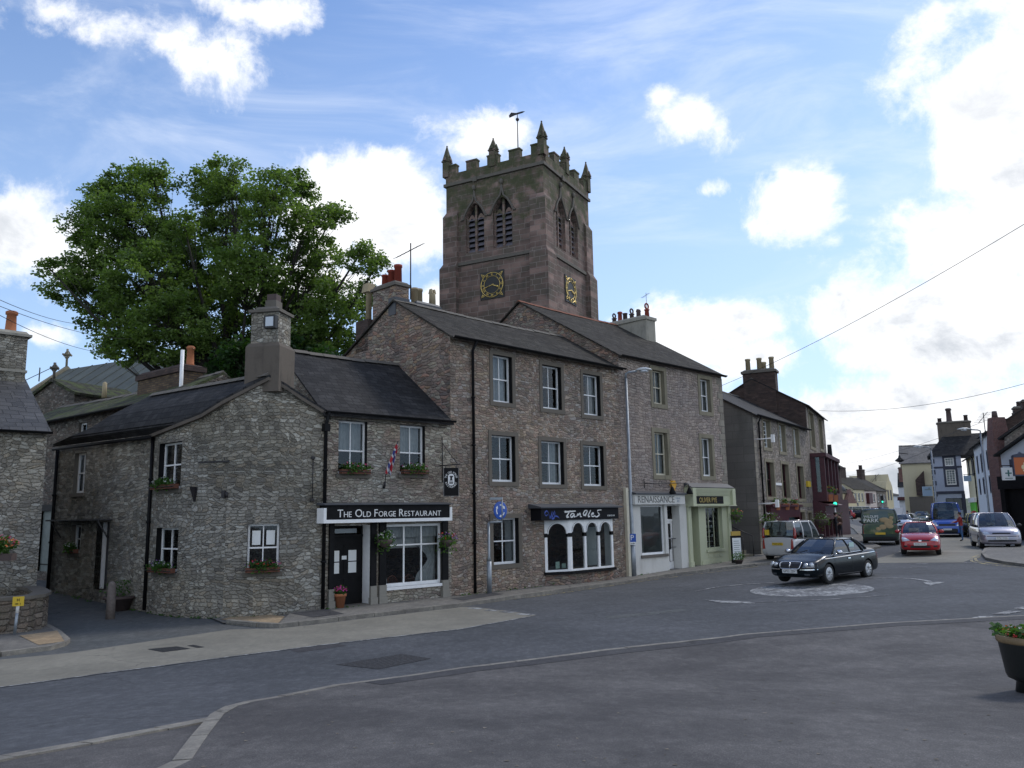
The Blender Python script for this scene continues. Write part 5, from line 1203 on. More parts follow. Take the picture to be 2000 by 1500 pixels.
b = MB(); wall(b, xs0, xs1, -.2, [(xs0, zt), (xs1, zt)], [(xs0 + 1.6, xs0 + 2.9, .9, zt - .75), (xs0 + 3.3, xs1 - .3, .4, zt - .6)], y=-.25); b.box(xs0, xs0 + .01, -.25, 0, -.2, zt); b.box(xs1 - .01, xs1, -.25, 0, -.2, zt); b.box(xs0 - .1, xs1 + .1, -.4, -.001, zt + .001, zt + .12); sf = b.build('shopfront', 'maroon_paint', fh.o, fh.zb)
b = MB(); b.box(xs0 + 1.6, xs0 + 2.9, -.2, -.18, .9, zt - .75); b.box(xs0 + 3.3, xs1 - .3, -.1, -.08, .4, zt - .6); b.build('pane', 'window_glass', sf, fh.zb)
b = MB()
for k in range(6): b.box(xs0 + 1.75, xs0 + 2.7, -.202, -.2005, 1.1 + k * .17, 1.19 + k * .17)
b.build('window_poster', mat('poster_grey', (.4, .42, .42), .6), sf, fh.zb)
bx('lintel_band', (fh.onY(1558, 995)[0], L - .3, -.03, -.001, zt + .0, zt + .22), 'sandstone', fh.o, fh.zb)
r_ = fh.rect(1514, 943, 1526, 948); bx('street_name_sign', (r_[0], r_[1], -.03, -.005, r_[2], r_[3]), 'white_paint', fh.o, fh.zb)
r_ = fh.rect(1574, 940, 1580, 951); bx('alarm_box', (r_[0], r_[1], -.12, -.005, r_[2], r_[3]), mat('yellow_plastic', (.65, .45, .03), .5), fh.o, fh.zb)
for py_ in (860, 984):
    q = fh.onY(1478, py_); q = (-.05, q[1]); b = MB(); b.tube([(q[0] - .05, -.05, q[1]), (q[0] + .1, -1.0, q[1] + .02)], .03, 6); b.box(q[0] - .12, q[0] + .08, -1.1, -.95, q[1] - .2, q[1] + .2)
    b.build('security_light', 'pot_dark' if 0 else 'white_paint', fh.o, fh.zb)
# =============== taller house with bay ===============
gh = Bd('bay_fronted_house', (19.02, 52.8), (23.68, 62.0), 'taller stone house with deep maroon oriel bay and shopfront beyond the stepped house', 'house')
L = gh.L; ze = 9.4; ya = 3.3; za = 11.35; D = 6.8
hs = [(1581, 808, 1590, 872), (1600, 820, 1606, 876)]
hr = [gh.rect(*h) for h in hs]
gable_body(gh, L, D, -.3, ze, ya, za, 9.4, hr, 'rubble_street', 'brick_dark')
gable_roof(gh, 0, L, D, ze, ya, za, 9.4, 'slate', .25, (.12, .1), seed=5)
for r_ in hr: window(gh, r_, 'cream_paint', rec=.2, nv=0, reveal='sandstone', sw=.2, surm='sandstone', curtain='half', fr=.07)
by = -.85; r_ = gh.rect(1592, 886, 1625, 976, by * .5)
bz0, bz1 = gh.onY(1600, 978, by)[1], gh.onY(1600, 880, by)[1]
x0, x1 = .35, L * .86
b = MB(); b.box(x0, x1, by, -.001, bz0, bz0 + .6); b.box(x0 - .12, x1 + .12, by - .15, -.002, bz1 - .25, bz1)
for k in range(5): xx = x0 + (x1 - x0 - .35) * k / 4; b.box(xx, xx + .35, by, by + .3, bz0 + .601, bz1 - .251)
b.box(x0, x0 + .3, -.3, -.001, bz0 + .601, bz1 - .251)
bay = b.build('oriel_bay', 'maroon_paint', gh.o, gh.zb)
b = MB(); b.box(x0 + .1, x1 - .1, by + .1, by + .12, bz0 + .601, bz1 - .251); b.box(x0 + .1, x0 + .12, by + .12, -.3, bz0 + .601, bz1 - .251); b.build('pane', 'window_glass', bay, gh.zb)
b = MB(); b.box(x0 + .2, x1 - .2, by + .25, by + .27, bz0 + .601, bz1 - .251); b.build('curtain', 'curtain_cloth', bay, gh.zb)
zs = gh.onY(1600, 992, -.5)[1]
b = MB(); b.box(.1, L * .9, -.55, -.001, -.2, .9); b.box(.05, L * .92, -.75, -.002, zs - .75, zs + .12); b.prism([(.05, -.002, zs + .5), (.05, -.95, zs + .2), (.05, -.95, zs + .121), (.05, -.002, zs + .121)], (L * .9, 0, 0))
for k in range(5): xx = .1 + (L * .9 - .5) * k / 4; b.box(xx, xx + .4, -.6, -.003, .901, zs - .751)
sf = b.build('shopfront', 'maroon_paint', gh.o, gh.zb)
b = MB(); b.box(.3, L * .88, -.45, -.43, .9, zs - .75); b.build('pane', 'window_glass', sf, gh.zb)
bx('white_pilaster', (L * .93, L * .99, -.45, -.003, -.2, bz1), 'white_paint', gh.o, gh.zb)
chimney(gh, -.1, .9, 1.75, 3.85, 9.0, 11.75, 'brick_dark', 'stone_trim', [(.4, 2.0, .85, .17, 1, 'buff_pot'), (.4, 2.8, .85, .17, 1, 'buff_pot'), (.4, 3.55, .85, .17, 1, 'buff_pot')], band=.16, capo=.1)
chimney(gh, 1.9, 2.6, 2.5, 3.2, 9.8, 11.6, 'brick_dark', 'stone_trim', [(2.25, 2.85, 1.0, .2, 1, 'buff_pot')], band=.18, capo=.12)
# =============== church tower ===============
tw = Bd('church_tower', (-4.28, 53.49), (2.25, 50.0), 'square red sandstone church tower with battlements, corner pinnacles and gilded clock faces', 'church tower', zb=0.)
S = tw.L
zS = tw.onX(1100, 355, S)[1]; zS = (tw.onY(965, 338)[1] + zS) / 2          # parapet string
zM = tw.onY(965, 505)[1]                                                    # belfry string
zT = zS + 1.35; zC = zS + .75
lw = [tw.rect(925, 390, 961, 489), tw.rect(968, 384, 1003, 481)]
def rx(xl, yt, xr, yb, x): ym, xm = (yt + yb) / 2, (xl + xr) / 2; return tw.onX(xl, ym, x)[0], tw.onX(xr, ym, x)[0], tw.onX(xm, yb, x)[1], tw.onX(xm, yt, x)[1]
rw = [rx(1091, 400, 1109, 494, S), rx(1112, 415, 1129, 508, S)]
zlo, zhi = lw[0][2], lw[0][3] + .1
lw = [(S * .205, S * .205 + 1.45, zlo, zhi), (S * .49, S * .49 + 1.45, zlo, zhi)]
rw = [(S * .24, S * .24 + 1.45, zlo, zhi), (S * .52, S * .52 + 1.45, zlo, zhi)]
ident = lambda x, y, z: (x, y, z)
sidef = lambda u, y, z: (S - y, u, z)          # right face, u along +y
for nm, F_, hw_ in (('front_wall', ident, lw), ('side_wall', sidef, rw)):
    b = MB(); wall(b, 0, S, -.5, [(0, zT - .55), (S, zT - .55)], hw_, xf=F_)
    w_ = tw.part(b, nm, 'tower_ashlar')
b = MB(); b.poly((0, S, -.5), (0, 0, -.5), (0, 0, zT - .55), (0, S, zT - .55)); b.poly((S, S, -.5), (0, S, -.5), (0, S, zT - .55), (S, S, zT - .55)); b.poly((0, 0, zS), (S, 0, zS), (S, S, zS), (0, S, zS)); tw.part(b, 'rear_wall', 'tower_ashlar')
# string courses
b = MB()
for z, pr in ((zM, .12), (zS, .14)):
    if z == zS: b.build('string_course', 'stone_trim', tw.o, 0); b = MB()
    b.box(-pr, S + pr, -pr, -.002, z - .1, z + .1); b.box(S + .002, S + pr, -.001, S + pr, z - .099, z + .099); b.box(-pr, -.002, 0, S, z - .099, z + .099)
b.box(S * .3, S * .34, -.2, -.141, zS - .2, zS + .12); b.box(S + .141, S + .22, S * .35, S * .4, zS - .25, zS + .1)
b.build('string_course', 'stone_trim', tw.o, 0)
# clasping buttresses
for cx_, cy_, sx_, sy_ in ((S, 0, 1, -1), (0, 0, -1, -1), (S, S, 1, 1)):
    b = MB()
    st = [(-.5, zM - 4.6, .62), (zM - 4.6, zM + .1, .36), (zM + .1, zS - 2.0, .18)]
    for k, (a0, a1, e) in enumerate(st):
        nx_ = st[k + 1][2] if k < 2 else .0; i_ = .95
        xs_ = sorted((cx_ + sx_ * e, cx_ - sx_ * i_)); ys_ = sorted((cy_ + sy_ * e, cy_ - sy_ * i_))
        if cx_ == S and cy_ == 0 or True:
            b.box(xs_[0], xs_[1], ys_[0], ys_[1], a0, a1 - .3)
            x2, y2 = sorted((cx_ + sx_ * nx_, cx_ - sx_ * i_)), sorted((cy_ + sy_ * nx_, cy_ - sy_ * i_))
            b.add([(xs_[0], ys_[0], a1 - .3), (xs_[1], ys_[0], a1 - .3), (xs_[1], ys_[1], a1 - .3), (xs_[0], ys_[1], a1 - .3), (x2[0], y2[0], a1 + .05), (x2[1], y2[0], a1 + .05), (x2[1], y2[1], a1 + .05), (x2[0], y2[1], a1 + .05)], [[4, 5, 6, 7], [0, 1, 5, 4], [1, 2, 6, 5], [2, 3, 7, 6], [3, 0, 4, 7]])
    b.build('buttress', 'tower_ashlar', tw.o, 0, True)
# battlements
b = MB(); mw_ = S / 9.
def mer(a0, a1, z1):
    b.box(a0, a1, -.05, .32, zS + .1, z1); b.box(a0 - .03, a1 + .03, -.09, .36, z1 + .001, z1 + .1)
def mer2(a0, a1, z1):
    b.box(S - .32, S + .05, max(a0, .33), a1, zS + .1, z1); b.box(S - .36, S + .09, max(a0 - .03, .37), a1 + .03, z1 + .001, z1 + .1)
b.box(0, S, -.045, .315, zS + .1, zC - .02); b.box(S - .315, S + .045, .32, S, zS + .1, zC - .02)
b.box(-.045, .315, .32, S, zS + .1, zC - .02); b.box(.32, S - .32, S - .315, S + .045, zS + .1, zC - .02)
for k in range(5):
    a0 = k * 2 * mw_; mer(a0, a0 + mw_, zT if k not in (0, 4) else zT)
    mer2(a0, a0 + mw_, zT)
    b.box(-.05, .32, max(a0, .33), a0 + mw_, zS + .1, zT); b.box(max(.33, a0), min(S - .33, a0 + mw_), S - .32, S + .05, zS + .1, zT)
b.build('battlements', 'tower_ashlar', tw.o, 0)
def pinn(x, y, h=1.1):
    b = MB(); e = .23; b.box(x - e, x + e, y - e, y + e, zS + .6, zT + .35); b.box(x - e * 1.25, x + e * 1.25, y - e * 1.25, y + e * 1.25, zT + .351, zT + .43)
    b.taper(x - e * 1.1, x + e * 1.1, y - e * 1.1, y + e * 1.1, zT + .431, zT + .431 + h, .12)
    for sx_, sy_ in ((0, -1), (1, 0), (0, 1), (-1, 0)):
        c = (x + sx_ * e * 1.05, y + sy_ * e * 1.05); b.taper(c[0] - .13, c[0] + .13, c[1] - .13, c[1] + .13, zT + .431, zT + .85, .1)
    b.blob((x, y, zT + .46 + h), .06, 5); b.build('pinnacle', 'stone_trim' if 0 else 'tower_ashlar', tw.o, 0)
for x, y in ((.05, .05), (S - .05, .05), (S - .05, S - .05), (.05, S - .05)): pinn(x, y)
pinn(S * .5, .1, .8); pinn(S - .1, S * .5, .8); pinn(S * .5, S - .1, .8)
# belfry windows
LOUV = mat('louvre_slate', (.13, .12, .14), .8, var=.2)
def belfry(F_, r_):
    x0, x1, z0, z1 = r_; xm = (x0 + x1) / 2; b = MB(); W2 = (x1 - x0) / 2; zh = z1 - 1.15; R = W2 * 1.35
    def arch(cx, hw, zc, n=8, rise=1.15):   # pointed arch points left->right
        pts = []
        for i in range(n + 1):
            t = i / n; x = cx - hw + hw * t; pts.append((x, zc + hw * rise * math.sin(math.pi / 2 * t) ** .85 * (1 + .12 * t)))
        return pts + [(2 * cx - p[0], p[1]) for p in pts[::-1][1:]]
    A = arch(xm, W2, zh)
    for (p, q) in zip(A, A[1:]):
        b.poly(F_(p[0], .005, p[1]), F_(q[0], .005, q[1]), F_(q[0], .005, z1 + .02), F_(p[0], .005, z1 + .02))
        for o_ in (0,): b.poly(F_(p[0], .0, p[1]), F_(q[0], .0, q[1]), F_(q[0], .45, q[1]), F_(p[0], .45, p[1]))
    for xx in (x0, x1): b.poly(F_(xx, 0, z0), F_(xx, .45, z0), F_(xx, .45, zh), F_(xx, 0, zh))
    b.poly(F_(x0, 0, z0), F_(x1, 0, z0), F_(x1, .45, z0 + .15), F_(x0, .45, z0 + .15))
    # tracery: outer frame, mullion, two light heads
    _bx(b, F_, x0, x0 + .12, .2, .38, z0, zh + .2); _bx(b, F_, x1 - .12, x1, .2, .38, z0, zh + .2); _bx(b, F_, xm - .08, xm + .08, .18, .38, z0, z1 - .25)
    for s in (-1, 1):
        cx = xm + s * (W2 - .02) / 2; hw = (W2 - .2) / 2; L_ = arch(cx, hw, zh - .35, 6)
        for p, q in zip(L_, L_[1:]):
            b.poly(F_(p[0], .25, p[1]), F_(q[0], .25, q[1]), F_(q[0], .25, min(z1, q[1] + .26)), F_(p[0], .25, min(z1, p[1] + .26)))
        b.box(0, 0, 0, 0, 0, 0) if 0 else None
    w_ = b.build('belfry_window', 'tower_ashlar', tw.o, 0)
    b = MB()
    n = 7
    for k in range(n):
        z = z0 + .12 + (zh + .1 - z0) * k / n
        for s in (-1, 1):
            xa, xb = (x0 + .13, xm - .09) if s < 0 else (xm + .09, x1 - .13)
            v = [F_(xa, .22, z), F_(xb, .22, z), F_(xb, .42, z + .26), F_(xa, .42, z + .26)]; b.poly(*v); b.poly(*[(p[0], p[1], p[2] - .04) for p in v]); b.poly(v[0], v[1], (v[1][0], v[1][1], v[1][2] - .04), (v[0][0], v[0][1], v[0][2] - .04))
    b.build('louvres', LOUV, w_, 0)
    b = MB(); v = [F_(x0, .46, z0), F_(x1, .46, z0), F_(x1, .46, z1), F_(x0, .46, z1)]; b.poly(*v); b.build('dark_backing', 'black_matt', w_, 0)
    # ogee hood mould
    h = MB(); P = [(x0 - .16, zh - .25), (x0 - .12, zh)] ; B_ = arch(xm, W2 + .12, zh, 8, 1.12); pts = [(x0 - .3, zh - .1), (x0 - .12, zh - .1)] + B_[:7] + [(xm - .12, B_[8][1] + .02), (xm - .03, B_[8][1] + .45), (xm, B_[8][1] + .85)]
    full = pts + [(2 * xm - p[0], p[1]) for p in pts[::-1][1:]]
    h.tube([F_(p[0], -.05, p[1]) for p in full], .07, 5); q = F_(xm, -.08, B_[8][1] + .95); h.blob(q, (.13, .13, .2), 5); h.build('hood_mould', 'stone_trim', w_, 0)
for r_ in lw: belfry(ident, r_)
for r_ in rw: belfry(sidef, r_)
def clock(F_, cx, cz, R):
    b = MB(); _bx(b, F_, cx - R * 1.12, cx + R * 1.12, -.06, -.002, cz - R * 1.15, cz + R * 1.15); c = b.build('clock_face', mat('clock_dark', (.03, .03, .03), .6), tw.o, 0)
    g = MB(); P = lambda a, r: F_(cx + r * math.sin(a), -.075, cz + r * math.cos(a))
    for rr_, th_ in ((1.03, .035), (.74, .022)): g.tube([P(2 * math.pi * k / 40, R * rr_) for k in range(41)], R * th_, 5)
    for h_ in range(12):
        a = 2 * math.pi * h_ / 12; nb_ = [2, 1, 2, 3, 2, 2, 3, 3, 4, 2, 2, 3][h_]
        for j in range(nb_):
            da = (j - (nb_ - 1) / 2) * .085; g.tube([P(a + da, R * .80), P(a + da, R * .97)], R * .026, 4)
    for k in range(4):
        a = math.pi / 4 + k * math.pi / 2
        for d in (-.09, .09): g.tube([P(a + d, R * 1.12), P(a, R * 1.42)], R * .028, 4)
        g.tube([P(a - .13, R * 1.15), P(a + .13, R * 1.15)], R * .028, 4)
    g.build('numerals', GOLDL, c, 0)
    g = MB(); a = 2 * math.pi * 42 / 60; g.tube([P(a + math.pi, R * .15), P(a, R * .92)], [R * .03, R * .045], 5); a = 2 * math.pi * 3.7 / 12; g.tube([P(a, 0), P(a, R * .4), P(a, R * .55), P(a, R * .68)], [R * .05, R * .05, R * .11, R * .03], 5); g.build('hands', GOLDL, c, 0)
GOLDL = mat('gold_leaf', (.75, .55, .18), .35, .6)
r_ = tw.rect(941, 533, 983, 583); clock(ident, (r_[0] + r_[1]) / 2, (r_[2] + r_[3]) / 2 + .05, .80)
r_ = rx(1103, 543, 1124, 597, S); cz_ = (tw.rect(941, 533, 983, 583)[2] + tw.rect(941, 533, 983, 583)[3]) / 2; clock(sidef, (r_[0] + r_[1]) / 2, cz_ + .0, .80)
# weather vane
vx, vy = S * .5, S * .5
b = MB(); vz = tw.onY(1005, 222)[1]; 
q = tw.world(vx, vy); zt_ = ray(1005, 222); k_ = q.y / zt_.y; zv = CZ + zt_.z * k_
b.tube([(vx, vy, zS), (vx, vy, zv)], [.06, .03], 6); b.tube([(vx, vy, zS), (vx, vy, zS + 1.9)], .11, 6); b.blob((vx, vy, zv - .45), .13, 6)
b.prism([(vx - .7, vy, zv + .02), (vx - .5, vy, zv + .22), (vx - .1, vy, zv + .08), (vx + .4, vy, zv + .08), (vx + .6, vy, zv + .02), (vx + .4, vy, zv - .04), (vx - .2, vy, zv - .06), (vx - .65, vy, zv - .14)], (0, .04, 0))
b.build('weather_vane', 'iron', tw.o, 0)
# =============== nave roof beyond the cottages ===============
t_ = Vector((.882, -.471)); nA = Vector((-37.6, 69.8)); nL = 32.
nv = Bd('church_nave', nA, nA + t_ * nL, 'long grey lead roof of the church nave with stone cross finial beyond the cottages', 'church', zb=0.)
ny, nz = nv.onX(128, 722, 1.0); zr = 16.4
def solve_on(B, px, py, z):     # local x,y at a height
    p = atZ(px, py, z); return B._p(p)[:2]
a1 = solve_on(nv, 128, 722, zr); hw_ = 6.5
b = MB()
x0 = a1[0]; yR = a1[1]; ze_ = zr - 5.0
for k in range(16):
    xa = x0 + k * 1.9; z0_ = 0
    b.slab((xa + .03, yR - hw_, ze_), (xa + 1.87, yR - hw_, ze_), (xa + 1.87, yR, zr), (xa + .03, yR, zr), .1); b.slab((xa + 1.86, yR - hw_, ze_ + .06), (xa + 1.93, yR - hw_, ze_ + .06), (xa + 1.93, yR, zr + .06), (xa + 1.86, yR, zr + .06), .12)
b.slab((x0, yR, zr), (x0 + 30, yR, zr), (x0 + 30, yR + hw_, ze_), (x0, yR + hw_, ze_), .1)
b.build('roof', mat('lead_roof', (.075, .085, .07), .7, var=.25, vscale=.6), nv.o, 0)
b = MB(); b.box(x0, x0 + 30, yR - hw_ + .3, yR + hw_ - .3, -.5, ze_ - .1); b.prism([(x0 + .05, yR - hw_ + .3, ze_ - .1), (x0 + .05, yR + hw_ - .3, ze_ - .1), (x0 + .05, yR, zr - .15)], (.3, 0, 0)); b.build('wall', 'tower_ashlar', nv.o, 0)
b = MB()
for s in (-1, 1): b.prism([(x0 - .15, yR + s * (hw_ + .2), ze_ - .1), (x0 - .15, yR, zr + .3), (x0 - .15, yR, zr - .05), (x0 - .15, yR + s * (hw_ + .2), ze_ - .5)], (.5, 0, 0))
def cross(x, y, z, h, r=.1):
    b.tube([(x, y, z), (x, y, z + h)], r, 6); b.tube([(x - h * .0, y - h * .26, z + h * .68), (x, y + h * .26, z + h * .68)], r, 6); b.tube([(x - h * .28, y, z + h * .68), (x + h * .28, y, z + h * .68)], r, 6)
    b.tube([(x + h * .2 * math.cos(q * math.pi / 6), y, z + h * .68 + h * .2 * math.sin(q * math.pi / 6)) for q in range(13)], r * .6, 5)
cross(x0 + .1, yR, zr + .2, 1.7)
b.build('coping', 'sandstone', nv.o, 0)
tr = Bd('church_porch', atY(52, 800, 56).xy, atY(152, 780, 54).xy, 'small dark stone church gable with cross finial left of the nave roof', 'church porch', zb=0.)
ap_ = tr.onY(105, 742); e0 = tr.onY(61, 774); e1 = tr.onY(146, 764)
b = MB(); b.prism([(e0[0], 0, -.5), (e1[0], 0, -.5), (e1[0], 0, e1[1]), (ap_[0], 0, ap_[1]), (e0[0], 0, e0[1])], (0, 6, 0)); b.build('wall', 'rubble_dark', tr.o, 0, True)
b = MB(); b.slab((e0[0] - .3, -.2, e0[1] - .1), (ap_[0], -.2, ap_[1] + .1), (ap_[0], 6, ap_[1] + .1), (e0[0] - .3, 6, e0[1] - .1), .2); b.slab((ap_[0], -.2, ap_[1] + .1), (e1[0] + .3, -.2, e1[1] - .1), (e1[0] + .3, 6, e1[1] - .1), (ap_[0], 6, ap_[1] + .1), .2); b.build('roof', 'slate_moss', tr.o, 0, True)
b = MB(); cross(ap_[0], 0, ap_[1], 1.2, .09); b.build('cross_finial', 'stone_trim', tr.o, 0)
# =============== mossy roofed house up the lane ===============
mh = Bd('lane_house', (-22.0, 36.2), (-11.6, 27.9), 'dark rubble house up the lane with mossy stone flag roof and yellow brick chimney', 'house', zb=0.)
L = mh.L; e = mh.onY(160, 805, -.3); ze = e[1]; rr_ = mh.onX(246, 742, mh.onY(246, 789)[0]); ya, za = rr_[0], rr_[1]; ya = min(max(ya, 1.8), 4.5); 
hw_ = [mh.rect(154, 826, 169, 853), mh.rect(76, 998, 101, 1116)]
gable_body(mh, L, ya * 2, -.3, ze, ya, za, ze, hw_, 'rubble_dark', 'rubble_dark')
gable_roof(mh, 0, L, ya * 2, ze, ya, za, ze, 'slate_moss', .3, (.1, .0), t=.1, sag=.12, seed=9)
gutter(mh, 0, L, -.36, ze - .1)
window(mh, hw_[0], 'white_paint', rec=.1, nv=0, sash=False, reveal='stone_trim', sill=False)
x0, x1, z0, z1 = hw_[1]; d_ = bx('door', (x0, x1, .1, .15, -.2, z1), mat('lane_door', (.16, .19, .18), .6, var=.15), mh.o); bx('door_rail', (x0, x1, .085, .099, .98, 1.03), 'black_paint', d_)
b = MB(); b.box(x0 - .1, x1 + .1, -.02, .1, z1 + .002, z1 + .25); b.build('lintel', 'black_matt', d_)
cx0, cx1 = mh.onY(249, 760, .8)[0], mh.onY(340, 760, .8)[0]; ztc = mh.onY(295, 722, .8)[1]; zbc = mh.onY(295, 800, .8)[1]
chimney(mh, cx0, cx1, 1.2, 1.95, zbc - .8, ztc - .2, 'brick_yellow', 'brick_dark', [(cx1 - .3, 1.55, .75, .14, 0, 'terracotta')], capo=.08, band=.2)
b = MB(); b.tube([(cx1 + .02, 1.05, zbc - .6), (cx1 + .02, 1.05, ztc + .55)], .07, 8); b.build('flue_pipe', 'white_paint', mh.o)
b = MB(); b.lathe([(.1, ze + .75), (.09, ze + 1.35), (.02, ze + 1.4)], 8, (mh.onY(162, 790)[0], ya * .45, 0)); b.build('roof_vent', 'buff_pot', mh.o)
ob = Bd('rubble_outbuilding', atY(330, 775, 33.5).xy, atY(424, 775, 34.5).xy, 'small rubble gabled building behind the cottage ridge under the big tree', 'outbuilding', zb=0.)
p0, p1, p2, p3 = ob.onY(330, 775), ob.onY(376, 713), ob.onY(424, 757), ob.onY(424, 790)
b = MB(); b.prism([(p0[0], 0, -.5), (p3[0], 0, -.5), (p2[0], 0, p2[1]), (p1[0], 0, p1[1]), (p0[0], 0, p1[1] - (p1[1] - p2[1]) * .6)], (0, 5, 0)); b.build('wall', 'rubble_cottage', ob.o, 0, True)
b = MB(); b.slab((p1[0], -.2, p1[1] + .06), (p2[0] + .2, -.2, p2[1]), (p2[0] + .2, 5, p2[1]), (p1[0], 5, p1[1] + .06), .1); b.slab((p0[0] - .2, -.2, p1[1] - (p1[1] - p2[1]) * .62), (p1[0], -.2, p1[1] + .06), (p1[0], 5, p1[1] + .06), (p0[0] - .2, 5, p1[1] - (p1[1] - p2[1]) * .62), .1); b.build('roof', 'slate_moss', ob.o, 0, True)
# =============== house at the left edge ===============
lh = Bd('roadside_cottage', (-19.5, 18.3), (-13.7, 24.0), 'stone cottage at the left edge with big grey slates and one terracotta chimney pot', 'house', zb=0.)
L = lh.L; ze = lh.onX(90, 842, L)[1]; ra = lh.onX(43, 739, L); ya, za = ra
ya = max(1.5, ya)
gable_body(lh, L, ya * 2, -.3, ze, ya, za, ze, [], 'rubble_cottage', 'rubble_cottage')
gable_roof(lh, 0, L, ya * 2, ze, ya, za, ze, 'slate_big', .18, (.1, .06), sag=.03, seed=12)
gutter(lh, 0, L + .08, -.22, ze - .05)
c1 = lh.onY(45, 700, ya)[0]; ztp = lh.onY(20, 660, ya)[1]
chimney(lh, c1 - 1.15, c1, ya - .42, ya + .42, za - .6, ztp, 'rubble_cottage', 'cement_pale', [(c1 - .42, ya, .75, .17, 0, 'terracotta')], band=.08, capo=.1)
bx('chimney_band', (c1 - 1.19, c1 + .04, ya - .46, ya + .46, za + .12, za + .2), 'cement_pale', lh.o)
# low curved wall
pts = [(p_[0] - .6, p_[1] + .5) for p_ in [(-17.5, 16.2), (-15, 17.9), (-12.6, 19.3), (-11.7, 19.75), (-11.3, 20.1), (-11.25, 20.6), (-11.55, 21.4), (-12.6, 22.9), (-13.4, 23.6)]]
def wallrun(name, pts, t, h, m, copm, label, cat):
    P = dense(pts, .35); V = [Vector(p) for p in P]; n = len(V); b = MB(); c = MB(); o_ = []
    for i in range(n): d = (V[min(i + 1, n - 1)] - V[max(i - 1, 0)]).normalized(); o_.append(V[i] + Vector((-d.y, d.x)) * t)
    r = tag(empty(name, (V[0].x, V[0].y, 0)), label, cat); ox, oy = V[0]
    for i in range(n - 1):
        q = [V[i], V[i + 1], o_[i + 1], o_[i]]; z = [zg(p.x, p.y) for p in q]
        b.add([(p.x - ox, p.y - oy, zz - .2) for p, zz in zip(q, z)] + [(p.x - ox, p.y - oy, zz + h) for p, zz in zip(q, z)], [[0, 1, 5, 4], [2, 3, 7, 6], [1, 2, 6, 5], [3, 0, 4, 7]])
        e1 = [p + (p - w_).normalized() * .05 for p, w_ in zip(q, [q[3], q[2], q[1], q[0]])]
        hh = .01 * mnoise.noise(Vector((i, 0, 0)))
        c.add([(p.x - ox, p.y - oy, zz + h + .001) for p, zz in zip(e1, z)] + [(p.x - ox, p.y - oy, zz + h + .08 + hh) for p, zz in zip(e1, z)], [[3, 2, 1, 0], [4, 5, 6, 7], [0, 1, 5, 4], [2, 3, 7, 6], [1, 2, 6, 5], [3, 0, 4, 7]])
    b.build('wall', m, r, 0, True); c.build('coping', copm, r, 0, True); return r
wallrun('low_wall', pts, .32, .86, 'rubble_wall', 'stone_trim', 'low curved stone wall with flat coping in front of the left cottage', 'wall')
# =============== street on the right ===============
def simple(name, A, Bp, D, ze, ya, za, m, roofm, label, wins=(), mg=None, cat='house', trim='white_paint', reveal='stone_trim', sw=.0, surm='trim_blue', nh=0, curtain=None, grp=None):
    B = Bd(name, A, Bp, label, cat, group=grp)
    gable_body(B, B.L, D, -1, ze, ya, za, ze, [B.rect(*w_) if len(w_) == 4 else w_[:4] for w_ in wins], m, mg or m)
    gable_roof(B, 0, B.L, D, ze, ya, za, ze, roofm, .25, (.15, .15), seed=hash(label) % 50)
    for w_ in wins: window(B, B.rect(*w_) if len(w_) == 4 else w_[:4], trim, rec=.15, nv=1, nh=nh, reveal=reveal, sw=sw, surm=surm, fr=.07, bar=.04, curtain=curtain)
    return B
# blue-grey corner house
bA = atY(1826, 980, 93); bB = bA + Vector((.89, -.455, 0)) * 3.0
bh = Bd('blue_corner_house', bA.xy, bB.xy, 'blue grey rendered corner house with dark banding, hipped slate roof and broad chimney', 'house')
L = bh.L; D = 7.; ze = bh.onY(1850, 890)[1]
w1, w2, w3 = bh.rect(1848, 917, 1867, 947), bh.rect(1845, 894, 1863, 910), bh.rect(1848, 973, 1880, 996)
b = MB(); wall(b, 0, L, -1, [(0, ze), (L, ze)], [w1, w2, w3]); b.build('front_wall', 'blue_render', bh.o, bh.zb)
b = MB(); b.poly((0, D, -1), (0, 0, -1), (0, 0, ze), (0, D, ze)); b.poly((L, 0, -1), (L, D, -1), (L, D, ze), (L, 0, ze)); b.poly((L, D, -1), (0, D, -1), (0, D, ze), (L, D, ze)); b.build('side_wall', 'blue_render', bh.o, bh.zb)
for r_, q in ((w1, 2), (w2, 1)): window(bh, r_, 'white_paint', rec=.06, nv=2, nh=q, reveal='trim_blue', sw=.22, surm='trim_blue', fr=.1, bar=.05)
window(bh, w3, 'trim_blue', rec=.2, nv=1, reveal='trim_blue', sash=False, sill=False)
b = MB(); zb1_, zb2_ = bh.onY(1855, 912)[1], bh.onY(1855, 962)[1]
b.box(-.03, L + .03, -.05, -.001, zb1_ - .12, zb1_ + .08); b.box(-.03, L + .03, -.08, -.001, zb2_ - .15, zb2_ + .15)
n = 12
for k in range(n): z = .8 + (ze - 1) * k / n; b.box(-.04, .35 if k % 2 else .2, -.04, -.0015, z, z + (ze - 1) / n * .8)
b.box(L - .3, L + .05, -.06, -.002, -.5, zb2_ - .16); b.build('banding', 'trim_blue', bh.o, bh.zb)
b = MB(); zr_ = ze + 2.6; o_ = .35
v = [(-o_, -o_, ze), (L + o_, -o_, ze), (L + o_ + 3, D + o_, ze), (-o_, D + o_, ze), (1.6, D * .45, zr_), (L + 3, D * .45, zr_)]
b.add(v, [[0, 1, 5, 4], [1, 2, 5], [2, 3, 4, 5], [3, 0, 4], [0, 3, 2, 1]]); b.build('roof', 'slate', bh.o, bh.zb, True)
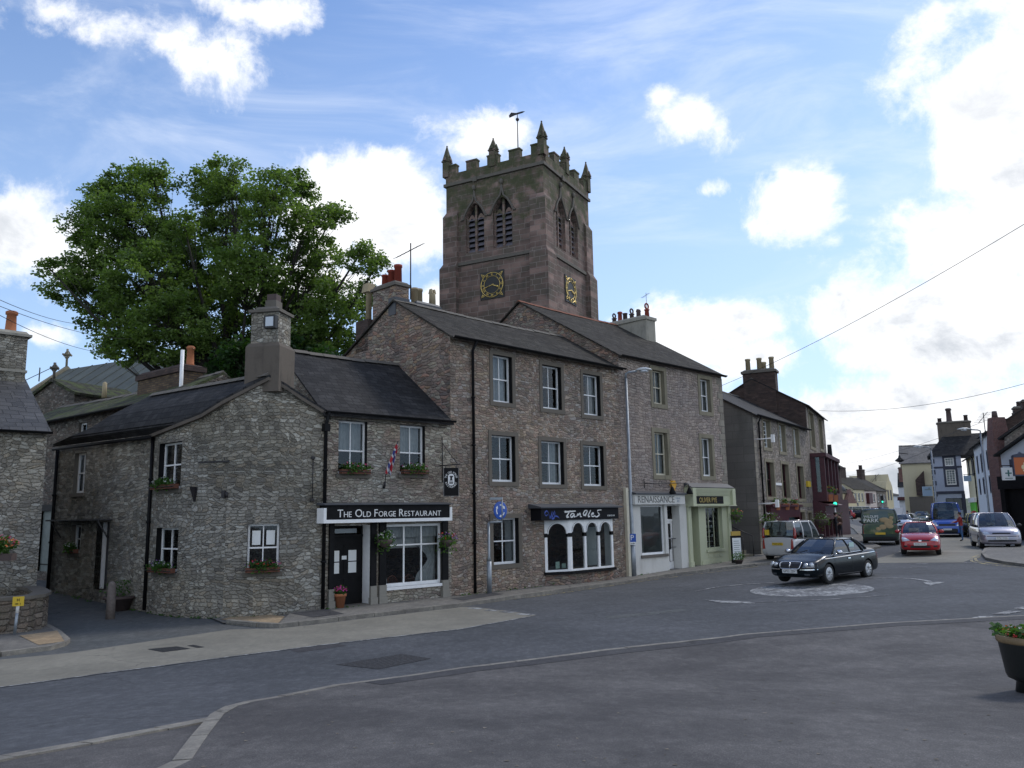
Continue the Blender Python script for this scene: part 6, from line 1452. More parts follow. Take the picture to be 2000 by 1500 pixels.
chimney(bh, 1.0, 4.4, D * .4, D * .6, zr_ - 1.2, zr_ + 1.3, 'cement', 'stone_trim', [(2.3, D * .5, 1.6, .3, 0, 'pot_dark'), (1.3, D * .5, .5, .22, 1, 'pot_dark'), (4.0, D * .5, .7, .22, 1, 'pot_dark')], capo=.1, band=.12)
# cream house beyond it
ch = Bd('cream_house', atY(1768, 985, 104).xy, atY(1768, 985, 104).xy + Vector((.89, -.455)) * 4.6, 'tall cream rendered house with dark diagonal recess beside the blue grey corner house', 'house')
L = ch.L; ze = ch.onY(1790, 903)[1]
gable_body(ch, L, 9, -1, ze, 4.5, ze + 2.4, ze, [ch.rect(1792, 932, 1806, 967)], 'cream_render')
gable_roof(ch, 0, L, 9, ze, 4.5, ze + 2.4, ze, 'slate_big', .3, (.3, .2), seed=22)
q = ch.rect(1789, 928, 1807, 968); b = MB(); b.prism([(q[0], -.9, q[2]), (q[1], -.9, q[2]), (q[1], -.9, q[3] + .5), (q[0], -.9, q[3] - .6)], (0, .85, 0)); b.build('dark_recess_block', 'brick_dark', ch.o, ch.zb, True)  # darkness of the diagonal wall recess, drawn as a solid dark block
q = ch.rect(1777, 970, 1815, 998); b = MB(); b.box(q[0], q[1] + .5, -.6, -.002, -1, q[3]); b.box(q[0] + .6, q[0] + 1.5, -.62, -.601, .2, q[3] - .5); b.build('shopfront', 'stone_trim', ch.o, ch.zb)
# narrow white house at the far bend
nw = Bd('narrow_far_house', atY(1757, 985, 120).xy, atY(1757, 985, 120).xy + Vector((.89, -.455)) * 2., 'narrow pale house with red banding at the far bend of the street', 'house')
ze = nw.onY(1762, 950)[1]
gable_body(nw, nw.L, 8, -1, ze, 4, ze + 2., ze, [], 'pale_render'); gable_roof(nw, 0, nw.L, 8, ze, 4, ze + 2., ze, 'slate', .2, seed=4)
q = nw.onY(1762, 972)[1]; bx('shop_fascia', (-.2, nw.L, -.5, -.002, q - .4, q + .1), 'maroon_paint', nw.o, nw.zb)
chimney(nw, .2, 1.2, 1.2, 2.2, ze, ze + 2.6, 'brick_red', 'stone_trim', [(.7, 1.7, 1.2, .2, 1, 'buff_pot')])
# pale terrace receding on the right
tA = Vector((50.3, 91.4)); tB = Vector((39.0, 66.5)); dT = (tB - tA).normalized()
segs = [(0, .36, 'cream_render', 'cream terraced house with bright green shopfront on the right of the street', 8.3), (.36, .70, 'pale_render', 'pale blue white terraced house between the cream house and the brick stack', 9.0), (.70, 1.0, 'pale_render', 'white rendered terraced house ending at the tall brick stack', 9.4)]
for k, (s0, s1_, m_, lb, hh) in enumerate(segs):
    B = Bd('terraced_house', tA + (tB - tA) * s0, tA + (tB - tA) * s1_, lb, 'house'); L = B.L
    wz = [(L * .25, L * .25 + .95, 6.3 - .4, 7.6 - .2), (L * .65, L * .65 + .95, 6.3 - .4, 7.4), (L * .25, L * .25 + .95, 3.3 + .6, 5.2), (L * .65, L * .65 + .95, 3.9, 5.2)]
    if k == 0: wz = wz[:2] + [(L * .1, L * .75, 1.0, 3.1)]
    gable_body(B, L, 8, -1, hh - .5, 4, hh + 2, hh - .5, wz, m_, 'brick_dark')
    gable_roof(B, 0, L, 8, hh - .5, 4, hh + 2, hh - .5, 'slate', .35, (.1, .1), seed=30 + k); gutter(B, 0, L, -.4, hh - .62)
    for w_ in wz[:4 if k else 2]: window(B, w_, 'white_paint', rec=.12, nv=1, reveal='trim_blue', sw=.12, surm='trim_blue', fr=.08)
    if k == 0:
        w_ = wz[2]; b = MB(); b.box(w_[0], w_[1], -.12, .0, w_[2] - .6, w_[3]); b.build('shopfront', mat('bright_green', (.12, .55, .03), .4), B.o, B.zb); bx('shop_sign', (w_[0] - .3, w_[1] + .5, -.25, -.001, 3.12, 3.6), 'white_paint', B.o, B.zb)
    for q_ in range(2): chimney(B, L * (.2 + .6 * q_), L * (.2 + .6 * q_) + 1., 3.5, 4.5, hh + .8, hh + 2.9, 'brick_dark', 'stone_trim', [(L * (.2 + .6 * q_) + .3, 4, .5, .16, 1, 'pot_dark'), (L * (.2 + .6 * q_) + .7, 4, .5, .16, 1, 'pot_dark')])
    pipe(B, [(L - .3, -.25, hh - .6), (L - .3, -.1, hh - 1), (L - .3, -.1, .5)], .06)
st_ = Bd('brick_stack', atY(1940, 990, 62).xy, atY(1960, 990, 60.5).xy, 'tall purple red brick chimney breast against the stone gable on the right', 'chimney stack')
zt = st_.onY(1946, 812)[1]
b = MB(); b.box(0, st_.L, 0, 1.3, -1, zt - 2.2); b.taper(0, st_.L * .7, 0, 1.3, zt - 2.19, zt, .7); st_.part(b, 'stack', 'brick_red')
b = MB(); b.lathe([(.22, zt), (.17, zt + .5), (.1, zt + .52)], 10, (.35, .65, 0)); b.build('chimney_pot', 'pot_dark', st_.o, st_.zb)
sgh = Bd('stone_gable_house', atY(1962, 990, 60).xy, atY(2060, 990, 57).xy, 'stone gabled house behind the white inn at the right edge', 'house')
p_ = [sgh.onY(*q) for q in ((1962, 850), (1972, 838), (2005, 815), (2040, 800), (2100, 860))]
b = MB(); b.prism([(-.5, 0, -1), (p_[-1][0], 0, -1)] + [(q[0], 0, q[1]) for q in p_[::-1]] , (0, 7, 0)); b.build('wall', 'rubble_street', sgh.o, sgh.zb, True)
b = MB(); q0, q1 = p_[0], p_[3]; b.slab((q0[0] - .4, -.3, q0[1] - .2), (q1[0], -.3, q1[1] + .15), (q1[0], 7, q1[1] + .15), (q0[0] - .4, 7, q0[1] - .2), .15); b.build('roof', 'slate', sgh.o, sgh.zb, True)
chimney(sgh, p_[0][0] + .2, p_[2][0] + .5, 4, 5, 7.8, 9.9, 'brick_dark', 'brick_dark', [(p_[0][0] + .6, 4.5, .7, .2, 1, 'brick_red'), (p_[0][0] + 1.3, 4.5, .8, .2, 0, 'brick_red'), (p_[0][0] + 2.0, 4.5, .7, .2, 1, 'brick_red')])
chimney(sgh, p_[2][0] - .1, p_[2][0] + 1.6, 2, 3.2, 7.5, 11.4, 'brick_dark', 'brick_dark', [(p_[2][0] + .5, 2.6, .6, .2, 1, 'pot_dark')])
inn = Bd('white_inn', atY(1966, 995, 52).xy, atY(2045, 1000, 48.5).xy, 'white gabled inn at the right edge above a black shopfront', 'inn')
p_ = [inn.onY(*q) for q in ((1966, 882), (2030, 835), (2095, 880))]
b = MB(); b.prism([(0, 0, -1), (p_[2][0], 0, -1), (p_[2][0], 0, p_[2][1]), (p_[1][0], 0, p_[1][1]), (0, 0, p_[0][1])], (0, 6, 0)); b.build('wall', 'pale_render', inn.o, inn.zb, True)
b = MB(); b.slab((-.3, -.3, p_[0][1] - .15), (p_[1][0], -.3, p_[1][1] + .1), (p_[1][0], 6, p_[1][1] + .1), (-.3, 6, p_[0][1] - .15), .12); b.slab((p_[1][0], -.3, p_[1][1] + .1), (p_[2][0] + .3, -.3, p_[2][1] - .15), (p_[2][0] + .3, 6, p_[2][1] - .15), (p_[1][0], 6, p_[1][1] + .1), .12); b.build('roof', 'slate', inn.o, inn.zb, True)
q = inn.onY(1990, 948)[1]; b = MB(); b.box(-.1, inn.L, -.35, -.002, q - .2, q + .6); b.box(.0, .4, -.3, -.003, -1, q - .2); b.box(.401, inn.L, -.1, -.003, .3, q - .2); b.build('shopfront', 'black_paint', inn.o, inn.zb)
r_ = inn.rect(1974, 897, 1979, 938); bx('window', (r_[0], r_[1], -.04, -.001, r_[2], r_[3]), 'trim_blue', inn.o, inn.zb)
# =============== row at the far end ===============
FR = [(1640, 1668, 962, 'yellow_stone', 'yellow sandstone bank with red pediment in the far row', 8.6), (1668, 1690, 955, 'cream_render', 'cream two storey house in the far row with three upper windows', 9.), (1690, 1713, 957, 'pink_render', 'pink rendered house in the far row with a central bay window', 9.), (1713, 1733, 958, 'rubble_street', 'dark stone house in the far row left of the tall gable', 9.), (1733, 1746, 938, 'yellow_stone', 'tall shaped stone gable at the end of the far row', 9.), (1746, 1768, 968, 'pale_render', 'low pale house at the very end of the street', 7)]
zb_ = 1.2; xs_prev = None
def frp(px): return Vector((atY(px, 985, 150 + (px - 1640) * .17).x, 150 + (px - 1640) * .17))
for k, (xa, xb, yt, m_, lb, D_) in enumerate(FR):
    B = Bd('far_house', frp(xa), frp(xb), lb, 'house', None, 'row of houses at the far end of the street'); L = B.L; ze = B.onY((xa + xb) / 2, yt)[1]
    ws = []
    if k in (1, 2, 3):
        for q in range(3):
            if k == 2 and q == 0: continue
            ws.append((L * (.12 + .3 * q), L * (.12 + .3 * q) + .8, ze - 2.3, ze - .8)); ws.append((L * (.12 + .3 * q), L * (.12 + .3 * q) + .8, ze - 5.1, ze - 3.6))
    if k == 4: ws = [(L * .2, L * .35, ze - 4, ze - 2), (L * .6, L * .75, ze - 4, ze - 2)]
    zr = ze + (2.6 if k < 4 else 1.)
    if k == 4:
        b = MB(); b.prism([(0, 0, -1), (L, 0, -1), (L, 0, ze - 1.5), (L * .8, 0, ze - .3), (L * .7, 0, ze - .2), (L / 2, 0, ze + 1.2), (L * .3, 0, ze - .2), (L * .2, 0, ze - .3), (0, 0, ze - 1.5)], (0, 8, 0)); b.build('wall', m_, B.o, B.zb, True); gable_roof(B, 0, L, 8, ze - 2, 4, ze, ze - 2, 'slate', .0, seed=k)
        for w_ in ws: bx('window', (w_[0], w_[1], -.05, -.001, w_[2], w_[3]), 'trim_blue', B.o, B.zb)
        continue
    gable_body(B, L, 9, -1, ze, 4.5, zr, ze, ws, m_); gable_roof(B, 0, L, 9, ze, 4.5, zr, ze, 'slate_stone' if k < 3 else 'slate', .3, (.1, .1), seed=50 + k)
    for w_ in ws: window(B, w_, 'white_paint', rec=.1, nv=1, reveal='stone_trim', sill=True, fr=.09, bar=.05)
    if k == 0:
        b = MB(); 
        for q in range(4): b.box(L * (.25 + .2 * q), L * (.25 + .2 * q) + .35, -.5, -.001, 0, ze - 2.8)
        b.box(L * .2, L * .95, -.7, -.002, ze - 2.8, ze - 2.0); b.build('portico', 'yellow_stone', B.o, B.zb)
        b = MB(); b.prism([(L * .2, -.7, ze - 1.99), (L * .95, -.7, ze - 1.99), (L * .57, -.7, ze + .6)], (0, .6, 0)); b.build('pediment', 'brick_red', B.o, B.zb, True)
        b = MB(); b.lathe([(.8, ze), (.7, ze + .8), (.3, ze + 1.3), (.05, ze + 1.5)], 10, (L * .57, 1, 0)); b.build('cupola', 'lead', B.o, B.zb)
    if k in (2, 3): bx('shopfront', (L * .1, L * .9, -.4, -.002, -.5, 2.9), 'maroon_paint' if k == 2 else 'trim_blue', B.o, B.zb)
    if k == 2: bx('bay_window', (L * .12, L * .42, -.6, -.002, 3.6, ze - .6), 'maroon_paint', B.o, B.zb)
    if k == 1:
        bx('hanging_board', (L * .15, L * .35, -.1, -.002, 3.2, 3.8), 'trim_blue', B.o, B.zb)
    if k in (0, 1, 3): chimney(B, L * .7, L * .7 + (3.5 if k == 1 else 1.6), 4, 5, zr - 1, zr + 1.6, 'brick_dark', 'brick_dark', [(L * .7 + .5, 4.5, .9, .22, 1, 'pot_dark'), (L * .7 + 1.2, 4.5, .9, .22, 1, 'pot_dark')])
# end piece beyond the bay-fronted house
eh = Bd('end_house', (23.68, 62.0), (27.6, 69.5), 'tall narrow slate gabled house beyond the bay fronted house', 'house')
ze = eh.onY(1626, 905)[1]
gable_body(eh, eh.L, 8, -1, ze, 4, ze + 2.4, ze, [], 'brick_dark', 'slate'); gable_roof(eh, 0, eh.L, 8, ze, 4, ze + 2.4, ze, 'slate', .3, seed=61)
b = MB(); zz_ = eh.onY(1628, 882)[1]; b.prism([(.0, -.3, ze - .4), (1.2, -.3, ze - .4), (.6, -.3, zz_ + .3)], (0, .3, 0)); b.build('gablet', 'slate', eh.o, eh.zb, True)
bx('shopfront', (.1, eh.L, -.4, -.002, -1, 3.4), 'maroon_paint', eh.o, eh.zb)
# =============== distant fell ===============
b = MB(); P = []
for i in range(61):
    a = math.radians(-70 + 140 * i / 60); 
    for j, (r0, h0) in enumerate(((420, 0), (560, 10), (700, 17))):
        P.append((r0 * math.sin(a), r0 * math.cos(a), h0 * (.55 + .45 * mnoise.noise(Vector((a * 3, j, 2)))) - 2))
fs = []
for i in range(60):
    for j in range(2): q = i * 3 + j; fs.append([q, q + 3, q + 4, q + 1])
b.smooth = True; b.add(P, fs); tag(b.build('hills', mat('hill_green', (.07, .10, .05), .95, var=.4, vscale=.02)), kind='structure')
# =============== trees ===============
def leafmat(name, c1, c2):
    m = bpy.data.materials.new(name); m.use_nodes = True; M[name] = m; T = NT(m.node_tree); p = T.n['Principled BSDF']
    o = T.obj(); c = T.mix(T.ss(T.noise(o, .5, 4, .6), .35, .65), c1, c2); c = T.mix(T.ss(T.noise(o, 5, 2), .35, .65, 0, .5), c, T.mix(1., c, (.5, .6, .4), 'MULTIPLY'))
    T.l.new(c, p.inputs['Base Color']); p.inputs['Roughness'].default_value = .55; p.inputs['Specular IOR Level'].default_value = .35
    tr_ = T.new('ShaderNodeBsdfTranslucent'); T.l.new(T.mix(1., c, (1.5, 1.7, .7), 'MULTIPLY'), tr_.inputs[0]); mx = T.new('ShaderNodeMixShader'); mx.inputs[0].default_value = .45
    T.l.new(p.outputs[0], mx.inputs[1]); T.l.new(tr_.outputs[0], mx.inputs[2]); T.l.new(mx.outputs[0], T.n['Material Output'].inputs[0]); return m
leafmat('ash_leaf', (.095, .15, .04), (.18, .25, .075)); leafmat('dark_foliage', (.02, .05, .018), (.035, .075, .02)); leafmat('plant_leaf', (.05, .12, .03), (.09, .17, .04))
mat('bark', (.03, .027, .022), .95, var=.3, vscale=3)
def leaves(mb, c, r, n, size, rg, flat=.8):
    for _ in range(n):
        # biased to the shell of the clump
        d = Vector((rg.gauss(0, 1), rg.gauss(0, 1), rg.gauss(0, 1))).normalized() * r * (rg.random() ** .45); d.z *= flat
        p = c + d; a = rg.random() * 6.283; tl = rg.uniform(-.9, .5)
        u = Vector((math.cos(a) * math.cos(tl), math.sin(a) * math.cos(tl), math.sin(tl))); v = u.orthogonal().normalized() if rg.random() < .5 else u.cross(Vector((rg.random(), rg.random(), rg.random() + .2))).normalized()
        s = size * rg.uniform(.6, 1.35); w_ = s * .42; b0 = len(mb.v)
        mb.v += [tuple(p), tuple(p + u * s * .5 + v * w_), tuple(p + u * s), tuple(p + u * s * .5 - v * w_)]
        mb.f.append([b0, b0 + 1, b0 + 2, b0 + 3]); mb.mi.append(0); mb.sm.append(False)
def tree(name, label, lobes, base, Y, depth, nclump, nleaf, lsize, seed, lm='ash_leaf', clr=.62, forkz=.35, sparse=()):
    rg = random.Random(seed); bz = zg(base[0], base[1]) - .2; O = Vector((base[0], base[1], bz))
    r = tag(empty(name, O), label, 'tree'); tb = MB(); cb = MB()
    L3 = []
    for (px_, py_, rp) in lobes:
        y = Y + rg.uniform(-depth, depth); p = atY(px_, py_, y); L3.append((p - O, rp / FPX * y * 1.02))
    top = max(p.z for p, _ in L3); fork = Vector((0, 0, top * forkz))
    tb.tube([(0, 0, 0), (.1, 0, fork.z * .5), tuple(fork)], [.62, .5, .42], 10)
    tot = sum(q[1] ** 2 for q in L3); 
    for p, rad in L3:
        s = fork + Vector((rg.uniform(-.2, .2), rg.uniform(-.2, .2), rg.uniform(-1.5, 1.5))); mid = s.lerp(p, .5) + Vector((rg.uniform(-.6, .6), rg.uniform(-.6, .6), -.5 + rg.uniform(-.4, .4)))
        mid += Vector((rg.uniform(-.8, .8), 0, rg.uniform(-1.2, .6))); Q = [s * (1 - t) ** 2 + mid * 2 * t * (1 - t) + p * t * t for t in (0, .25, .5, .75, 1)]
        tb.tube(Q, [.22, .16, .11, .07, .04], 6)
        n = max(4, int(nclump * rad ** 2 / tot))
        for _ in range(n):
            d = Vector((rg.gauss(0, 1), rg.gauss(0, 1), rg.gauss(0, 1))).normalized(); c = p + d * rad * (rg.random() ** .38)
            k = rg.randint(2, 3); st = Q[k + 1]; m2 = st.lerp(c, .5) + Vector((rg.uniform(-.3, .3), rg.uniform(-.3, .3), rg.uniform(-.1, .4)))
            tb.tube([st, m2, c], [.02, .013, .006], 4, False)
            cr_ = clr * rg.uniform(.6, 1.3)
            leaves(cb, c, cr_, int(nleaf * rg.uniform(.5, 1.3)), lsize, rg, .6)
    tb.build('trunk', 'bark', r); cb.build('crown', lm, r); return r
AL_ = [(245, 430, 85), (215, 380, 45), (300, 355, 48), (255, 350, 35), (180, 520, 62), (170, 440, 45), (95, 523, 22), (130, 560, 40), (400, 365, 42), (450, 350, 45), (440, 430, 70), (530, 390, 62), (565, 350, 30), (600, 430, 45), (650, 420, 35), (620, 520, 62), (700, 500, 38), (735, 520, 22), (650, 600, 58), (700, 590, 40), (370, 540, 95), (490, 520, 85), (560, 600, 80), (290, 560, 90), (210, 600, 60), (250, 660, 52), (330, 640, 80), (440, 640, 95), (540, 680, 60), (600, 660, 50), (320, 470, 60), (385, 700, 45), (280, 690, 30), (210, 690, 25), (480, 710, 50), (665, 660, 35), (360, 440, 30), (590, 380, 30)]
bp = atY(455, 900, 44)
tree('ash_tree', 'very large spreading ash tree in full leaf towering behind the cottages', AL_, (bp.x, bp.y), 44., 2.9, 2100, 78, .165, 5, clr=.54)
b2 = atY(620, 900, 40)
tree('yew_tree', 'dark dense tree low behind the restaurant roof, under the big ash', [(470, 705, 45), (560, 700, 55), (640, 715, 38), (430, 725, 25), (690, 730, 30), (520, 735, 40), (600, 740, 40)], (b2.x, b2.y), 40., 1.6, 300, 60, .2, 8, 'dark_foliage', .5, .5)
# =============== vehicles ===============
from mathutils.bvhtree import BVHTree
def paint(name, c, rough=.25, metal=.3, coat=.8):
    return mat(name, c, rough, metal, .4, coat)
SPECS = {
 'sedan': dict(L=4.75, W=1.78, wb=2.75, fo=.93, wr=.325, zs=[(1, .33, .58, .55), (.975, .26, .66, .72), (.90, .22, .74, .83), (.78, .21, .82, .87), (.62, .20, .93, .885), (.40, .20, .95, .89), (.0, .20, .96, .89), (-.45, .20, .99, .885), (-.68, .21, 1.03, .87), (-.88, .24, 1.02, .82), (-.965, .30, .93, .75), (-1, .40, .70, .60)],
   belt=[(1.30, 0, .95), (1.27, .42, .95), (1.02, .76, .94), (-.15, .80, .97), (-1.12, .78, 1.00), (-1.62, .66, 1.04), (-1.80, .34, 1.05), (-1.84, 0, 1.05)],
   roof=[(.42, 0), (.40, .32), (.27, .53), (-.20, .56), (-.85, .54), (-1.0, .44), (-1.06, .22), (-1.08, 0)], H=1.42),
 'hatch': dict(L=3.85, W=1.66, wb=2.49, fo=.78, wr=.30, zs=[(1, .32, .56, .55), (.97, .24, .68, .72), (.88, .2, .80, .80), (.74, .2, .90, .82), (.55, .2, .96, .83), (.2, .2, .97, .83), (-.2, .2, .98, .83), (-.6, .2, 1.0, .82), (-.85, .22, 1.02, .80), (-.96, .28, 1.0, .74), (-1, .38, .80, .66)],
   belt=[(1.18, 0, .97), (1.14, .40, .97), (.86, .72, .97), (-.15, .75, .98), (-1.0, .73, 1.0), (-1.66, .66, 1.02), (-1.76, .35, 1.02), (-1.78, 0, 1.02)],
   roof=[(.45, 0), (.43, .32), (.28, .53), (-.2, .57), (-.95, .56), (-1.38, .50), (-1.46, .25), (-1.48, 0)], H=1.44),
 'mpv': dict(L=4.64, W=1.81, wb=2.83, fo=.92, wr=.32, zs=[(1, .32, .60, .58), (.975, .25, .74, .75), (.90, .22, .88, .85), (.76, .21, 1.0, .89), (.58, .2, 1.06, .90), (.2, .2, 1.07, .905), (-.3, .2, 1.08, .905), (-.7, .2, 1.08, .90), (-.9, .22, 1.08, .88), (-.97, .28, 1.05, .84), (-1, .38, .85, .78)],
   belt=[(1.55, 0, 1.06), (1.50, .45, 1.06), (1.18, .80, 1.06), (.0, .83, 1.07), (-1.1, .82, 1.08), (-2.0, .76, 1.09), (-2.18, .4, 1.09), (-2.2, 0, 1.09)],
   roof=[(.62, 0), (.60, .38), (.42, .62), (-.1, .66), (-1.1, .66), (-1.85, .60), (-1.95, .3), (-1.97, 0)], H=1.74),
 'box': dict(L=4.0, W=1.68, wb=2.6, fo=.78, wr=.30, zs=[(1, .32, .60, .55), (.97, .25, .72, .72), (.88, .22, .86, .80), (.74, .21, .96, .83), (.56, .2, 1.02, .835), (.2, .2, 1.03, .84), (-.3, .2, 1.04, .84), (-.7, .2, 1.05, .84), (-.93, .22, 1.05, .83), (-.985, .28, 1.04, .80), (-1, .38, .9, .76)],
   belt=[(1.25, 0, 1.02), (1.2, .42, 1.02), (.92, .75, 1.02), (.0, .79, 1.03), (-1.0, .79, 1.04), (-1.82, .76, 1.05), (-1.93, .4, 1.05), (-1.95, 0, 1.05)],
   roof=[(.50, 0), (.48, .38), (.32, .62), (-.1, .67), (-1.0, .68), (-1.72, .66), (-1.82, .35), (-1.84, 0)], H=1.82),
 'van': dict(L=4.95, W=1.93, wb=2.95, fo=.92, wr=.34, zs=[(1, .34, .70, .62), (.975, .27, .9, .82), (.90, .24, 1.08, .90), (.78, .23, 1.18, .94), (.62, .22, 1.22, .955), (.2, .22, 1.23, .96), (-.3, .22, 1.23, .96), (-.7, .22, 1.23, .96), (-.95, .24, 1.23, .95), (-.99, .3, 1.2, .93), (-1, .4, 1.1, .90)],
   belt=[(1.85, 0, 1.22), (1.80, .5, 1.22), (1.52, .86, 1.22), (.7, .93, 1.23), (-1.0, .94, 1.23), (-2.38, .90, 1.23), (-2.44, .45, 1.23), (-2.45, 0, 1.23)],
   roof=[(1.15, 0), (1.12, .42), (.95, .70), (.5, .80), (-1.0, .83), (-2.28, .80), (-2.36, .4), (-2.38, 0)], H=2.05),
}
def catm(vals, n):     # catmull-rom resample of list of tuples
    out = []
    for i in range(len(vals) - 1):
        a, b, c, d = vals[max(i - 1, 0)], vals[i], vals[i + 1], vals[min(i + 2, len(vals) - 1)]
        for k in range(n):
            t = k / n; out.append(tuple(.5 * (2 * b[j] + (c[j] - a[j]) * t + (2 * a[j] - 5 * b[j] + 4 * c[j] - d[j]) * t * t + (3 * b[j] - a[j] - 3 * c[j] + d[j]) * t ** 3) for j in range(len(b))))
    return out + [vals[-1]]
def evalmesh(o):
    bpy.context.view_layer.update(); dg = bpy.context.evaluated_depsgraph_get(); return bpy.data.meshes.new_from_object(o.evaluated_get(dg))
def car(name, label, kind, pm, loc, head, plate='', platec='plate_white', detail=True, H=None, glass='car_glass', panel=None, group=None, trim=None, cat='car', roofm=None, grille=None, rimm='rim_silver', tailtall=False, lampw=None, sideblank=False, rearblank=False):
    S_ = SPECS[kind]; L, W, wr = S_['L'], S_['W'], S_['wr']; H = H or S_['H']; hl = L / 2
    r = tag(empty(name, loc, head), label, cat, group)
    st = catm([(x * hl, zb, zt, hw) for x, zb, zt, hw in S_['zs']], 3 if detail else 1)
    b = MB(); b.smooth = True; rows = []
    for x, zb, zt, hw in st:
        zs_ = zt - .05; m = zb + (zs_ - zb) * .55
        half = [(0, zb), (hw * .78, zb), (hw * .95, zb + .04), (hw * .995, zb + .14), (hw * 1.005, m), (hw * .985, zs_ - .10), (hw * .95, zs_ - .02), (hw * .86, zt - .005), (hw * .5, zt + .022), (0, zt + .032)]
        ring = [(x, y, z) for y, z in half] + [(x, -y, z) for y, z in half[::-1][1:-1]]; rows.append(ring)
    n = len(rows[0]); vs = [v for q in rows for v in q]; fs = []
    for i in range(len(rows) - 1):
        for k in range(n): fs.append([i * n + k, (i + 1) * n + k, (i + 1) * n + (k + 1) % n, i * n + (k + 1) % n])
    c0 = len(vs); vs.append((hl + .03, 0, .5)); c1 = c0 + 1; vs.append((-hl - .03, 0, .62))
    for k in range(n): fs.append([c0, k, (k + 1) % n]); fs.append([c1, (len(rows) - 1) * n + (k + 1) % n, (len(rows) - 1) * n + k])
    b.add(vs, fs); body = b.build('body', pm, r, 0, True)
    xf, xr = hl - S_['fo'], hl - S_['fo'] - S_['wb']
    cut = MB()
    for xx in (xf, xr):
        for s in (-1, 1): cut.lathe([(wr + .055, s * (W / 2 + .3)), (wr + .055, s * (W / 2 - .30))][::-s], 28, (xx, 0, wr), 'y', False)
    co_ = cut.build('cutter', 'rubber', r, 0, True)
    for o_ in (body, co_):
        bm = bmesh.new(); bm.from_mesh(o_.data)
        bmesh.ops.remove_doubles(bm, verts=bm.verts, dist=.0005); bmesh.ops.recalc_face_normals(bm, faces=bm.faces)
        if o_ is body and bm.calc_volume(signed=True) < 0: bmesh.ops.reverse_faces(bm, faces=bm.faces)
        bm.to_mesh(o_.data); bm.free()
    sub = body.modifiers.new('s', 'SUBSURF'); sub.levels = 1
    bo = body.modifiers.new('b', 'BOOLEAN'); bo.object = co_; bo.operation = 'DIFFERENCE'; bo.solver = 'EXACT'
    me = evalmesh(body)
    if max(v.co.y for v in me.vertices) > W / 2 + .12: bo.solver = 'FAST'; me = evalmesh(body); print('FAST', name, max(v.co.y for v in me.vertices))
    body.modifiers.clear(); body.data = me; bpy.data.objects.remove(co_)
    for p in me.polygons: p.use_smooth = True
    bm = bmesh.new(); bm.from_mesh(me)
    for e_ in bm.edges:
        if len(e_.link_faces) == 2 and e_.calc_face_angle(0) > .6: e_.smooth = False
    bv = BVHTree.FromBMesh(bm); bm.to_mesh(me); bm.free()
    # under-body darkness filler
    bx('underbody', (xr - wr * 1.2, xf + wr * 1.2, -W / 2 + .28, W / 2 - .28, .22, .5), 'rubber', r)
    # greenhouse
    be = catm([(x, y, z) for x, y, z in S_['belt']], 1); ro = S_['roof']; nr = 6
    def ring(t):
        out = []
        for (bx_, by_, bz_), (rx_, ry_) in zip(be, ro):
            cr = H - .035 * (ry_ / .6) ** 2 - (.03 if rx_ == ro[0][0] or rx_ == ro[-1][0] else 0) * 0
            bul = .05 * math.sin(math.pi * t); z = bz_ - .03 + (cr - bz_ + .03) * t
            x = bx_ + (rx_ - bx_) * t; y = by_ + (ry_ - by_) * t
            out.append((x + (bul * .6 if bx_ > 1 else (-bul * .5 if bx_ < -1.4 else 0)), y + (bul if by_ > .3 else 0), z))
        return out
    R_ = [ring(t / nr) for t in range(nr + 1)]; m = len(be)
    segs = {'windscreen': [0, 1], 'front_window': [2], 'rear_side_window': [3], 'quarter_window': [4], 'rear_window': [5, 6]}
    for nm, ks in segs.items():
        for s in ((1, -1) if nm not in ('windscreen', 'rear_window') else (0,)):
            g = MB(); g.smooth = True
            mt = glass
            if (nm in ('rear_side_window', 'quarter_window') and sideblank) or (nm == 'rear_window' and rearblank) or (nm == 'quarter_window' and kind in ('sedan', 'hatch')): mt = pm
            for k in ks:
                for t in range(nr):
                    for sg in ((1, -1) if s == 0 else (s,)):
                        q = [R_[t][k], R_[t][k + 1], R_[t + 1][k + 1], R_[t + 1][k]]; q = [(p[0], p[1] * sg, p[2]) for p in q]
                        g.poly(*(q if sg > 0 else q[::-1]))
            g.build(nm if mt == glass else 'pillar_panel', mt, r)
    rf = MB(); rf.smooth = True; T_ = R_[nr]; ny_ = 6
    for i in range(m - 1):
        for j in range(ny_):
            q = []
            for (ii, jj) in ((i, j), (i + 1, j), (i + 1, j + 1), (i, j + 1)):
                u = -1 + 2 * jj / ny_; p = T_[ii]; xc_ = p[0]; q.append((xc_, p[1] * u, p[2] + .035 * (1 - u * u) * (p[1] / .6)))
            rf.poly(*q)
    for s in (-1, 1): rf.tube([(p[0], p[1] * s, p[2] - .012) for p in T_], .03, 6)
    roof = rf.build('roof', roofm or pm, r, 0, False)
    pl = MB()
    for k, rad in ((2, .035), (3, .03), (4, .036), (5, .05)):
        for s in (-1, 1): pl.tube([(R_[t][k][0], R_[t][k][1] * s, R_[t][k][2]) for t in range(nr + 1)], rad if kind != 'sedan' or k != 4 else .05, 6)
    pl.build('pillars', pm, r)
    be_ = MB()
    for s in (-1, 1): be_.tube([(p[0], (p[1] + .012) * s, p[2] + .012) for p in R_[0][1:7]], .013, 5)
    be_.build('window_trim', trim or 'black_plastic', r)
    # dark interior with seats
    it = MB(); it.box(xr + .1, xf - .3, -W * .38, W * .38, .5, R_[0][3][2] - .12)
    for xx in (.15, -.75):
        for s in (-.36, .36): it.box(xx - .35, xx - .22, s - .22, s + .22, .7, 1.12); it.box(xx - .33, xx - .24, s - .1, s + .1, 1.14, 1.3)
    it.build('seats', 'interior_dark', r)
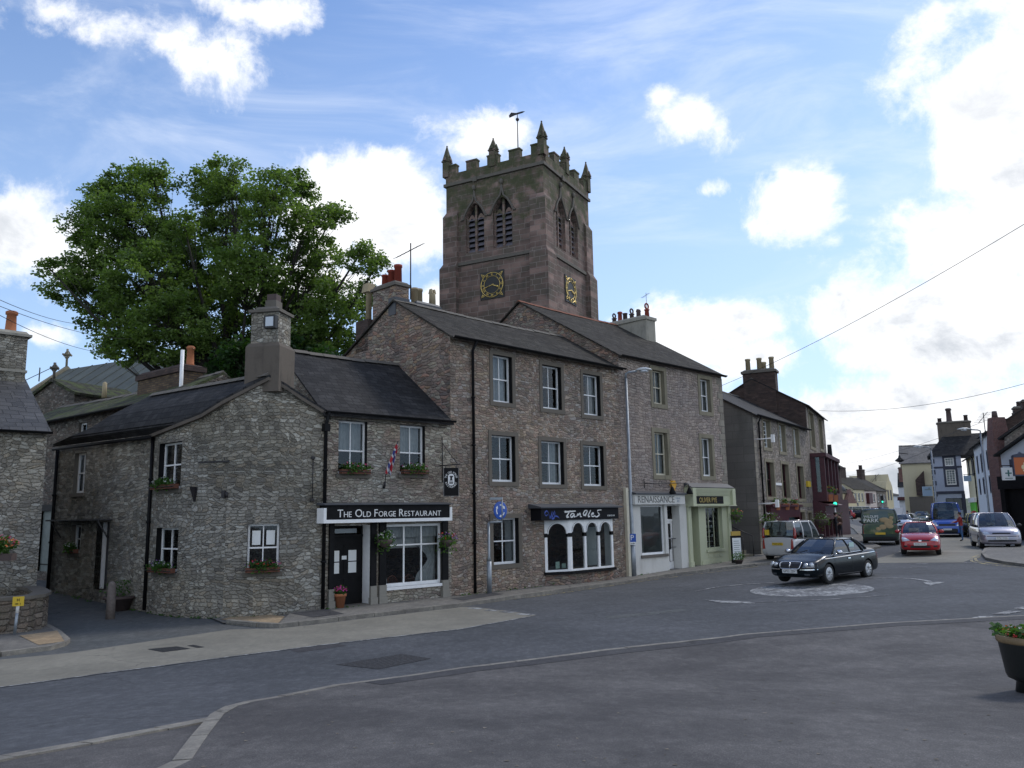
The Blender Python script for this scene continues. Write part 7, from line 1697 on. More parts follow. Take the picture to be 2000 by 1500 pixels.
    # wheels
    for xx in (xf, xr):
        for s in (-1, 1):
            y = s * (W / 2 - .12); t = MB(); k = s * .105
            t.lathe([(wr * .66, y + k * .9), (wr * .9, y + k), (wr * .985, y + k * .8), (wr, y + k * .4), (wr, y - k * .6), (wr * .9, y - k), (wr * .6, y - k)][::s], 26, (xx, 0, wr), 'y'); w_ = t.build('wheel', 'rubber', r, 0, True)
            t = MB(); t.lathe([(.02, y + k * .72), (wr * .60, y + k * .55), (wr * .68, y + k * .93), (wr * .64, y + k * .98)][::s], 24, (xx, 0, wr), 'y')
            yy = y + k * .86
            for a in range(8):
                an = a * math.pi / 4; t.tube([(xx + wr * .08 * math.cos(an), yy, wr + wr * .08 * math.sin(an)), (xx + wr * .62 * math.cos(an), yy + k * .05, wr + wr * .62 * math.sin(an))], [.03, .022], 5)
            t.lathe([(.05, yy), (.05, yy + k * .2), (.01, yy + k * .22)][::s], 12, (xx, 0, wr), 'y')
            t.build('rim', rimm, w_, 0, True)
    def cast(o, d):
        h = bv.ray_cast(Vector(o), Vector(d)); return h[0]
    def patch(nm, corners, axis, m, parent=r, off=.006, n=6, k=4):
        """corners given as 4 (a,b) pairs: axis 'f'/'b' -> (y,z); 'l'/'r' -> (x,z); 't' -> (x,y)"""
        g = MB(); g.smooth = True; P = {}
        for i in range(n + 1):
            for j in range(k + 1):
                u, v = i / n, j / k; c = corners
                a = [(c[0][q] * (1 - u) + c[1][q] * u) * (1 - v) + (c[3][q] * (1 - u) + c[2][q] * u) * v for q in (0, 1)]
                if axis == 'f': h = cast((hl + 1, a[0], a[1]), (-1, 0, 0)); dd = Vector((off, 0, 0))
                elif axis == 'b': h = cast((-hl - 1, a[0], a[1]), (1, 0, 0)); dd = Vector((-off, 0, 0))
                elif axis == 't': h = cast((a[0], a[1], 3), (0, 0, -1)); dd = Vector((0, 0, off))
                else:
                    s = 1 if axis == 'l' else -1; h = cast((a[0], s * (W / 2 + 1), a[1]), (0, -s, 0)); dd = Vector((0, s * off, 0))
                if h is None or (axis in 'lr' and abs(h.y) < W * .3) or (axis in 'fb' and abs(h.x) < hl * .5): P[i, j] = None
                else: P[i, j] = h + dd
        for i in range(n):
            for j in range(k):
                q = [P[i, j], P[i + 1, j], P[i + 1, j + 1], P[i, j + 1]]
                if all(p is not None for p in q): g.poly(*q)
        if not g.f: return None
        return g.build(nm, m, parent)
    car.patch = patch; car.root = r
    zb_ = S_['zs'][1][2]; ym = W / 2
    # front
    lw_ = lampw or {'sedan': .0, 'hatch': .0}.get(kind, 0)
    if kind == 'sedan':
        for s in (-1, 1):
            hb = patch('headlight', [(s * .45, .56), (s * .84, .56), (s * .80, .72), (s * .46, .70)], 'f', 'lamp_dark')
            for yy_, rr_ in ((.54, .07), (.70, .085)):
                h = cast((hl + 1, s * yy_, .635), (-1, 0, 0)); g = MB(); g.lathe([(rr_, h.x - .03), (rr_, h.x + .006), (rr_ * .8, h.x + .02), (.01, h.x + .03)], 14, (0, s * yy_, .635), 'x'); g.build('lens', 'lamp_clear', hb or r, 0, True)
        gr = patch('grille', [(-.33, .52), (.33, .52), (.36, .72), (-.36, .72)], 'f', 'black_plastic', off=.02)
        fr_ = [(-.34, .53), (-.3, .51), (0, .505), (.3, .51), (.34, .53), (.38, .66), (.36, .715), (.25, .725), (0, .73), (-.25, .725), (-.36, .715), (-.38, .66), (-.34, .53)]
        g = MB(); g.tube([(cast((hl + 1, y, z), (-1, 0, 0)).x + .022, y, z) for y, z in fr_], .018, 6); g.tube([(cast((hl + 1, 0, z), (-1, 0, 0)).x + .03, 0, z) for z in (.53, .6, .66, .7)], [.008, .02, .035, .02], 6); g.build('grille_surround', 'chrome', gr)
        patch('bumper_trim', [(-.84, .485), (-.36, .47), (-.36, .50), (-.84, .515)], 'f', 'chrome', off=.018); patch('bumper_trim', [(.36, .47), (.84, .485), (.84, .515), (.36, .50)], 'f', 'chrome', off=.018)
        for s in (-1, 1): patch('fog_lamp', [(s * .5, .30), (s * .66, .30), (s * .66, .36), (s * .5, .36)], 'f', 'lamp_dark', off=.01)
        for s_ in 'lr':
            patch('waist_trim', [(-2.0, .905), (1.9, .80), (1.9, .815), (-2.0, .925)], s_, 'chrome', n=24, k=1, off=.006); patch('sill_trim', [(-1.0, .27), (.85, .27), (.85, .295), (-1.0, .295)], s_, 'chrome', n=10, k=1, off=.008)
    elif kind == 'hatch':
        for s in (-1, 1): patch('headlight', [(s * .40, .66), (s * .78, .60), (s * .74, .80), (s * .60, .79)], 'f', 'lamp_clear')
        patch('grille', [(-.36, .62), (.36, .62), (.38, .67), (-.38, .67)], 'f', 'black_plastic'); patch('lower_grille', [(-.42, .33), (.42, .33), (.38, .43), (-.38, .43)], 'f', 'black_plastic')
        patch('bonnet_badge', [(-.05, .615), (.05, .615), (.07, .68), (-.07, .68)], 'f', 'chrome', off=.015, n=2, k=2)
        for s in (-1, 1): patch('fog_lamp', [(s * .52, .36), (s * .68, .36), (s * .68, .44), (s * .52, .44)], 'f', 'black_plastic')
    elif kind == 'van':
        for s in (-1, 1): patch('headlight', [(s * .58, .78), (s * .88, .78), (s * .88, 1.02), (s * .66, 1.02)], 'f', 'lamp_clear')
        patch('grille', [(-.5, .78), (.5, .78), (.52, .92), (-.52, .92)], 'f', 'black_plastic'); patch('bumper', [(-.9, .30), (.9, .30), (.9, .60), (-.9, .60)], 'f', 'black_plastic', off=.02)
    else:
        for s in (-1, 1): patch('headlight', [(s * .48, .70), (s * .84, .68), (s * .84, .84), (s * .56, .82)], 'f', 'lamp_clear')
        patch('grille', [(-.40, .72), (.40, .72), (.36, .79), (-.36, .79)], 'f', 'black_plastic'); patch('lower_grille', [(-.6, .36), (.6, .36), (.6, .44), (-.6, .44)], 'f', 'black_plastic')
        if kind == 'mpv': patch('bumper_strip', [(-.86, .60), (.86, .60), (.86, .63), (-.86, .63)], 'f', 'black_plastic', n=12)
    # rear
    bt = S_['zs'][-2][2]
    for s in (-1, 1):
        patch('tail_light', [(s * (ym - .24), .66), (s * (ym - .07), .66), (s * (ym - .09), bt - .03), (s * (ym - .20), bt - .03)] if not tailtall else [(s * (ym - .22), .55), (s * (ym - .08), .55), (s * (ym - .10), 1.0), (s * (ym - .18), 1.0)], 'b', 'lamp_red')
        if tailtall:
            g = MB(); g.tube([(R_[t][5][0] - .01, (R_[t][5][1] + .0) * s, R_[t][5][2]) for t in range(5)], [.07, .075, .07, .06, .04], 6); g.build('tail_light', 'lamp_red', r)
    if kind in ('box', 'van'): patch('rear_bumper', [(-.8, .28), (.8, .28), (.8, .48), (-.8, .48)], 'b', 'black_plastic' if kind == 'van' else pm, off=.02)
    # plates
    zp = {'sedan': .43, 'hatch': .50, 'van': .55, 'mpv': .53, 'box': .5}[kind]
    for ax, s in (('f', 1), ('b', -1)):
        zz = zp if ax == 'f' else {'sedan': .62, 'hatch': .72, 'van': .66, 'mpv': .8, 'box': .78}[kind]
        h = cast((s * (hl + 1), 0, zz), (-s, 0, 0))
        if h is None: continue
        x_ = h.x + s * .025; g = MB(); g.box(x_ - .012, x_ + .012, -.26, .26, zz - .06, zz + .06)
        p = g.build('number_plate', 'plate_white' if ax == 'f' else 'plate_yellow', r)
        if plate and ((ax == 'f') or detail):
            vs, fs = textmesh(plate, .11, extrude=.001, width=.44); g = MB(); g.add([(x_ + s * (.014 + v[2]), v[0] * s, zz + v[1]) for v in vs], fs); g.build('plate_letters', 'black_matt', p)
    # mirrors, handles, door lines, wipers
    for s in (-1, 1):
        p = R_[0][2]; g = MB(); g.blob((p[0] - .18, (p[1] + .19) * s, p[2] + .09), (.07, .12, .075), 8); g.tube([(p[0] - .14, p[1] * s, p[2] + .03), (p[0] - .17, (p[1] + .12) * s, p[2] + .07)], .02, 5)
        g.build('mirror', 'chrome' if kind == 'sedan' else (pm if detail and kind == 'hatch' else 'black_plastic'), r)
        ax = 'l' if s > 0 else 'r'
        zt_ = R_[0][3][2] - .06
        if detail:
            for x_ in ([be[2][0] + .02, be[3][0], be[4][0] - .05] if not sideblank else [be[2][0] + .02, be[3][0]]):
                patch('door_gap', [(x_ - .006, .28), (x_ + .006, .28), (x_ + .006, zt_ - .02), (x_ - .006, zt_ - .02)], ax, 'rubber', n=1, k=8, off=.003)
            for x_ in (be[3][0] + .12, be[4][0] + .14): patch('door_handle', [(x_, zt_ - .12), (x_ + .17, zt_ - .12), (x_ + .17, zt_ - .085), (x_, zt_ - .085)], ax, 'chrome' if kind == 'sedan' else pm, n=2, k=1, off=.02)
    if detail:
        g = MB()
        for s in (.05, -.55): g.tube([(R_[0][0][0] - .03, s, R_[0][0][2] + .045), (R_[2][0][0] + .06, s + .5, R_[1][0][2] + .05)], .009, 4)
        g.build('wipers', 'rubber', r)
        ant = MB(); ant.tube([(ro[-1][0] + .2, 0, H + .01), (ro[-1][0] + .05, 0, H + .2)], .005, 4) if kind == 'hatch' else None
        if ant.f: ant.build('antenna', 'rubber', r)
    return r
mat('interior_dark', (.03, .03, .03), .8)
mat('rim_silver', (.48, .49, .50), .35, .6); mat('lamp_clear', (.62, .65, .68), .12, .4, coat=1); mat('lamp_dark', (.10, .11, .12), .1, .5, coat=1); mat('lamp_red', (.28, .015, .012), .2, 0, coat=1)
mat('plate_white', (.70, .70, .68), .5); mat('plate_yellow', (.62, .42, .03), .5)
def putcar(pxf, pyf, head_px, dz=0.):
    """ground point under the car centre and heading from two ground pixels (front, rear)"""
    a, b_ = Vector(gp(*pxf)), Vector(gp(*pyf)); c = (a + b_) / 2; h = math.atan2(a.y - b_.y, a.x - b_.x); return (c.x, c.y, zg(c.x, c.y) + .006 + dz), h
def cpos(x, y): return (x, y, zg(x, y) + .006)
# dark saloon on the roundabout: near side wheels touch the ground at two pixels
fw, rw_ = Vector(gp(1627, 1140)), Vector(gp(1692, 1127))
dv = (fw - rw_).normalized(); L_w = (fw - rw_).length
left = Vector((-dv.y, dv.x)); cpt = fw - dv * 2.75 + dv * (4.75 / 2 - (4.75 - .93 - 2.75)) 
SED = dict(fw=fw, rw=rw_, len=L_w)
ctr = fw - dv * (2.375 - .93) - left * .80 + Vector((-.25, -.25))
hd = math.atan2(dv.y, dv.x)
car('saloon_car', 'dark blue green saloon car with chrome grille crossing the painted roundabout', 'sedan', mat('paint_dark_green', (.002, .005, .008), .22, 0., .22, .12), cpos(ctr.x, ctr.y), hd, 'GP03 ZBV', trim='chrome')
p = car.patch('plate_band', [(0, 0), (0, 0), (0, 0), (0, 0)], 'f', 'chrome') if 0 else None
g = MB(); 
side = bx('window_sticker', (-.62, -.30, .735, .74, 1.05, 1.28), mat('sticker_pale', (.45, .62, .58), .6), car.root)
a_ = Vector(gp(1510, 1117)); 
# white people carrier (rear view)
car('people_carrier', 'silver white boxy people carrier with red tail lights behind the dark saloon', 'box', paint('paint_white', (.50, .50, .50), .35, .2), cpos(*gp(1558, 1092)), math.radians(47), 'PX04 LHC', detail=True, tailtall=True, group=None)
bx('window_notice', (-1.935, -1.93, .42, .64, 1.18, 1.42), mat('yellow_plastic', (.65, .45, .03), .5), car.root)
# liveried van
car('liveried_van', 'dark green van with wildlife picture across its rear doors driving away', 'van', paint('paint_van_green', (.03, .055, .045), .3, .2), cpos(21.6, 49.2), math.radians(66), '', sideblank=True, rearblank=True, cat='van', roofm=paint('paint_van_blue', (.10, .18, .30), .3, .2))
R_van = car.root
T = None
mv = bpy.data.materials.new('van_picture'); mv.use_nodes = True; M['van_picture'] = mv; T = NT(mv.node_tree); o_ = T.obj()
T.l.new(T.ramp(T.noise(o_, 1.4, 5, .6), [(.3, (.01, .03, .015)), (.5, (.05, .09, .03)), (.62, (.25, .22, .12)), (.75, (.12, .15, .2))]), T.n['Principled BSDF'].inputs['Base Color']); T.n['Principled BSDF'].inputs['Roughness'].default_value = .3
car.patch('picture_panel', [(-.86, .64), (.86, .64), (.86, 1.2), (-.86, 1.2)], 'b', 'van_picture', off=.012, n=10, k=8)
b = MB(); zz0, zz1 = 1.25, 1.78
b.poly((-2.46, -.84, zz0), (-2.405, -.76, zz1), (-2.405, .76, zz1), (-2.46, .84, zz0)); b.build('picture_panel', 'van_picture', R_van)
def rearword(body, y, z, size, width, x, name='lettering'):
    vs, fs = textmesh(body, size, extrude=.002, width=width); g = MB(); g.add([(x - v[2] - (.0), -(v[0]) + y, z + v[1]) for v in vs], fs); return g.build(name, 'sign_white', R_van)
rearword('WILDLIFE', .42, 1.60, .2, .78, -2.46); rearword('PARK', .42, 1.38, .3, .78, -2.485)
b = MB(); mat('lemur_tan', (.40, .30, .17), .8)
for (y, z, ry, rz) in ((-.25, 1.42, .28, .13), (-.55, 1.30, .16, .16), (-.62, 1.52, .12, .10), (-.15, 1.02, .20, .14), (-.5, 1.06, .22, .12), (.08, .92, .14, .10), (-.35, 1.22, .12, .2)): b.blob((-2.50 + (0 if z > 1.2 else -.0), y, z), (.012, ry, rz), 8)
b.build('animal_picture', 'lemur_tan', R_van)
# red hatchback
car('red_hatchback', 'red hatchback with open road ahead of it, facing the roundabout', 'hatch', paint('paint_red', (.36, .008, .014), .25, .1), cpos(*(Vector(gp(1813, 1086)) + Vector((.55, 1.75)))), math.radians(-116), 'DU55 HCW')
car('silver_hatchback', 'pale silver hatchback following behind the red hatchback', 'hatch', paint('paint_silver', (.42, .46, .52), .3, .5), cpos(*(Vector(gp(1764, 1037)) + Vector((.8, 1.7)))), math.radians(-113), 'PN08 KYO', grille=1)
car('estate_car', 'silver green car partly hidden by the blue van', 'hatch', paint('paint_sage', (.22, .26, .22), .3, .5), cpos(*(Vector(gp(1797, 1023)) + Vector((1., 1.5)))), math.radians(-120), '')
car('blue_van', 'blue high roofed van parked nose on at the right of the street', 'van', paint('paint_blue', (.03, .10, .45), .3, .1), cpos(*(Vector(gp(1843, 1050)) + Vector((1.4, 2.1)))), math.radians(-117), '', H=2.4, sideblank=True, cat='van')
car('grey_people_carrier', 'silver lilac people carrier parked at the kerb on the right edge', 'mpv', paint('paint_lilac', (.34, .33, .38), .3, .5), cpos(*(Vector(gp(1957, 1073)) + Vector((.9, 2.1)))), math.radians(-112), 'M721 OOH')
car('yellow_car', 'small yellow green estate car parked beside the silver lilac people carrier', 'hatch', paint('paint_yellow', (.35, .30, .06), .3, .1), cpos(*(Vector(gp(1920, 1050)) + Vector((1.2, 2.6)))), math.radians(-112), '', H=1.6)
FARC = [(1646, 1006, 'paint_red', 'red car parked leftmost in front of the far row', 150), (1653, 1008, 'paint_white', 'white car parked in front of the yellow stone bank', 20), (1668, 1008, 'paint_dark_green', 'dark car parked in front of the cream far house', 170), (1684, 1007, 'paint_red', 'red car parked at the far row beside the liveried van', 160)]
for px_, py_, pm_, lb_, hd_ in FARC:
    q = atY(px_, py_, 136); car('parked_car', lb_, 'hatch', M[pm_], cpos(q.x, 136), math.radians(hd_), '', detail=False, group='cars parked in front of the far row')
q = atY(1670, 1004, 143); car('parked_car', 'long white minibus parked behind the dark car at the far row', 'van', M['paint_white'], cpos(q.x, 143), math.radians(170), '', detail=False, group='cars parked in front of the far row')
q = atY(1760, 1008, 84); car('breakdown_car', 'white car with its bonnet raised beyond the silver hatchback', 'hatch', M['paint_white'], cpos(q.x, 84), math.radians(-150), '', detail=True)
b = MB(); b.slab((.75, -.62, 1.02), (.75, .62, 1.02), (.35, .55, 2.0), (.35, -.55, 2.0), .03); b.build('raised_bonnet', 'paint_white', car.root)
# =============== plants ===============
FLC = {'pink': (.55, .04, .16), 'red': (.50, .02, .02), 'purple': (.22, .09, .35), 'white': (.7, .68, .7), 'magenta': (.6, .05, .35), 'orange': (.6, .18, .05)}
for k_, c_ in FLC.items(): mat('petal_' + k_, c_, .6)
def plants(root, c, r, n, fl, nf, size=.07, seed=1, droop=0., name='foliage', lm='plant_leaf'):
    rg = random.Random(seed); b = MB()
    rr_ = r if isinstance(r, tuple) else (r, r, r)
    for _ in range(n):
        d = Vector((rg.gauss(0, 1), rg.gauss(0, 1), rg.gauss(0, 1))).normalized() * rg.random() ** .5; p = Vector(c) + Vector((d.x * rr_[0], d.y * rr_[1], d.z * rr_[2] - (droop * rg.random() ** 3)))
        leaves(b, p, size * .5, 2, size, rg)
    f_ = b.build(name, lm, root)
    for k_ in fl:
        b = MB()
        for _ in range(nf):
            d = Vector((rg.gauss(0, 1), rg.gauss(0, 1), abs(rg.gauss(0, .8)))).normalized() * (.75 + .3 * rg.random()); p = (c[0] + d.x * rr_[0], c[1] + d.y * rr_[1], c[2] + d.z * rr_[2])
            leaves(b, Vector(p), size * .3, 4, size * .55, rg)
        b.build('flowers', 'petal_' + k_, root)
    return f_
def onwall(B, px, py, off=0.):
    u = B.onY(px, py, -off); return B.world(u[0], -off, u[1])
# hanging baskets
def basket(name, p, label, cols, r=.26, seed=1, group='hanging baskets of flowers'):
    t = tag(empty(name, p), label, 'hanging basket', group); b = MB(); b.lathe([(.02, -r * .9), (r * .5, -r * .75), (r * .8, -r * .3), (r * .85, 0)], 12); b.build('basket', 'pot_dark', t)
    plants(t, (0, 0, .05), (r * 1.25, r * 1.25, r), 190, cols, 16, .075, seed, .35)
    b = MB(); b.tube([(r * .5, 0, 0), (0, 0, r * 2.0), (-r * .5, 0, 0)], .006, 4); b.build('chain', 'iron', t)
    return t
basket('hanging_basket', onwall(fo, 752, 1054, .3), 'hanging basket of green trailing plants left of the restaurant window', ['white'], .27, 3)
basket('hanging_basket', onwall(fo, 873, 1055, .3), 'hanging basket with red and purple flowers right of the restaurant window', ['purple', 'red'], .25, 4)
basket('hanging_basket', onwall(fh, 1503, 1018, .5), 'round hanging basket on the maroon shop behind the people carrier', ['white'], .5, 5)
basket('hanging_basket', onwall(fh, 1604, 1014, .9), 'round green hanging basket on the bay fronted house', ['white'], .5, 6)
basket('hanging_basket', onwall(gh, 1626, 1008, .5), 'hanging basket beside the far green traffic light', ['red'], .6, 7)
basket('hanging_basket', onwall(re_, 1437, 1005, .3), 'dark yellowing hanging basket at the corner above the chalk board', ['orange'], .3, 8)
# window boxes
def wbox(pt_f, u0, u1, z, label, cols, seed):
    a, c = pt_f(u0, -.14, z), pt_f(u1, -.14, z); a, c = Vector(a), Vector(c); m_ = (a + c) / 2; d = c - a; t = tag(empty('window_box', m_, math.atan2(d.y, d.x)), label, 'window box', 'flower boxes on the window sills')
    hw = d.length / 2; b = MB(); b.box(-hw, hw, -.09, .09, 0, .13); b.build('trough', mat('trough_brown', (.13, .05, .03), .8, var=.3), t)
    b = MB(); b.tube([(-hw - .12, -.12, .06), (hw + .12, -.12, .06)], .012, 5); b.build('rail', 'iron', t)
    plants(t, (0, -.05, .2), (hw * 1.08, .15, .17), 260, cols, 12, .065, seed, .12); return t
cw_w = lambda x, y, z: (lambda q: co.world(q[0], q[1], q[2]))(cxf(x, y, z)); aw_w = lambda x, y, z: (lambda q: co.world(q[0], q[1], q[2]))(axf(x, y, z)); fo_w = lambda x, y, z: fo.world(x, y, z)
wbox(cw_w, cw[0][0], cw[0][1], cw[0][2], 'flower box on the upper window of the rounded cottage', ['white'], 11)
wbox(cw_w, cw[1][0], cw[1][1], cw[1][2], 'flower box with purple flowers on the lower left cottage window', ['purple', 'white'], 12)
wbox(cw_w, cw[2][0], cw[2][1], cw[2][2], 'flower box with red geraniums under the window with two paper notices', ['pink', 'purple', 'red'], 13)
wbox(fo_w, fw0[0][0], fw0[0][1], fw0[0][2], 'terracotta flower box on the left upper restaurant window', ['pink'], 14)
wbox(fo_w, fw0[1][0], fw0[1][1], fw0[1][2], 'flower box with pink flowers on the right upper restaurant window', ['magenta', 'white'], 15)
wbox(aw_w, aw[1][0], aw[1][1], aw[1][2], 'dim flower box on the low lane side window of the cottage', ['white'], 16)
# flower pots and tubs
def potplant(name, p, label, r, h, m_, cols, seed, pr=None, cat='plant pot', grp=None):
    t = tag(empty(name, p), label, cat, grp); b = MB(); b.lathe([(r * .68, 0), (r * .95, h * .8), (r * 1.1, h * .81), (r * 1.1, h), (r * .9, h), (r * .85, h * .9)], 16); b.build('pot', m_, t)
    q = pr or (r * 1.25, r * 1.25, r * .8); plants(t, (0, 0, h + q[2] * .6), q, 150, cols, 40, .06, seed); return t
q = gp(664, 1187, H); potplant('flower_pot', (q[0], q[1], zg(*q) + H), 'terracotta pot of magenta flowers at the restaurant door', .17, .40, 'terracotta', ['magenta', 'pink'], 21, (.2, .2, .14))
q = gp(232, 1192); potplant('shrub_tub', (q[0], q[1], zg(*q)), 'dark tub of green shrubs behind the stone bollard', .42, .42, 'pot_dark', [], 22, (.6, .5, .35), 'tub')
q = gp(160, 1168); potplant('shrub_tub', (q[0], q[1], zg(*q)), 'reddish low plant pot by the lane wall', .25, .25, 'terracotta', ['red'], 23, (.3, .3, .2), 'tub')
q = gp(1443, 1101, H); potplant('dark_plant', (q[0], q[1], zg(*q) + H), 'dark leafy pot plant in front of the standing menu board', .2, .18, 'pot_dark', [], 24, (.32, .3, .22), 'plant pot')
q = gp(118, 1146); b = MB(); b.lathe([(.12, 0), (.12, .5), (.07, .62), (.08, .7), (.02, .72)], 12); o = b.build('milk_churn', 'galvanised'); o.location = (q[0], q[1], zg(*q)); tag(o, 'small grey milk churn at the foot of the lane downpipe', 'milk churn')
for i, px_ in enumerate((1516, 1534, 1552)):
    w_ = onwall(fh, px_, 984, .2); t = tag(empty('ledge_pot', (w_.x, w_.y, fh.zb * 0 + w_.z - .35)), ['leftmost', 'middle', 'right hand'][i] + ' terracotta pot on the ledge over the maroon shop', 'plant pot', 'pots on the maroon shop ledge'); b = MB(); b.taper(-.15, .15, -.15, .15, 0, .36, 1.2); b.build('pot', 'terracotta', t); plants(t, (0, 0, .5), (.2, .2, .16), 40, ['red'], 5, .1, i)
for i, px_ in enumerate((1602, 1614)):
    w_ = gh.world(1.5 + 3.2 * i, -.75, gh.onY(1600, 975, -.85)[1] - .1); t = tag(empty('ledge_pot', w_), ['left', 'right'][i] + ' terracotta pot below the maroon oriel bay', 'plant pot', 'pots below the oriel bay'); b = MB(); b.taper(-.25, .25, -.22, .22, 0, .45, 1.15); b.build('pot', 'terracotta', t); plants(t, (0, 0, .8), (.4, .25, .25), 40, ['orange'], 8, .15, i)
# flowers on the left cottage wall
w_ = atY(6, 1072, 21.6); t = tag(empty('wall_flowers', w_), 'pink geraniums in a wall trough at the left edge', 'window box'); b = MB(); b.box(-.5, .3, -.12, .12, -.3, -.12); b.build('trough', 'pot_dark', t); plants(t, (-.1, 0, .08), (.5, .2, .28), 220, ['pink', 'orange'], 40, .09, 31)
# foreground planter
q = gp(1981, 1354, .07); zt = zg(*q) + .07; pc = (q[0] + .34, q[1] + .02, zt)
t = tag(empty('planter_tub', pc), 'large black barrel planter with tan rim and bedding flowers in the right foreground', 'planter')
b = MB(); b.lathe([(.27, 0), (.25, .12), (.29, .145), (.335, .165), (.355, .21), (.405, .575), (.41, .59)], 32); b.build('tub', mat('tub_black', (.012, .014, .014), .42, bumpn=.2), t)
b = MB(); b.lathe([(.415, .585), (.425, .60), (.43, .665), (.42, .67), (.37, .665)], 32); b.build('rim', mat('rim_tan', (.20, .14, .075), .6, var=.2), t)
plants(t, (0, 0, .69), (.40, .40, .08), 900, ['orange', 'red', 'white'], 30, .05, 33)
rg_ = random.Random(5); b = MB()
for k in range(14): a = rg_.uniform(0, 6.28); leaves(b, Vector((.40 * math.cos(a), .40 * math.sin(a), .72)), .08, 12, .07, rg_)
b.build('foliage', 'plant_leaf', t)
# =============== street furniture ===============
# lamp post with curved arm
def lamppost(name, bx_, by_, top, arm, label, z0=None, curve=.5, r0=.09):
    z0 = zg(bx_, by_) + H if z0 is None else z0; t = tag(empty(name, (bx_, by_, z0)), label, 'street lamp'); h = top - z0
    b = MB(); b.tube([(0, 0, 0), (0, 0, 1.35)], r0 * 1.25, 12); b.tube([(0, 0, 1.35), (0, 0, 1.5), (0, 0, h - .25)], [r0 * 1.25, r0 * .85, r0 * .62], 12); b.build('column', 'galvanised', t)
    d = Vector((arm[0], arm[1], 0)); b = MB(); b.tube([(0, 0, h - .3), (0, 0, h - .05), tuple(d * .12 + Vector((0, 0, h + .02))), tuple(d * .45 + Vector((0, 0, h + .05)))], r0 * .55, 8); b.build('arm', 'galvanised', t)
    e = d.normalized(); s = Vector((-e.y, e.x, 0)); c = d * .42 + Vector((0, 0, h + .07)); L_ = d.length * .62; b = MB(); b.smooth = True
    n = 10; P = []
    for i in range(n + 1):
        u = i / n; w_ = .17 * math.sin(math.pi * min(1, u * .8 + .12)) ** .6; hh = .14 * math.sin(math.pi * (u * .75 + .15))
        for k in range(8): a = 2 * math.pi * k / 8; P.append(tuple(c + e * L_ * u + s * w_ * math.cos(a) + Vector((0, 0, max(-.05, math.sin(a)) * hh))))
    fs = [[i * 8 + k, i * 8 + (k + 1) % 8, (i + 1) * 8 + (k + 1) % 8, (i + 1) * 8 + k] for i in range(n) for k in range(8)] + [list(range(8))[::-1], [n * 8 + k for k in range(8)]]
    b.add(P, fs); b.build('lamp_head', mat('lamp_head_grey', (.50, .52, .52), .35), t, 0, True)
    c2 = c + e * L_ * .5; b = MB(); b.blob((c2.x, c2.y, c2.z - .05), (.2, .2, .07), 6); b.build('lens', 'lamp_clear', t); return t
q = gp(1238, 1125, H); lp_b = Vector(q); top_ = atY(1222, 728, q[1]).z
lamppost('street_lamp', q[0], q[1], top_, (1.05, -.15), 'tall grey street lamp with parking sign in front of the white shop')
q = atY(1829, 985, 70); lamppost('street_lamp', q.x, q.y, atY(1825, 874, 70).z, (-1.5, -.1), 'grey street lamp in front of the blue grey corner house', zg(q.x, 70))
q = atY(1930, 985, 62); lamppost('street_lamp', q.x, q.y, atY(1921, 840, 62).z, (-1.7, -.1), 'grey street lamp beside the tall brick stack', zg(q.x, 62))
# parking sign
zP = atY(1237, 1052, lp_b.y).z; t = tag(empty('parking_sign', (lp_b.x - .02, lp_b.y - .13, zP)), 'blue parking sign with white letter on the lamp column', 'sign')
b = MB(); b.box(-.15, .15, -.012, .012, -.13, .2); b.build('plate', mat('sign_blue', (.02, .09, .42), .4), t); b = MB(); b.box(-.15, .15, -.011, .011, -.24, -.132); b.build('arrow_plate', 'sign_white', t)
b = MB(); b.prism([(-.08, -.014, -.195), (.04, -.014, -.195), (.04, -.014, -.21), (.10, -.014, -.186), (.04, -.014, -.162), (.04, -.014, -.178), (-.08, -.014, -.178)], (0, -.002, 0)); b.build('arrow', 'black_matt', t)
lettering('P', 0, -.014, .035, .30, 'sign_white', t, 'letter')
# roundabout sign
q = gp(956, 1159, H); z0 = zg(*q) + H; t = tag(empty('roundabout_sign', (q[0], q[1], z0)), 'blue round roundabout sign with three white arrows on an offset grey post', 'sign')
hp = atY(956, 1021, q[1]).z - z0; pc_ = atY(974.5, 997, q[1]) - Vector((q[0], q[1], z0)); b = MB(); b.tube([(0, 0, 0), (0, 0, 1.05)], .085, 12); b.tube([(0, 0, 1.05), (0, 0, 1.2), (0, 0, hp)], [.085, .045, .045], 10); b.tube([(0, 0, hp), (.12, 0, hp + .02), (pc_.x + .1, 0, hp + .03)], .04, 8); b.tube([(pc_.x + .1, 0, hp), (pc_.x + .1, 0, pc_.z + .45)], .03, 8); b.build('post', 'galvanised', t)
b = MB(); R0 = .305; b.lathe([(R0, -.05), (R0, -.075), (R0 * .98, -.077), (.01, -.077)], 32, (0, 0, 0), 'y'); ds = b.build('disc', 'sign_blue', t); ds.location = (pc_.x, 0, pc_.z); ds.rotation_euler = (0, 0, .78)
b = MB()
for k in range(3):
    a0 = math.radians(100 - 120 * k); pts = [(.185 * math.cos(a0 - math.radians(s_ * 9)), -.0795, .185 * math.sin(a0 - math.radians(s_ * 9))) for s_ in range(8)]
    for p1, p2 in zip(pts, pts[1:]):
        d = Vector((p2[0] - p1[0], 0, p2[2] - p1[2])).normalized(); n_ = Vector((-d.z, 0, d.x)) * .021; b.poly(Vector(p1) - n_, Vector(p2) - n_, Vector(p2) + n_, Vector(p1) + n_)
    d = Vector((pts[-1][0] - pts[-2][0], 0, pts[-1][2] - pts[-2][2])).normalized(); n_ = Vector((-d.z, 0, d.x)) * .055; e_ = Vector(pts[-1]); b.poly(e_ - n_, e_ + d * .09, e_ + n_)
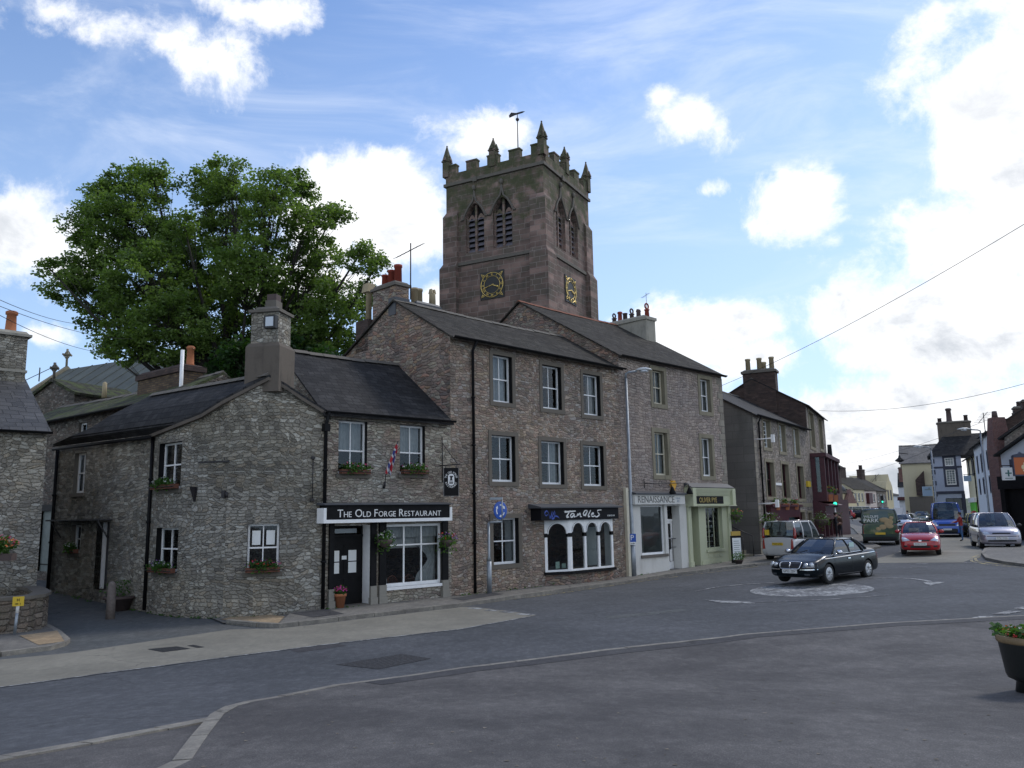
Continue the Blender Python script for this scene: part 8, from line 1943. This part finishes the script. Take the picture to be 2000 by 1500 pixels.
b.build('arrows', 'sign_white', ds)
bx('lamp_hood', (pc_.x - .30, pc_.x + .12, -.16, .02, pc_.z + .36, pc_.z + .44), 'galvanised', t)
# stone bollard
q = gp(215, 1209); b = MB(); b.lathe([(.125, -.1), (.118, .5), (.105, .93), (.085, 1.0), (.03, 1.03)], 16); o = b.build('bollard', mat('granite', (.16, .135, .12), .9, var=.25, vscale=12, bumpn=.4)); o.location = (q[0], q[1], zg(*q)); tag(o, 'round topped granite bollard at the mouth of the lane', 'bollard')
# hydrant marker
q = gp(39, 1236, .09); q = (q[0] + .05, q[1] - .3); t = tag(empty('utility_marker', (q[0], q[1], zg(*q) + .09), .3), 'short white post with yellow marker plate by the low wall', 'marker post')
b = MB(); b.tube([(0, 0, 0), (.02, 0, .5)], .035, 8); b.build('post', 'galvanised', t); b = MB(); b.tube([(.02, 0, .5), (.03, 0, .82)], .037, 8); b.build('white_sleeve', 'white_paint', t)
bx('marker_plate', (-.08, .16, -.06, -.04, .66, .88), 'yellow_plastic', t); lettering('H', .04, -.064, .80, .09, 'black_matt', t, 'letter'); lettering('100  2', .04, -.064, .71, .05, 'black_matt', t, 'letter')
# hanging pub sign
t = tag(empty('hanging_sign', fo.world(fo.L - .02, 0, 0), math.atan2(fo.t.y, fo.t.x)), 'black hanging restaurant sign with white anvil emblem on a wrought iron bracket', 'sign')
f_ = lambda px, py: fo.onY(px, py, -.62)
c0 = f_(882, 938); sgw, sgh_ = .42, .60; X0 = c0[0] - fo.L
def rot(x, y, z, a=math.radians(-28)): return (X0 + x * math.cos(a) - y * math.sin(a), -.62 + x * math.sin(a) + y * math.cos(a), z)
b = MB(); _bx(b, rot, -.24, .24, -.015, .015, c0[1] - .50, c0[1] + .40); bd = b.build('board', 'black_paint', t)
b = MB(); _bx(b, rot, -.25, -.236, -.02, .02, c0[1] - .51, c0[1] + .41); _bx(b, rot, .236, .25, -.02, .02, c0[1] - .51, c0[1] + .41); _bx(b, rot, -.25, .25, -.02, .02, c0[1] - .51, c0[1] - .50); b.build('frame', mat('frame_grey', (.2, .2, .2), .5), bd)
def ringtext(body, R_, zc, a0, a1, s):
    b = MB()
    for i, chx in enumerate(body):
        if chx == ' ': continue
        a = math.radians(a0 + (a1 - a0) * i / (len(body) - 1)); vs, fs = textmesh(chx, s); up = 1 if a0 > a1 else -1; th = a - math.pi / 2 if up > 0 else a + math.pi / 2
        b.add([rot(R_ * math.cos(a) + v[0] * math.cos(th) - v[1] * math.sin(th), -.019 - v[2], zc + R_ * 1.25 * math.sin(a) + v[0] * math.sin(th) + v[1] * math.cos(th)) for v in vs], fs)
    b.build('lettering', 'sign_white', bd)
zc = c0[1] + .03
ringtext('THE OLD FORGE', .185, zc, 165, 15, .085); ringtext('RESTAURANT', .185, zc - .02, 205, 335, .085)
def bpoly(pts, m_, y, nm): b = MB(); b.poly(*[rot(x, y, zc + z) for x, z in pts]); b.build(nm, m_, bd)
ov = [(.105 * math.cos(a), (.10 + .0) * math.sin(a) + (.08 if math.sin(a) > 0 else -.10)) for a in [k * math.pi / 12 for k in range(24)]]
bpoly(ov, 'sign_white', -.018, 'emblem_field'); bpoly([(-.06, .11), (.08, .11), (.03, .05), (.03, .0), (.06, -.04), (-.06, -.04), (-.03, .0), (-.03, .05)], 'black_matt', -.021, 'anvil_emblem'); bpoly([(-.065, -.07), (.065, -.07), (.065, -.15), (-.065, -.15)], 'frame_grey', -.021, 'emblem_base')
b = MB(); zt_ = c0[1] + .50; xw = -.35
b.tube([(xw, -.03, zt_ + .95), (xw, -.03, zt_ - .55)], .018, 6); b.tube([(xw - .1, -.03, zt_), rot(.3, 0, zt_ + .02)], .02, 6); b.tube([(xw, -.03, zt_ + .75), rot(.2, 0, zt_ + .05)], .012, 6)
for k, (u, v) in enumerate(((.2, .3), (.45, .42), (.5, .15), (.75, .2))):
    c = Vector((xw, -.03, zt_)).lerp(Vector(rot(.3, 0, zt_)), u) + Vector((0, 0, v)); b.tube([(c.x + .05 * math.cos(a), c.y, c.z + .06 * math.sin(a)) for a in [q_ * math.pi / 5 for q_ in range(9)]], .009, 4)
for s in (-.18, .18): b.tube([rot(s, 0, zt_), rot(s, 0, c0[1] + .4)], .008, 4)
b.build('bracket', 'iron', t)
# flag
c0 = fo.onY(752, 944, -.1); t = tag(empty('flag', fo.world(c0[0], -.1, c0[1]), math.atan2(fo.t.y, fo.t.x)), 'small furled red white and blue flag on a pole above the shopfront', 'flag')
b = MB(); b.tube([(0, 0, -.05), (.0, -.03, .25), (.17, -.45, 1.28)], .014, 6); b.tube([(0, .06, -.15), (0, 0, .05)], .04, 6); b.build('pole', 'iron', t)
mf = bpy.data.materials.new('flag_cloth'); mf.use_nodes = True; M['flag_cloth'] = mf; T = NT(mf.node_tree); sx_ = T.new('ShaderNodeSeparateXYZ'); T.l.new(T.obj(), sx_.inputs[0]); wv = T.m('ADD', T.m('MULTIPLY', sx_.outputs[0], 6.), T.m('MULTIPLY', sx_.outputs[2], 1.4))
T.l.new(T.ramp(T.m('FRACT', T.m('ADD', wv, T.m('MULTIPLY', T.noise(T.obj(), 5), .5))), [(0, (.04, .05, .22)), (.3, (.04, .05, .22)), (.34, (.6, .6, .62)), (.45, (.6, .6, .62)), (.5, (.45, .02, .03)), (.8, (.45, .02, .03)), (.86, (.6, .6, .62))]), T.n['Principled BSDF'].inputs['Base Color'])
b = MB(); b.smooth = True; n = 10; k_ = 14; P = []
for i in range(n + 1):
    v = i / n; base_ = Vector((.02, -.08, .35)).lerp(Vector((.16, -.43, 1.22)), v); wdt = .22 * (1 - v * .75)
    for j in range(k_ + 1): u = j / k_; P.append(tuple(base_ + Vector((-wdt * .3 + wdt * u, .03 * math.sin(u * 14 + v * 2), -.10 * u - .05 * math.sin(u * 9)))))
b.add(P, [[i * (k_ + 1) + j, i * (k_ + 1) + j + 1, (i + 1) * (k_ + 1) + j + 1, (i + 1) * (k_ + 1) + j] for i in range(n) for j in range(k_)]); b.build('cloth', 'flag_cloth', t)
# wall lamps and yellow alarm over the white shop
c0 = re_.onY(1262, 944, -.15); t = tag(empty('sign_lamp_rail', re_.world(c0[0], -.1, c0[1]), math.atan2(re_.t.y, re_.t.x)), 'wrought iron rail with two black spot lamps above the white shopfront', 'wall lamp')
Lr = re_.onY(1333, 944, -.15)[0] - c0[0]; b = MB(); b.tube([(0, 0, 0), (0, -.2, 0), (Lr, -.2, .05)], .02, 6); b.tube([(0, .05, -.2), (0, .05, .2)], .02, 6); b.tube([(Lr * .3 + .12 * math.cos(a), -.2, .12 * math.sin(a)) for a in [q_ * math.pi / 6 for q_ in range(13)]], .012, 5); b.tube([(Lr, -.2, .05), (Lr + .1, -.3, .0), (Lr + .12, -.35, -.25)], .018, 6); b.build('rail', 'iron', t)
for x_ in (Lr * .55, Lr + .1): b = MB(); b.lathe([(.04, -.12), (.07, -.2), (.16, -.42), (.15, -.45), (.02, -.43)], 12, (x_, -.33, 0)); b.tube([(x_, -.22, .0), (x_, -.33, -.15)], .015, 5); b.build('lamp_shade', 'black_paint', t)
c0 = re_.onY(1316, 946, -.1); o = MB(); n = 6; o.prism([(.19 * math.cos(a), 0, .19 * math.sin(a)) for a in [math.pi / 3 * q_ for q_ in range(6)]], (0, -.12, 0)); o.box(-.09, .09, -.1, -.01, -.32, -.165); o = o.build('alarm_box', mat('alarm_yellow', (.70, .36, .01), .4), None, 0, True); o.location = re_.world(c0[0], 0, c0[1]); o.rotation_euler = re_.o.rotation_euler; tag(o, 'orange yellow hexagonal alarm box above the white shopfront', 'alarm box')
# standing board and steps
q = gp(1440, 1099, H); t = tag(empty('standing_board', (q[0], q[1], zg(*q) + H), .55), 'black framed standing board with white menu sheet and yellow header', 'sign board')
b = MB(); b.box(-.33, .33, -.03, .03, 0, 1.22); b.build('frame', 'black_paint', t); bx('menu_sheet', (-.27, .27, -.036, -.031, .12, 1.12), 'paper', t); bx('header', (-.3, .28, -.04, .02, 1.225, 1.42), mat('header_ochre', (.45, .30, .06), .6), t)
b = MB()
for k in range(9): b.box(-.2, .2 - .03 * (k % 3), -.039, -.0365, .2 + k * .095, .225 + k * .095)
b.build('menu_lines', mat('ink_grey', (.25, .3, .28), .6), t)
sA = re_.world(re_.L + .35, .4); st_o = tag(empty('stone_steps', (sA.x, sA.y, zg(sA.x, sA.y) + H - .02), math.atan2(re_.t.y, re_.t.x)), 'worn stone steps climbing between the two stone houses', 'steps')
for k in range(7): bx('step', (-.1 + .0 * k, 2.5, .42 * k, .42 * (k + 1) + .1 * 0, 0, .19 * (k + 1)), 'sandstone', st_o)
b = MB(); b.tube([(1.3, -.1, 0), (1.3, -.1, 1.05), (1.3, 2.9, 2.35), (1.3, 2.9, 1.3)], .025, 6); b.tube([(2.3, -.1, 0), (2.3, -.1, 1.1), (1.9, 2.9, 2.4)], .025, 6); b.build('handrail', 'iron', st_o)
bx('side_wall', (-.3, -.12, -.0, 3.4, -.2, 1.9), 'rubble_dark', st_o)
# traffic lights
GREEN = mat('signal_green', (.02, .5, .35), .4, emit=(.05, 1., .6), es=1.2)
for px_, pyl, Y_, lb in ((1630, 984, 57, 'green traffic light on a white pole beside the bay fronted house'), (1723, 980, 118, 'green traffic light in the middle of the far street')):
    p = atY(px_, pyl, Y_); g_ = zg(p.x, p.y) + (H if Y_ < 70 else 0); t = tag(empty('traffic_light', (p.x, p.y, g_)), lb, 'traffic light'); h = p.z - g_; b = MB(); b.tube([(0, 0, 0), (0, 0, h - .25)], .06 if Y_ < 70 else .1, 8); b.build('pole', 'white_paint' if Y_ < 70 else 'galvanised', t)
    bx('housing', (-.17, .17, -.1, .1, h - .22, h + .85), 'black_matt', t); b = MB(); b.lathe([(.13, -.101), (.13, -.12), (.01, -.13)], 12, (0, 0, h), 'y'); b.build('green_lens', GREEN, t)
# post box and signs on the right
q = atY(1904, 1017, 84); t = tag(empty('post_box', (q.x, q.y, zg(q.x, q.y))), 'red pillar box beside the bright green shopfront', 'post box'); b = MB(); b.lathe([(.27, 0), (.27, .12), (.23, .14), (.23, 1.32), (.27, 1.34), (.27, 1.42), (.18, 1.55), (.02, 1.6)], 16); b.build('pillar', mat('post_red', (.35, .02, .02), .35), t); bx('slot', (-.1, .1, -.24, -.2, 1.2, 1.24), 'black_matt', t)
def hangsign(name, px0, py0, px1, py1, Y_, m_, label, arm=1.2, extra=None):
    a, c = atY(px0, py1, Y_), atY(px1, py0, Y_); w_, h_ = c.x - a.x, c.z - a.z; t = tag(empty(name, ((a.x + c.x) / 2, Y_, a.z)), label, 'sign'); bx('board', (-w_ / 2, w_ / 2, -.04, .04, 0, h_), m_, t); b = MB(); b.tube([(-w_ / 2, 0, h_ + .12), (w_ / 2 + arm, .3, h_ + .12)], .03, 5)
    for s in (-.4, .4): b.tube([(s * w_, 0, h_), (s * w_, 0, h_ + .12)], .015, 4)
    b.build('bracket', 'iron', t); return t, w_, h_
t, w_, h_ = hangsign('pharmacy_sign', 1958, 913, 1980, 938, 50, 'sign_white', 'white square hanging sign with a grey green cross', .6)
b = MB(); b.box(-w_ * .06, w_ * .06, -.048, -.041, h_ * .3, h_ * .8); b.box(-w_ * .25, w_ * .25, -.047, -.0415, h_ * .5, h_ * .6); b.build('cross', mat('cross_green', (.05, .16, .14), .5), t); b = MB(); b.box(-w_ * .3, w_ * .3, -.045, -.041, h_ * .12, h_ * .17); b.build('lettering', 'cross_green', t)
t, w_, h_ = hangsign('inn_sign', 1982, 893, 2006, 927, 45, mat('inn_orange', (.42, .10, .02), .5), 'orange inn sign with pale emblem in a dark pedimented frame', .5)
b = MB(); b.box(-w_ / 2 - .06, -w_ / 2 - .001, -.06, .06, -.08, h_ + .1); b.box(w_ / 2 + .001, w_ / 2 + .06, -.06, .06, -.08, h_ + .1); b.box(-w_ / 2, w_ / 2, -.06, .06, -.08, -.001); b.prism([(-w_ / 2 - .08, -.06, h_ + .001), (w_ / 2 + .08, -.06, h_ + .001), (w_ / 2, -.06, h_ + .15), (.08, -.06, h_ + .22), (0, -.06, h_ + .3), (-.08, -.06, h_ + .22), (-w_ / 2, -.06, h_ + .15)], (0, .12, 0)); b.build('frame', 'trim_blue', t)
b = MB()
for x_, z_, rx_, rz_ in ((.12, .6, .1, .12), (.05, .42, .12, .14), (.16, .36, .07, .1), (.08, .22, .1, .06)): b.blob((x_ * w_ * 2, -.045, z_ * h_), (rx_ * w_, .01, rz_ * h_), 6)
b.build('emblem', mat('emblem_pale', (.6, .5, .3), .6), t)
t, w_, h_ = hangsign('hanging_sign', 1803, 950, 1820, 969, 76, mat('pale_blue_sign', (.38, .50, .60), .5), 'pale blue hanging sign in front of the cream house', .5); b = MB(); b.box(-w_ * .3, w_ * .35, -.046, -.041, h_ * .62, h_ * .72); b.box(w_ * .05, w_ * .3, -.046, -.0412, h_ * .76, h_ * .86); b.build('lettering', 'ink_grey', t)
t, w_, h_ = hangsign('hanging_sign', 1883, 929, 1896, 940, 80, 'pale_blue_sign', 'small white sign above the bright green shop', .4)
# wall lantern on the cream house
p = atY(1757, 899, 96); t = tag(empty('wall_lantern', p), 'black lantern on a bracket at the corner of the cream house', 'wall lamp'); b = MB(); b.lathe([(.08, .55), (.15, .3), (.5, .0), (.48, -.08), (.2, -.2), (.02, -.22)], 12); b.build('lantern', 'black_matt', t); b = MB(); b.tube([(0, 0, .5), (0, 0, .85), (1.2, .3, .75)], .05, 5); b.build('bracket', 'black_matt', t)
# =============== aerials and wires ===============
def aerial(px, pyb, pyt, Y_, label, s=1., dirx=1):
    a, c = atY(px, pyb, Y_), atY(px, pyt, Y_); t = tag(empty('television_aerial', a), label, 'aerial'); h = c.z - a.z; b = MB(); b.tube([(0, 0, 0), (0, 0, h)], .018 * s, 5); b.build('mast', 'iron', t)
    b = MB(); p0, p1 = Vector((-.35 * s, -.2 * s, h - .45 * s)), Vector((.3 * s, .2 * s, h + .05 * s)); b.tube([p0, p1], .012 * s, 4)
    for k in range(7): m_ = p0.lerp(p1, (k + .3) / 7); b.tube([m_ + Vector((-.12 * s, .16 * s, .02)), m_ + Vector((.12 * s, -.16 * s, -.02))], .007 * s, 4)
    b.build('elements', 'iron', t); return t
aerial(802, 585, 475, 28.5, 'tall television aerial beside the red chimney pots', 1.4); aerial(1263, 602, 572, 38, 'small aerial on the pale rendered stack', .6); aerial(76, 745, 718, 55, 'television aerial left of the church porch', 2.2); aerial(1925, 850, 806, 70, 'aerial above the terrace on the right', 2.); aerial(1711, 940, 927, 150, 'aerial on the far row of houses', 3.)
def wire(p0, p1, sag, label, r=.008):
    n = 14; p0, p1 = Vector(p0), Vector(p1); b = MB(); b.tube([tuple(p0.lerp(p1, k / n) - p0 - Vector((0, 0, sag * 4 * (k / n) * (1 - k / n)))) for k in range(n + 1)], r, 4); o = b.build('overhead_wire', 'iron'); o.location = p0; tag(o, label, 'cable', 'overhead wires')
wire(atY(1410, 753, 45), atY(2010, 432, 26), .3, 'long overhead wire rising from the stepped house to the top right', .011); wire(atY(1600, 802, 55), atY(2010, 747, 42), .5, 'overhead wire crossing above the street to the right edge', .014)
wire(atY(1640, 908, 100), atY(1940, 816, 62), .4, 'upper of two wires running to the brick stack', .014); wire(atY(1640, 932, 110), atY(1838, 868, 92), .5, 'lower of two wires running to the corner house', .014)
for k, (a_, c_) in enumerate((((-30, 572), (190, 634)), ((-30, 586), (260, 662)), ((-30, 600), (215, 690)))): wire(atY(*a_, 20), atY(*c_, 36), .25, ['highest', 'middle', 'lowest'][k] + ' of three telephone wires at the upper left', .009)
# =============== people ===============
def person(label, p, heading, top, legs, pose, hair=(.03, .02, .015), hgt=1.74, skin=(.45, .27, .2), held=None):
    t = tag(empty('person', p, heading), label, 'person'); k = hgt / 1.75
    V = []; E = []; Rr = []
    def v(x, y, z, r, par=None): V.append((x * k, y * k, z * k)); Rr.append((r * k, r * k)); (E.append((par, len(V) - 1)) if par is not None else None); return len(V) - 1
    pv = v(0, 0, .95, .13); wa = v(.0, 0, 1.10, .125, pv); chh = v(.01, 0, 1.32, .15, wa); nk = v(.02, 0, 1.49, .055, chh); hd_ = v(.035, 0, 1.60, .085, nk); ht = v(.03, 0, 1.69, .075, hd_)
    v(.13, 0, 1.615, .018, hd_)
    for s in (-1, 1):
        lg = pose['leg' + ('L' if s > 0 else 'R')]; hp = v(0, s * .10, .90, .10, pv); kn = v(lg[0], s * .11, .50, .065, hp); an = v(lg[1], s * .11, .09, .042, kn); v(lg[1] + .17, s * .12, .04, .035, an)
        ar = pose['arm' + ('L' if s > 0 else 'R')]; sh = v(.0, s * .19, 1.41, .062, chh); el_ = v(ar[0][0], s * ar[0][1], ar[0][2], .045, sh); wr_ = v(ar[1][0], s * ar[1][1], ar[1][2], .03, el_); d = Vector((ar[1][0] - ar[0][0], 0, ar[1][2] - ar[0][2])).normalized()
        hn = v(ar[1][0] + d.x * .07, s * ar[1][1], ar[1][2] + d.z * .07, .028, wr_)
        for q_, ln in ((-1.5, .055), (-.5, .07), (.5, .072), (1.5, .06)):
            f1 = v(ar[1][0] + d.x * .11 + .0, s * ar[1][1] + q_ * .02, ar[1][2] + d.z * .11, .0085, hn); v(ar[1][0] + d.x * (.11 + ln) + .02, s * ar[1][1] + q_ * .02, ar[1][2] + d.z * (.11 + ln), .008, f1)
        v(ar[1][0] + d.x * .07 + .045, s * ar[1][1] - s * .02, ar[1][2] + d.z * .08, .009, hn)
    me = bpy.data.meshes.new('body'); me.from_pydata(V, E, []); o = bpy.data.objects.new('body', me); COL.objects.link(o); o.parent = t
    sk = o.modifiers.new('skin', 'SKIN'); sv = me.skin_vertices[0].data if me.skin_vertices else None
    if sv is None:
        bm = bmesh.new(); bm.from_mesh(me); bm.verts.layers.skin.verify(); bm.to_mesh(me); bm.free(); sv = me.skin_vertices[0].data
    for i, r_ in enumerate(Rr): sv[i].radius = r_; sv[i].use_root = (i == 0)
    ss_ = o.modifiers.new('ss', 'SUBSURF'); ss_.levels = 1; m2 = evalmesh(o); o.modifiers.clear(); o.data = m2
    for i, (nm, c) in enumerate((('skin', skin), (None, top), (None, legs), (None, (.02, .018, .016)))):
        m2.materials.append(mat('cloth_%s' % '_'.join('%d' % (x * 100) for x in c) if nm is None else 'skin_tone', c, .8))
    for pl in m2.polygons:
        c = pl.center; z = c.z / k; hand = any((c - Vector((a[1][0] * k, s_ * a[1][1] * k, a[1][2] * k))).length < .19 * k and (c - Vector((a[0][0] * k, s_ * a[0][1] * k, a[0][2] * k))).length > .22 * k for a, s_ in ((pose['armL'], 1), (pose['armR'], -1)))
        pl.material_index = 0 if (z > 1.475 or hand) else (3 if z < .1 else (2 if z < .96 and abs(c.y) < .26 * k and not (abs(c.y) > .17 * k and z > .7) else 1)); pl.use_smooth = True
    b = MB(); b.blob((.0 * k, 0, 1.675 * k), (.105 * k, .09 * k, .10 * k), 8); b.build('hair', mat('hair_dark', hair, .7), t)
    b = MB()
    for s in (-1, 1): b.blob((.108 * k, s * .032 * k, 1.635 * k), .011, 4); b.blob((.02 * k, s * .088 * k, 1.61 * k), (.02, .012, .03), 4)
    b.box(.108 * k, .118 * k, -.025, .025, 1.565 * k, 1.573 * k); b.build('face_features', mat('face_dark', (.12, .05, .04), .7), t)
    return t
STAND = dict(legL=(.0, .0), legR=(.02, -.02), armL=((.0, .24, 1.12), (.22, .20, 1.08)), armR=((-.02, .24, 1.12), (.2, .18, 1.05)))
WALK = dict(legL=(.16, .28), legR=(-.06, -.30), armL=((-.1, .23, 1.14), (-.14, .24, .9)), armR=((.1, .23, 1.14), (.22, .22, .93)))
REACH = dict(legL=(.02, .0), legR=(-.03, -.08), armL=((.15, .24, 1.2), (.4, .22, 1.2)), armR=((.12, .24, 1.16), (.36, .2, 1.12)))
p = atY(1634, 1040, 55); person('person in dark clothes standing with one forearm raised beside the bay fronted shop', (p.x, p.y, zg(p.x, p.y) + H), math.radians(-20), (.012, .013, .018), (.015, .015, .02), STAND)
p = atY(1642, 1040, 57); person('person in brown jacket standing close behind the one in dark clothes', (p.x, p.y, zg(p.x, p.y) + H), math.radians(200), (.10, .055, .04), (.03, .03, .04), STAND, hgt=1.6)
p = atY(1660.5, 1016, 118); person('lone person in dark clothes walking across the far end of the street', (p.x, p.y, zg(p.x, p.y)), math.radians(-60), (.015, .017, .03), (.02, .025, .05), WALK)
p = atY(1876, 1022, 51.); person('person in red top and blue jeans leaning in beside the blue van', (p.x, p.y, zg(p.x, p.y)), math.radians(170), (.30, .03, .025), (.05, .12, .26), REACH)
p = atY(1772, 1000, 81.); person('person in dark maroon coat beside the car with raised bonnet', (p.x, p.y, zg(p.x, p.y)), math.radians(160), (.05, .01, .015), (.02, .02, .02), REACH)

# weeds along the foot of the walls
b = MB(); rw9 = random.Random(4)
def weeds(p0, p1, n, z=0.):
    for _ in range(n):
        u = rw9.random(); x, y = p0[0] + (p1[0] - p0[0]) * u, p0[1] + (p1[1] - p0[1]) * u; s_ = rw9.uniform(.02, .07)
        leaves(b, Vector((x + rw9.uniform(-.04, .04), y - rw9.uniform(.02, .08), zg(x, y) + z + s_ * .4)), s_, rw9.randint(3, 9), s_ * 1.1, rw9, .6)
for p0, p1 in zip(pathw, pathw[1:]): weeds(p0, p1, 9)
weeds((-15.9, 28.6), (-11.1, 25.1), 16); weeds((-5.4, 24.2), (-4.6, 24.9), 5, H); weeds((-1.9, 27.4), (4.3, 34.0), 22, H); weeds((-13.2, 19.8), (-12.3, 20.4), 10, .09); weeds((-12.3, 20.4), (-12.1, 21.3), 8, .0); weeds((4.6, 34.1), (10.3, 39.9), 8, H)
tag(b.build('weeds', 'plant_leaf'), 'small weeds at the foot of the stone walls', 'weeds', kind='stuff')
bpy.context.view_layer.update()
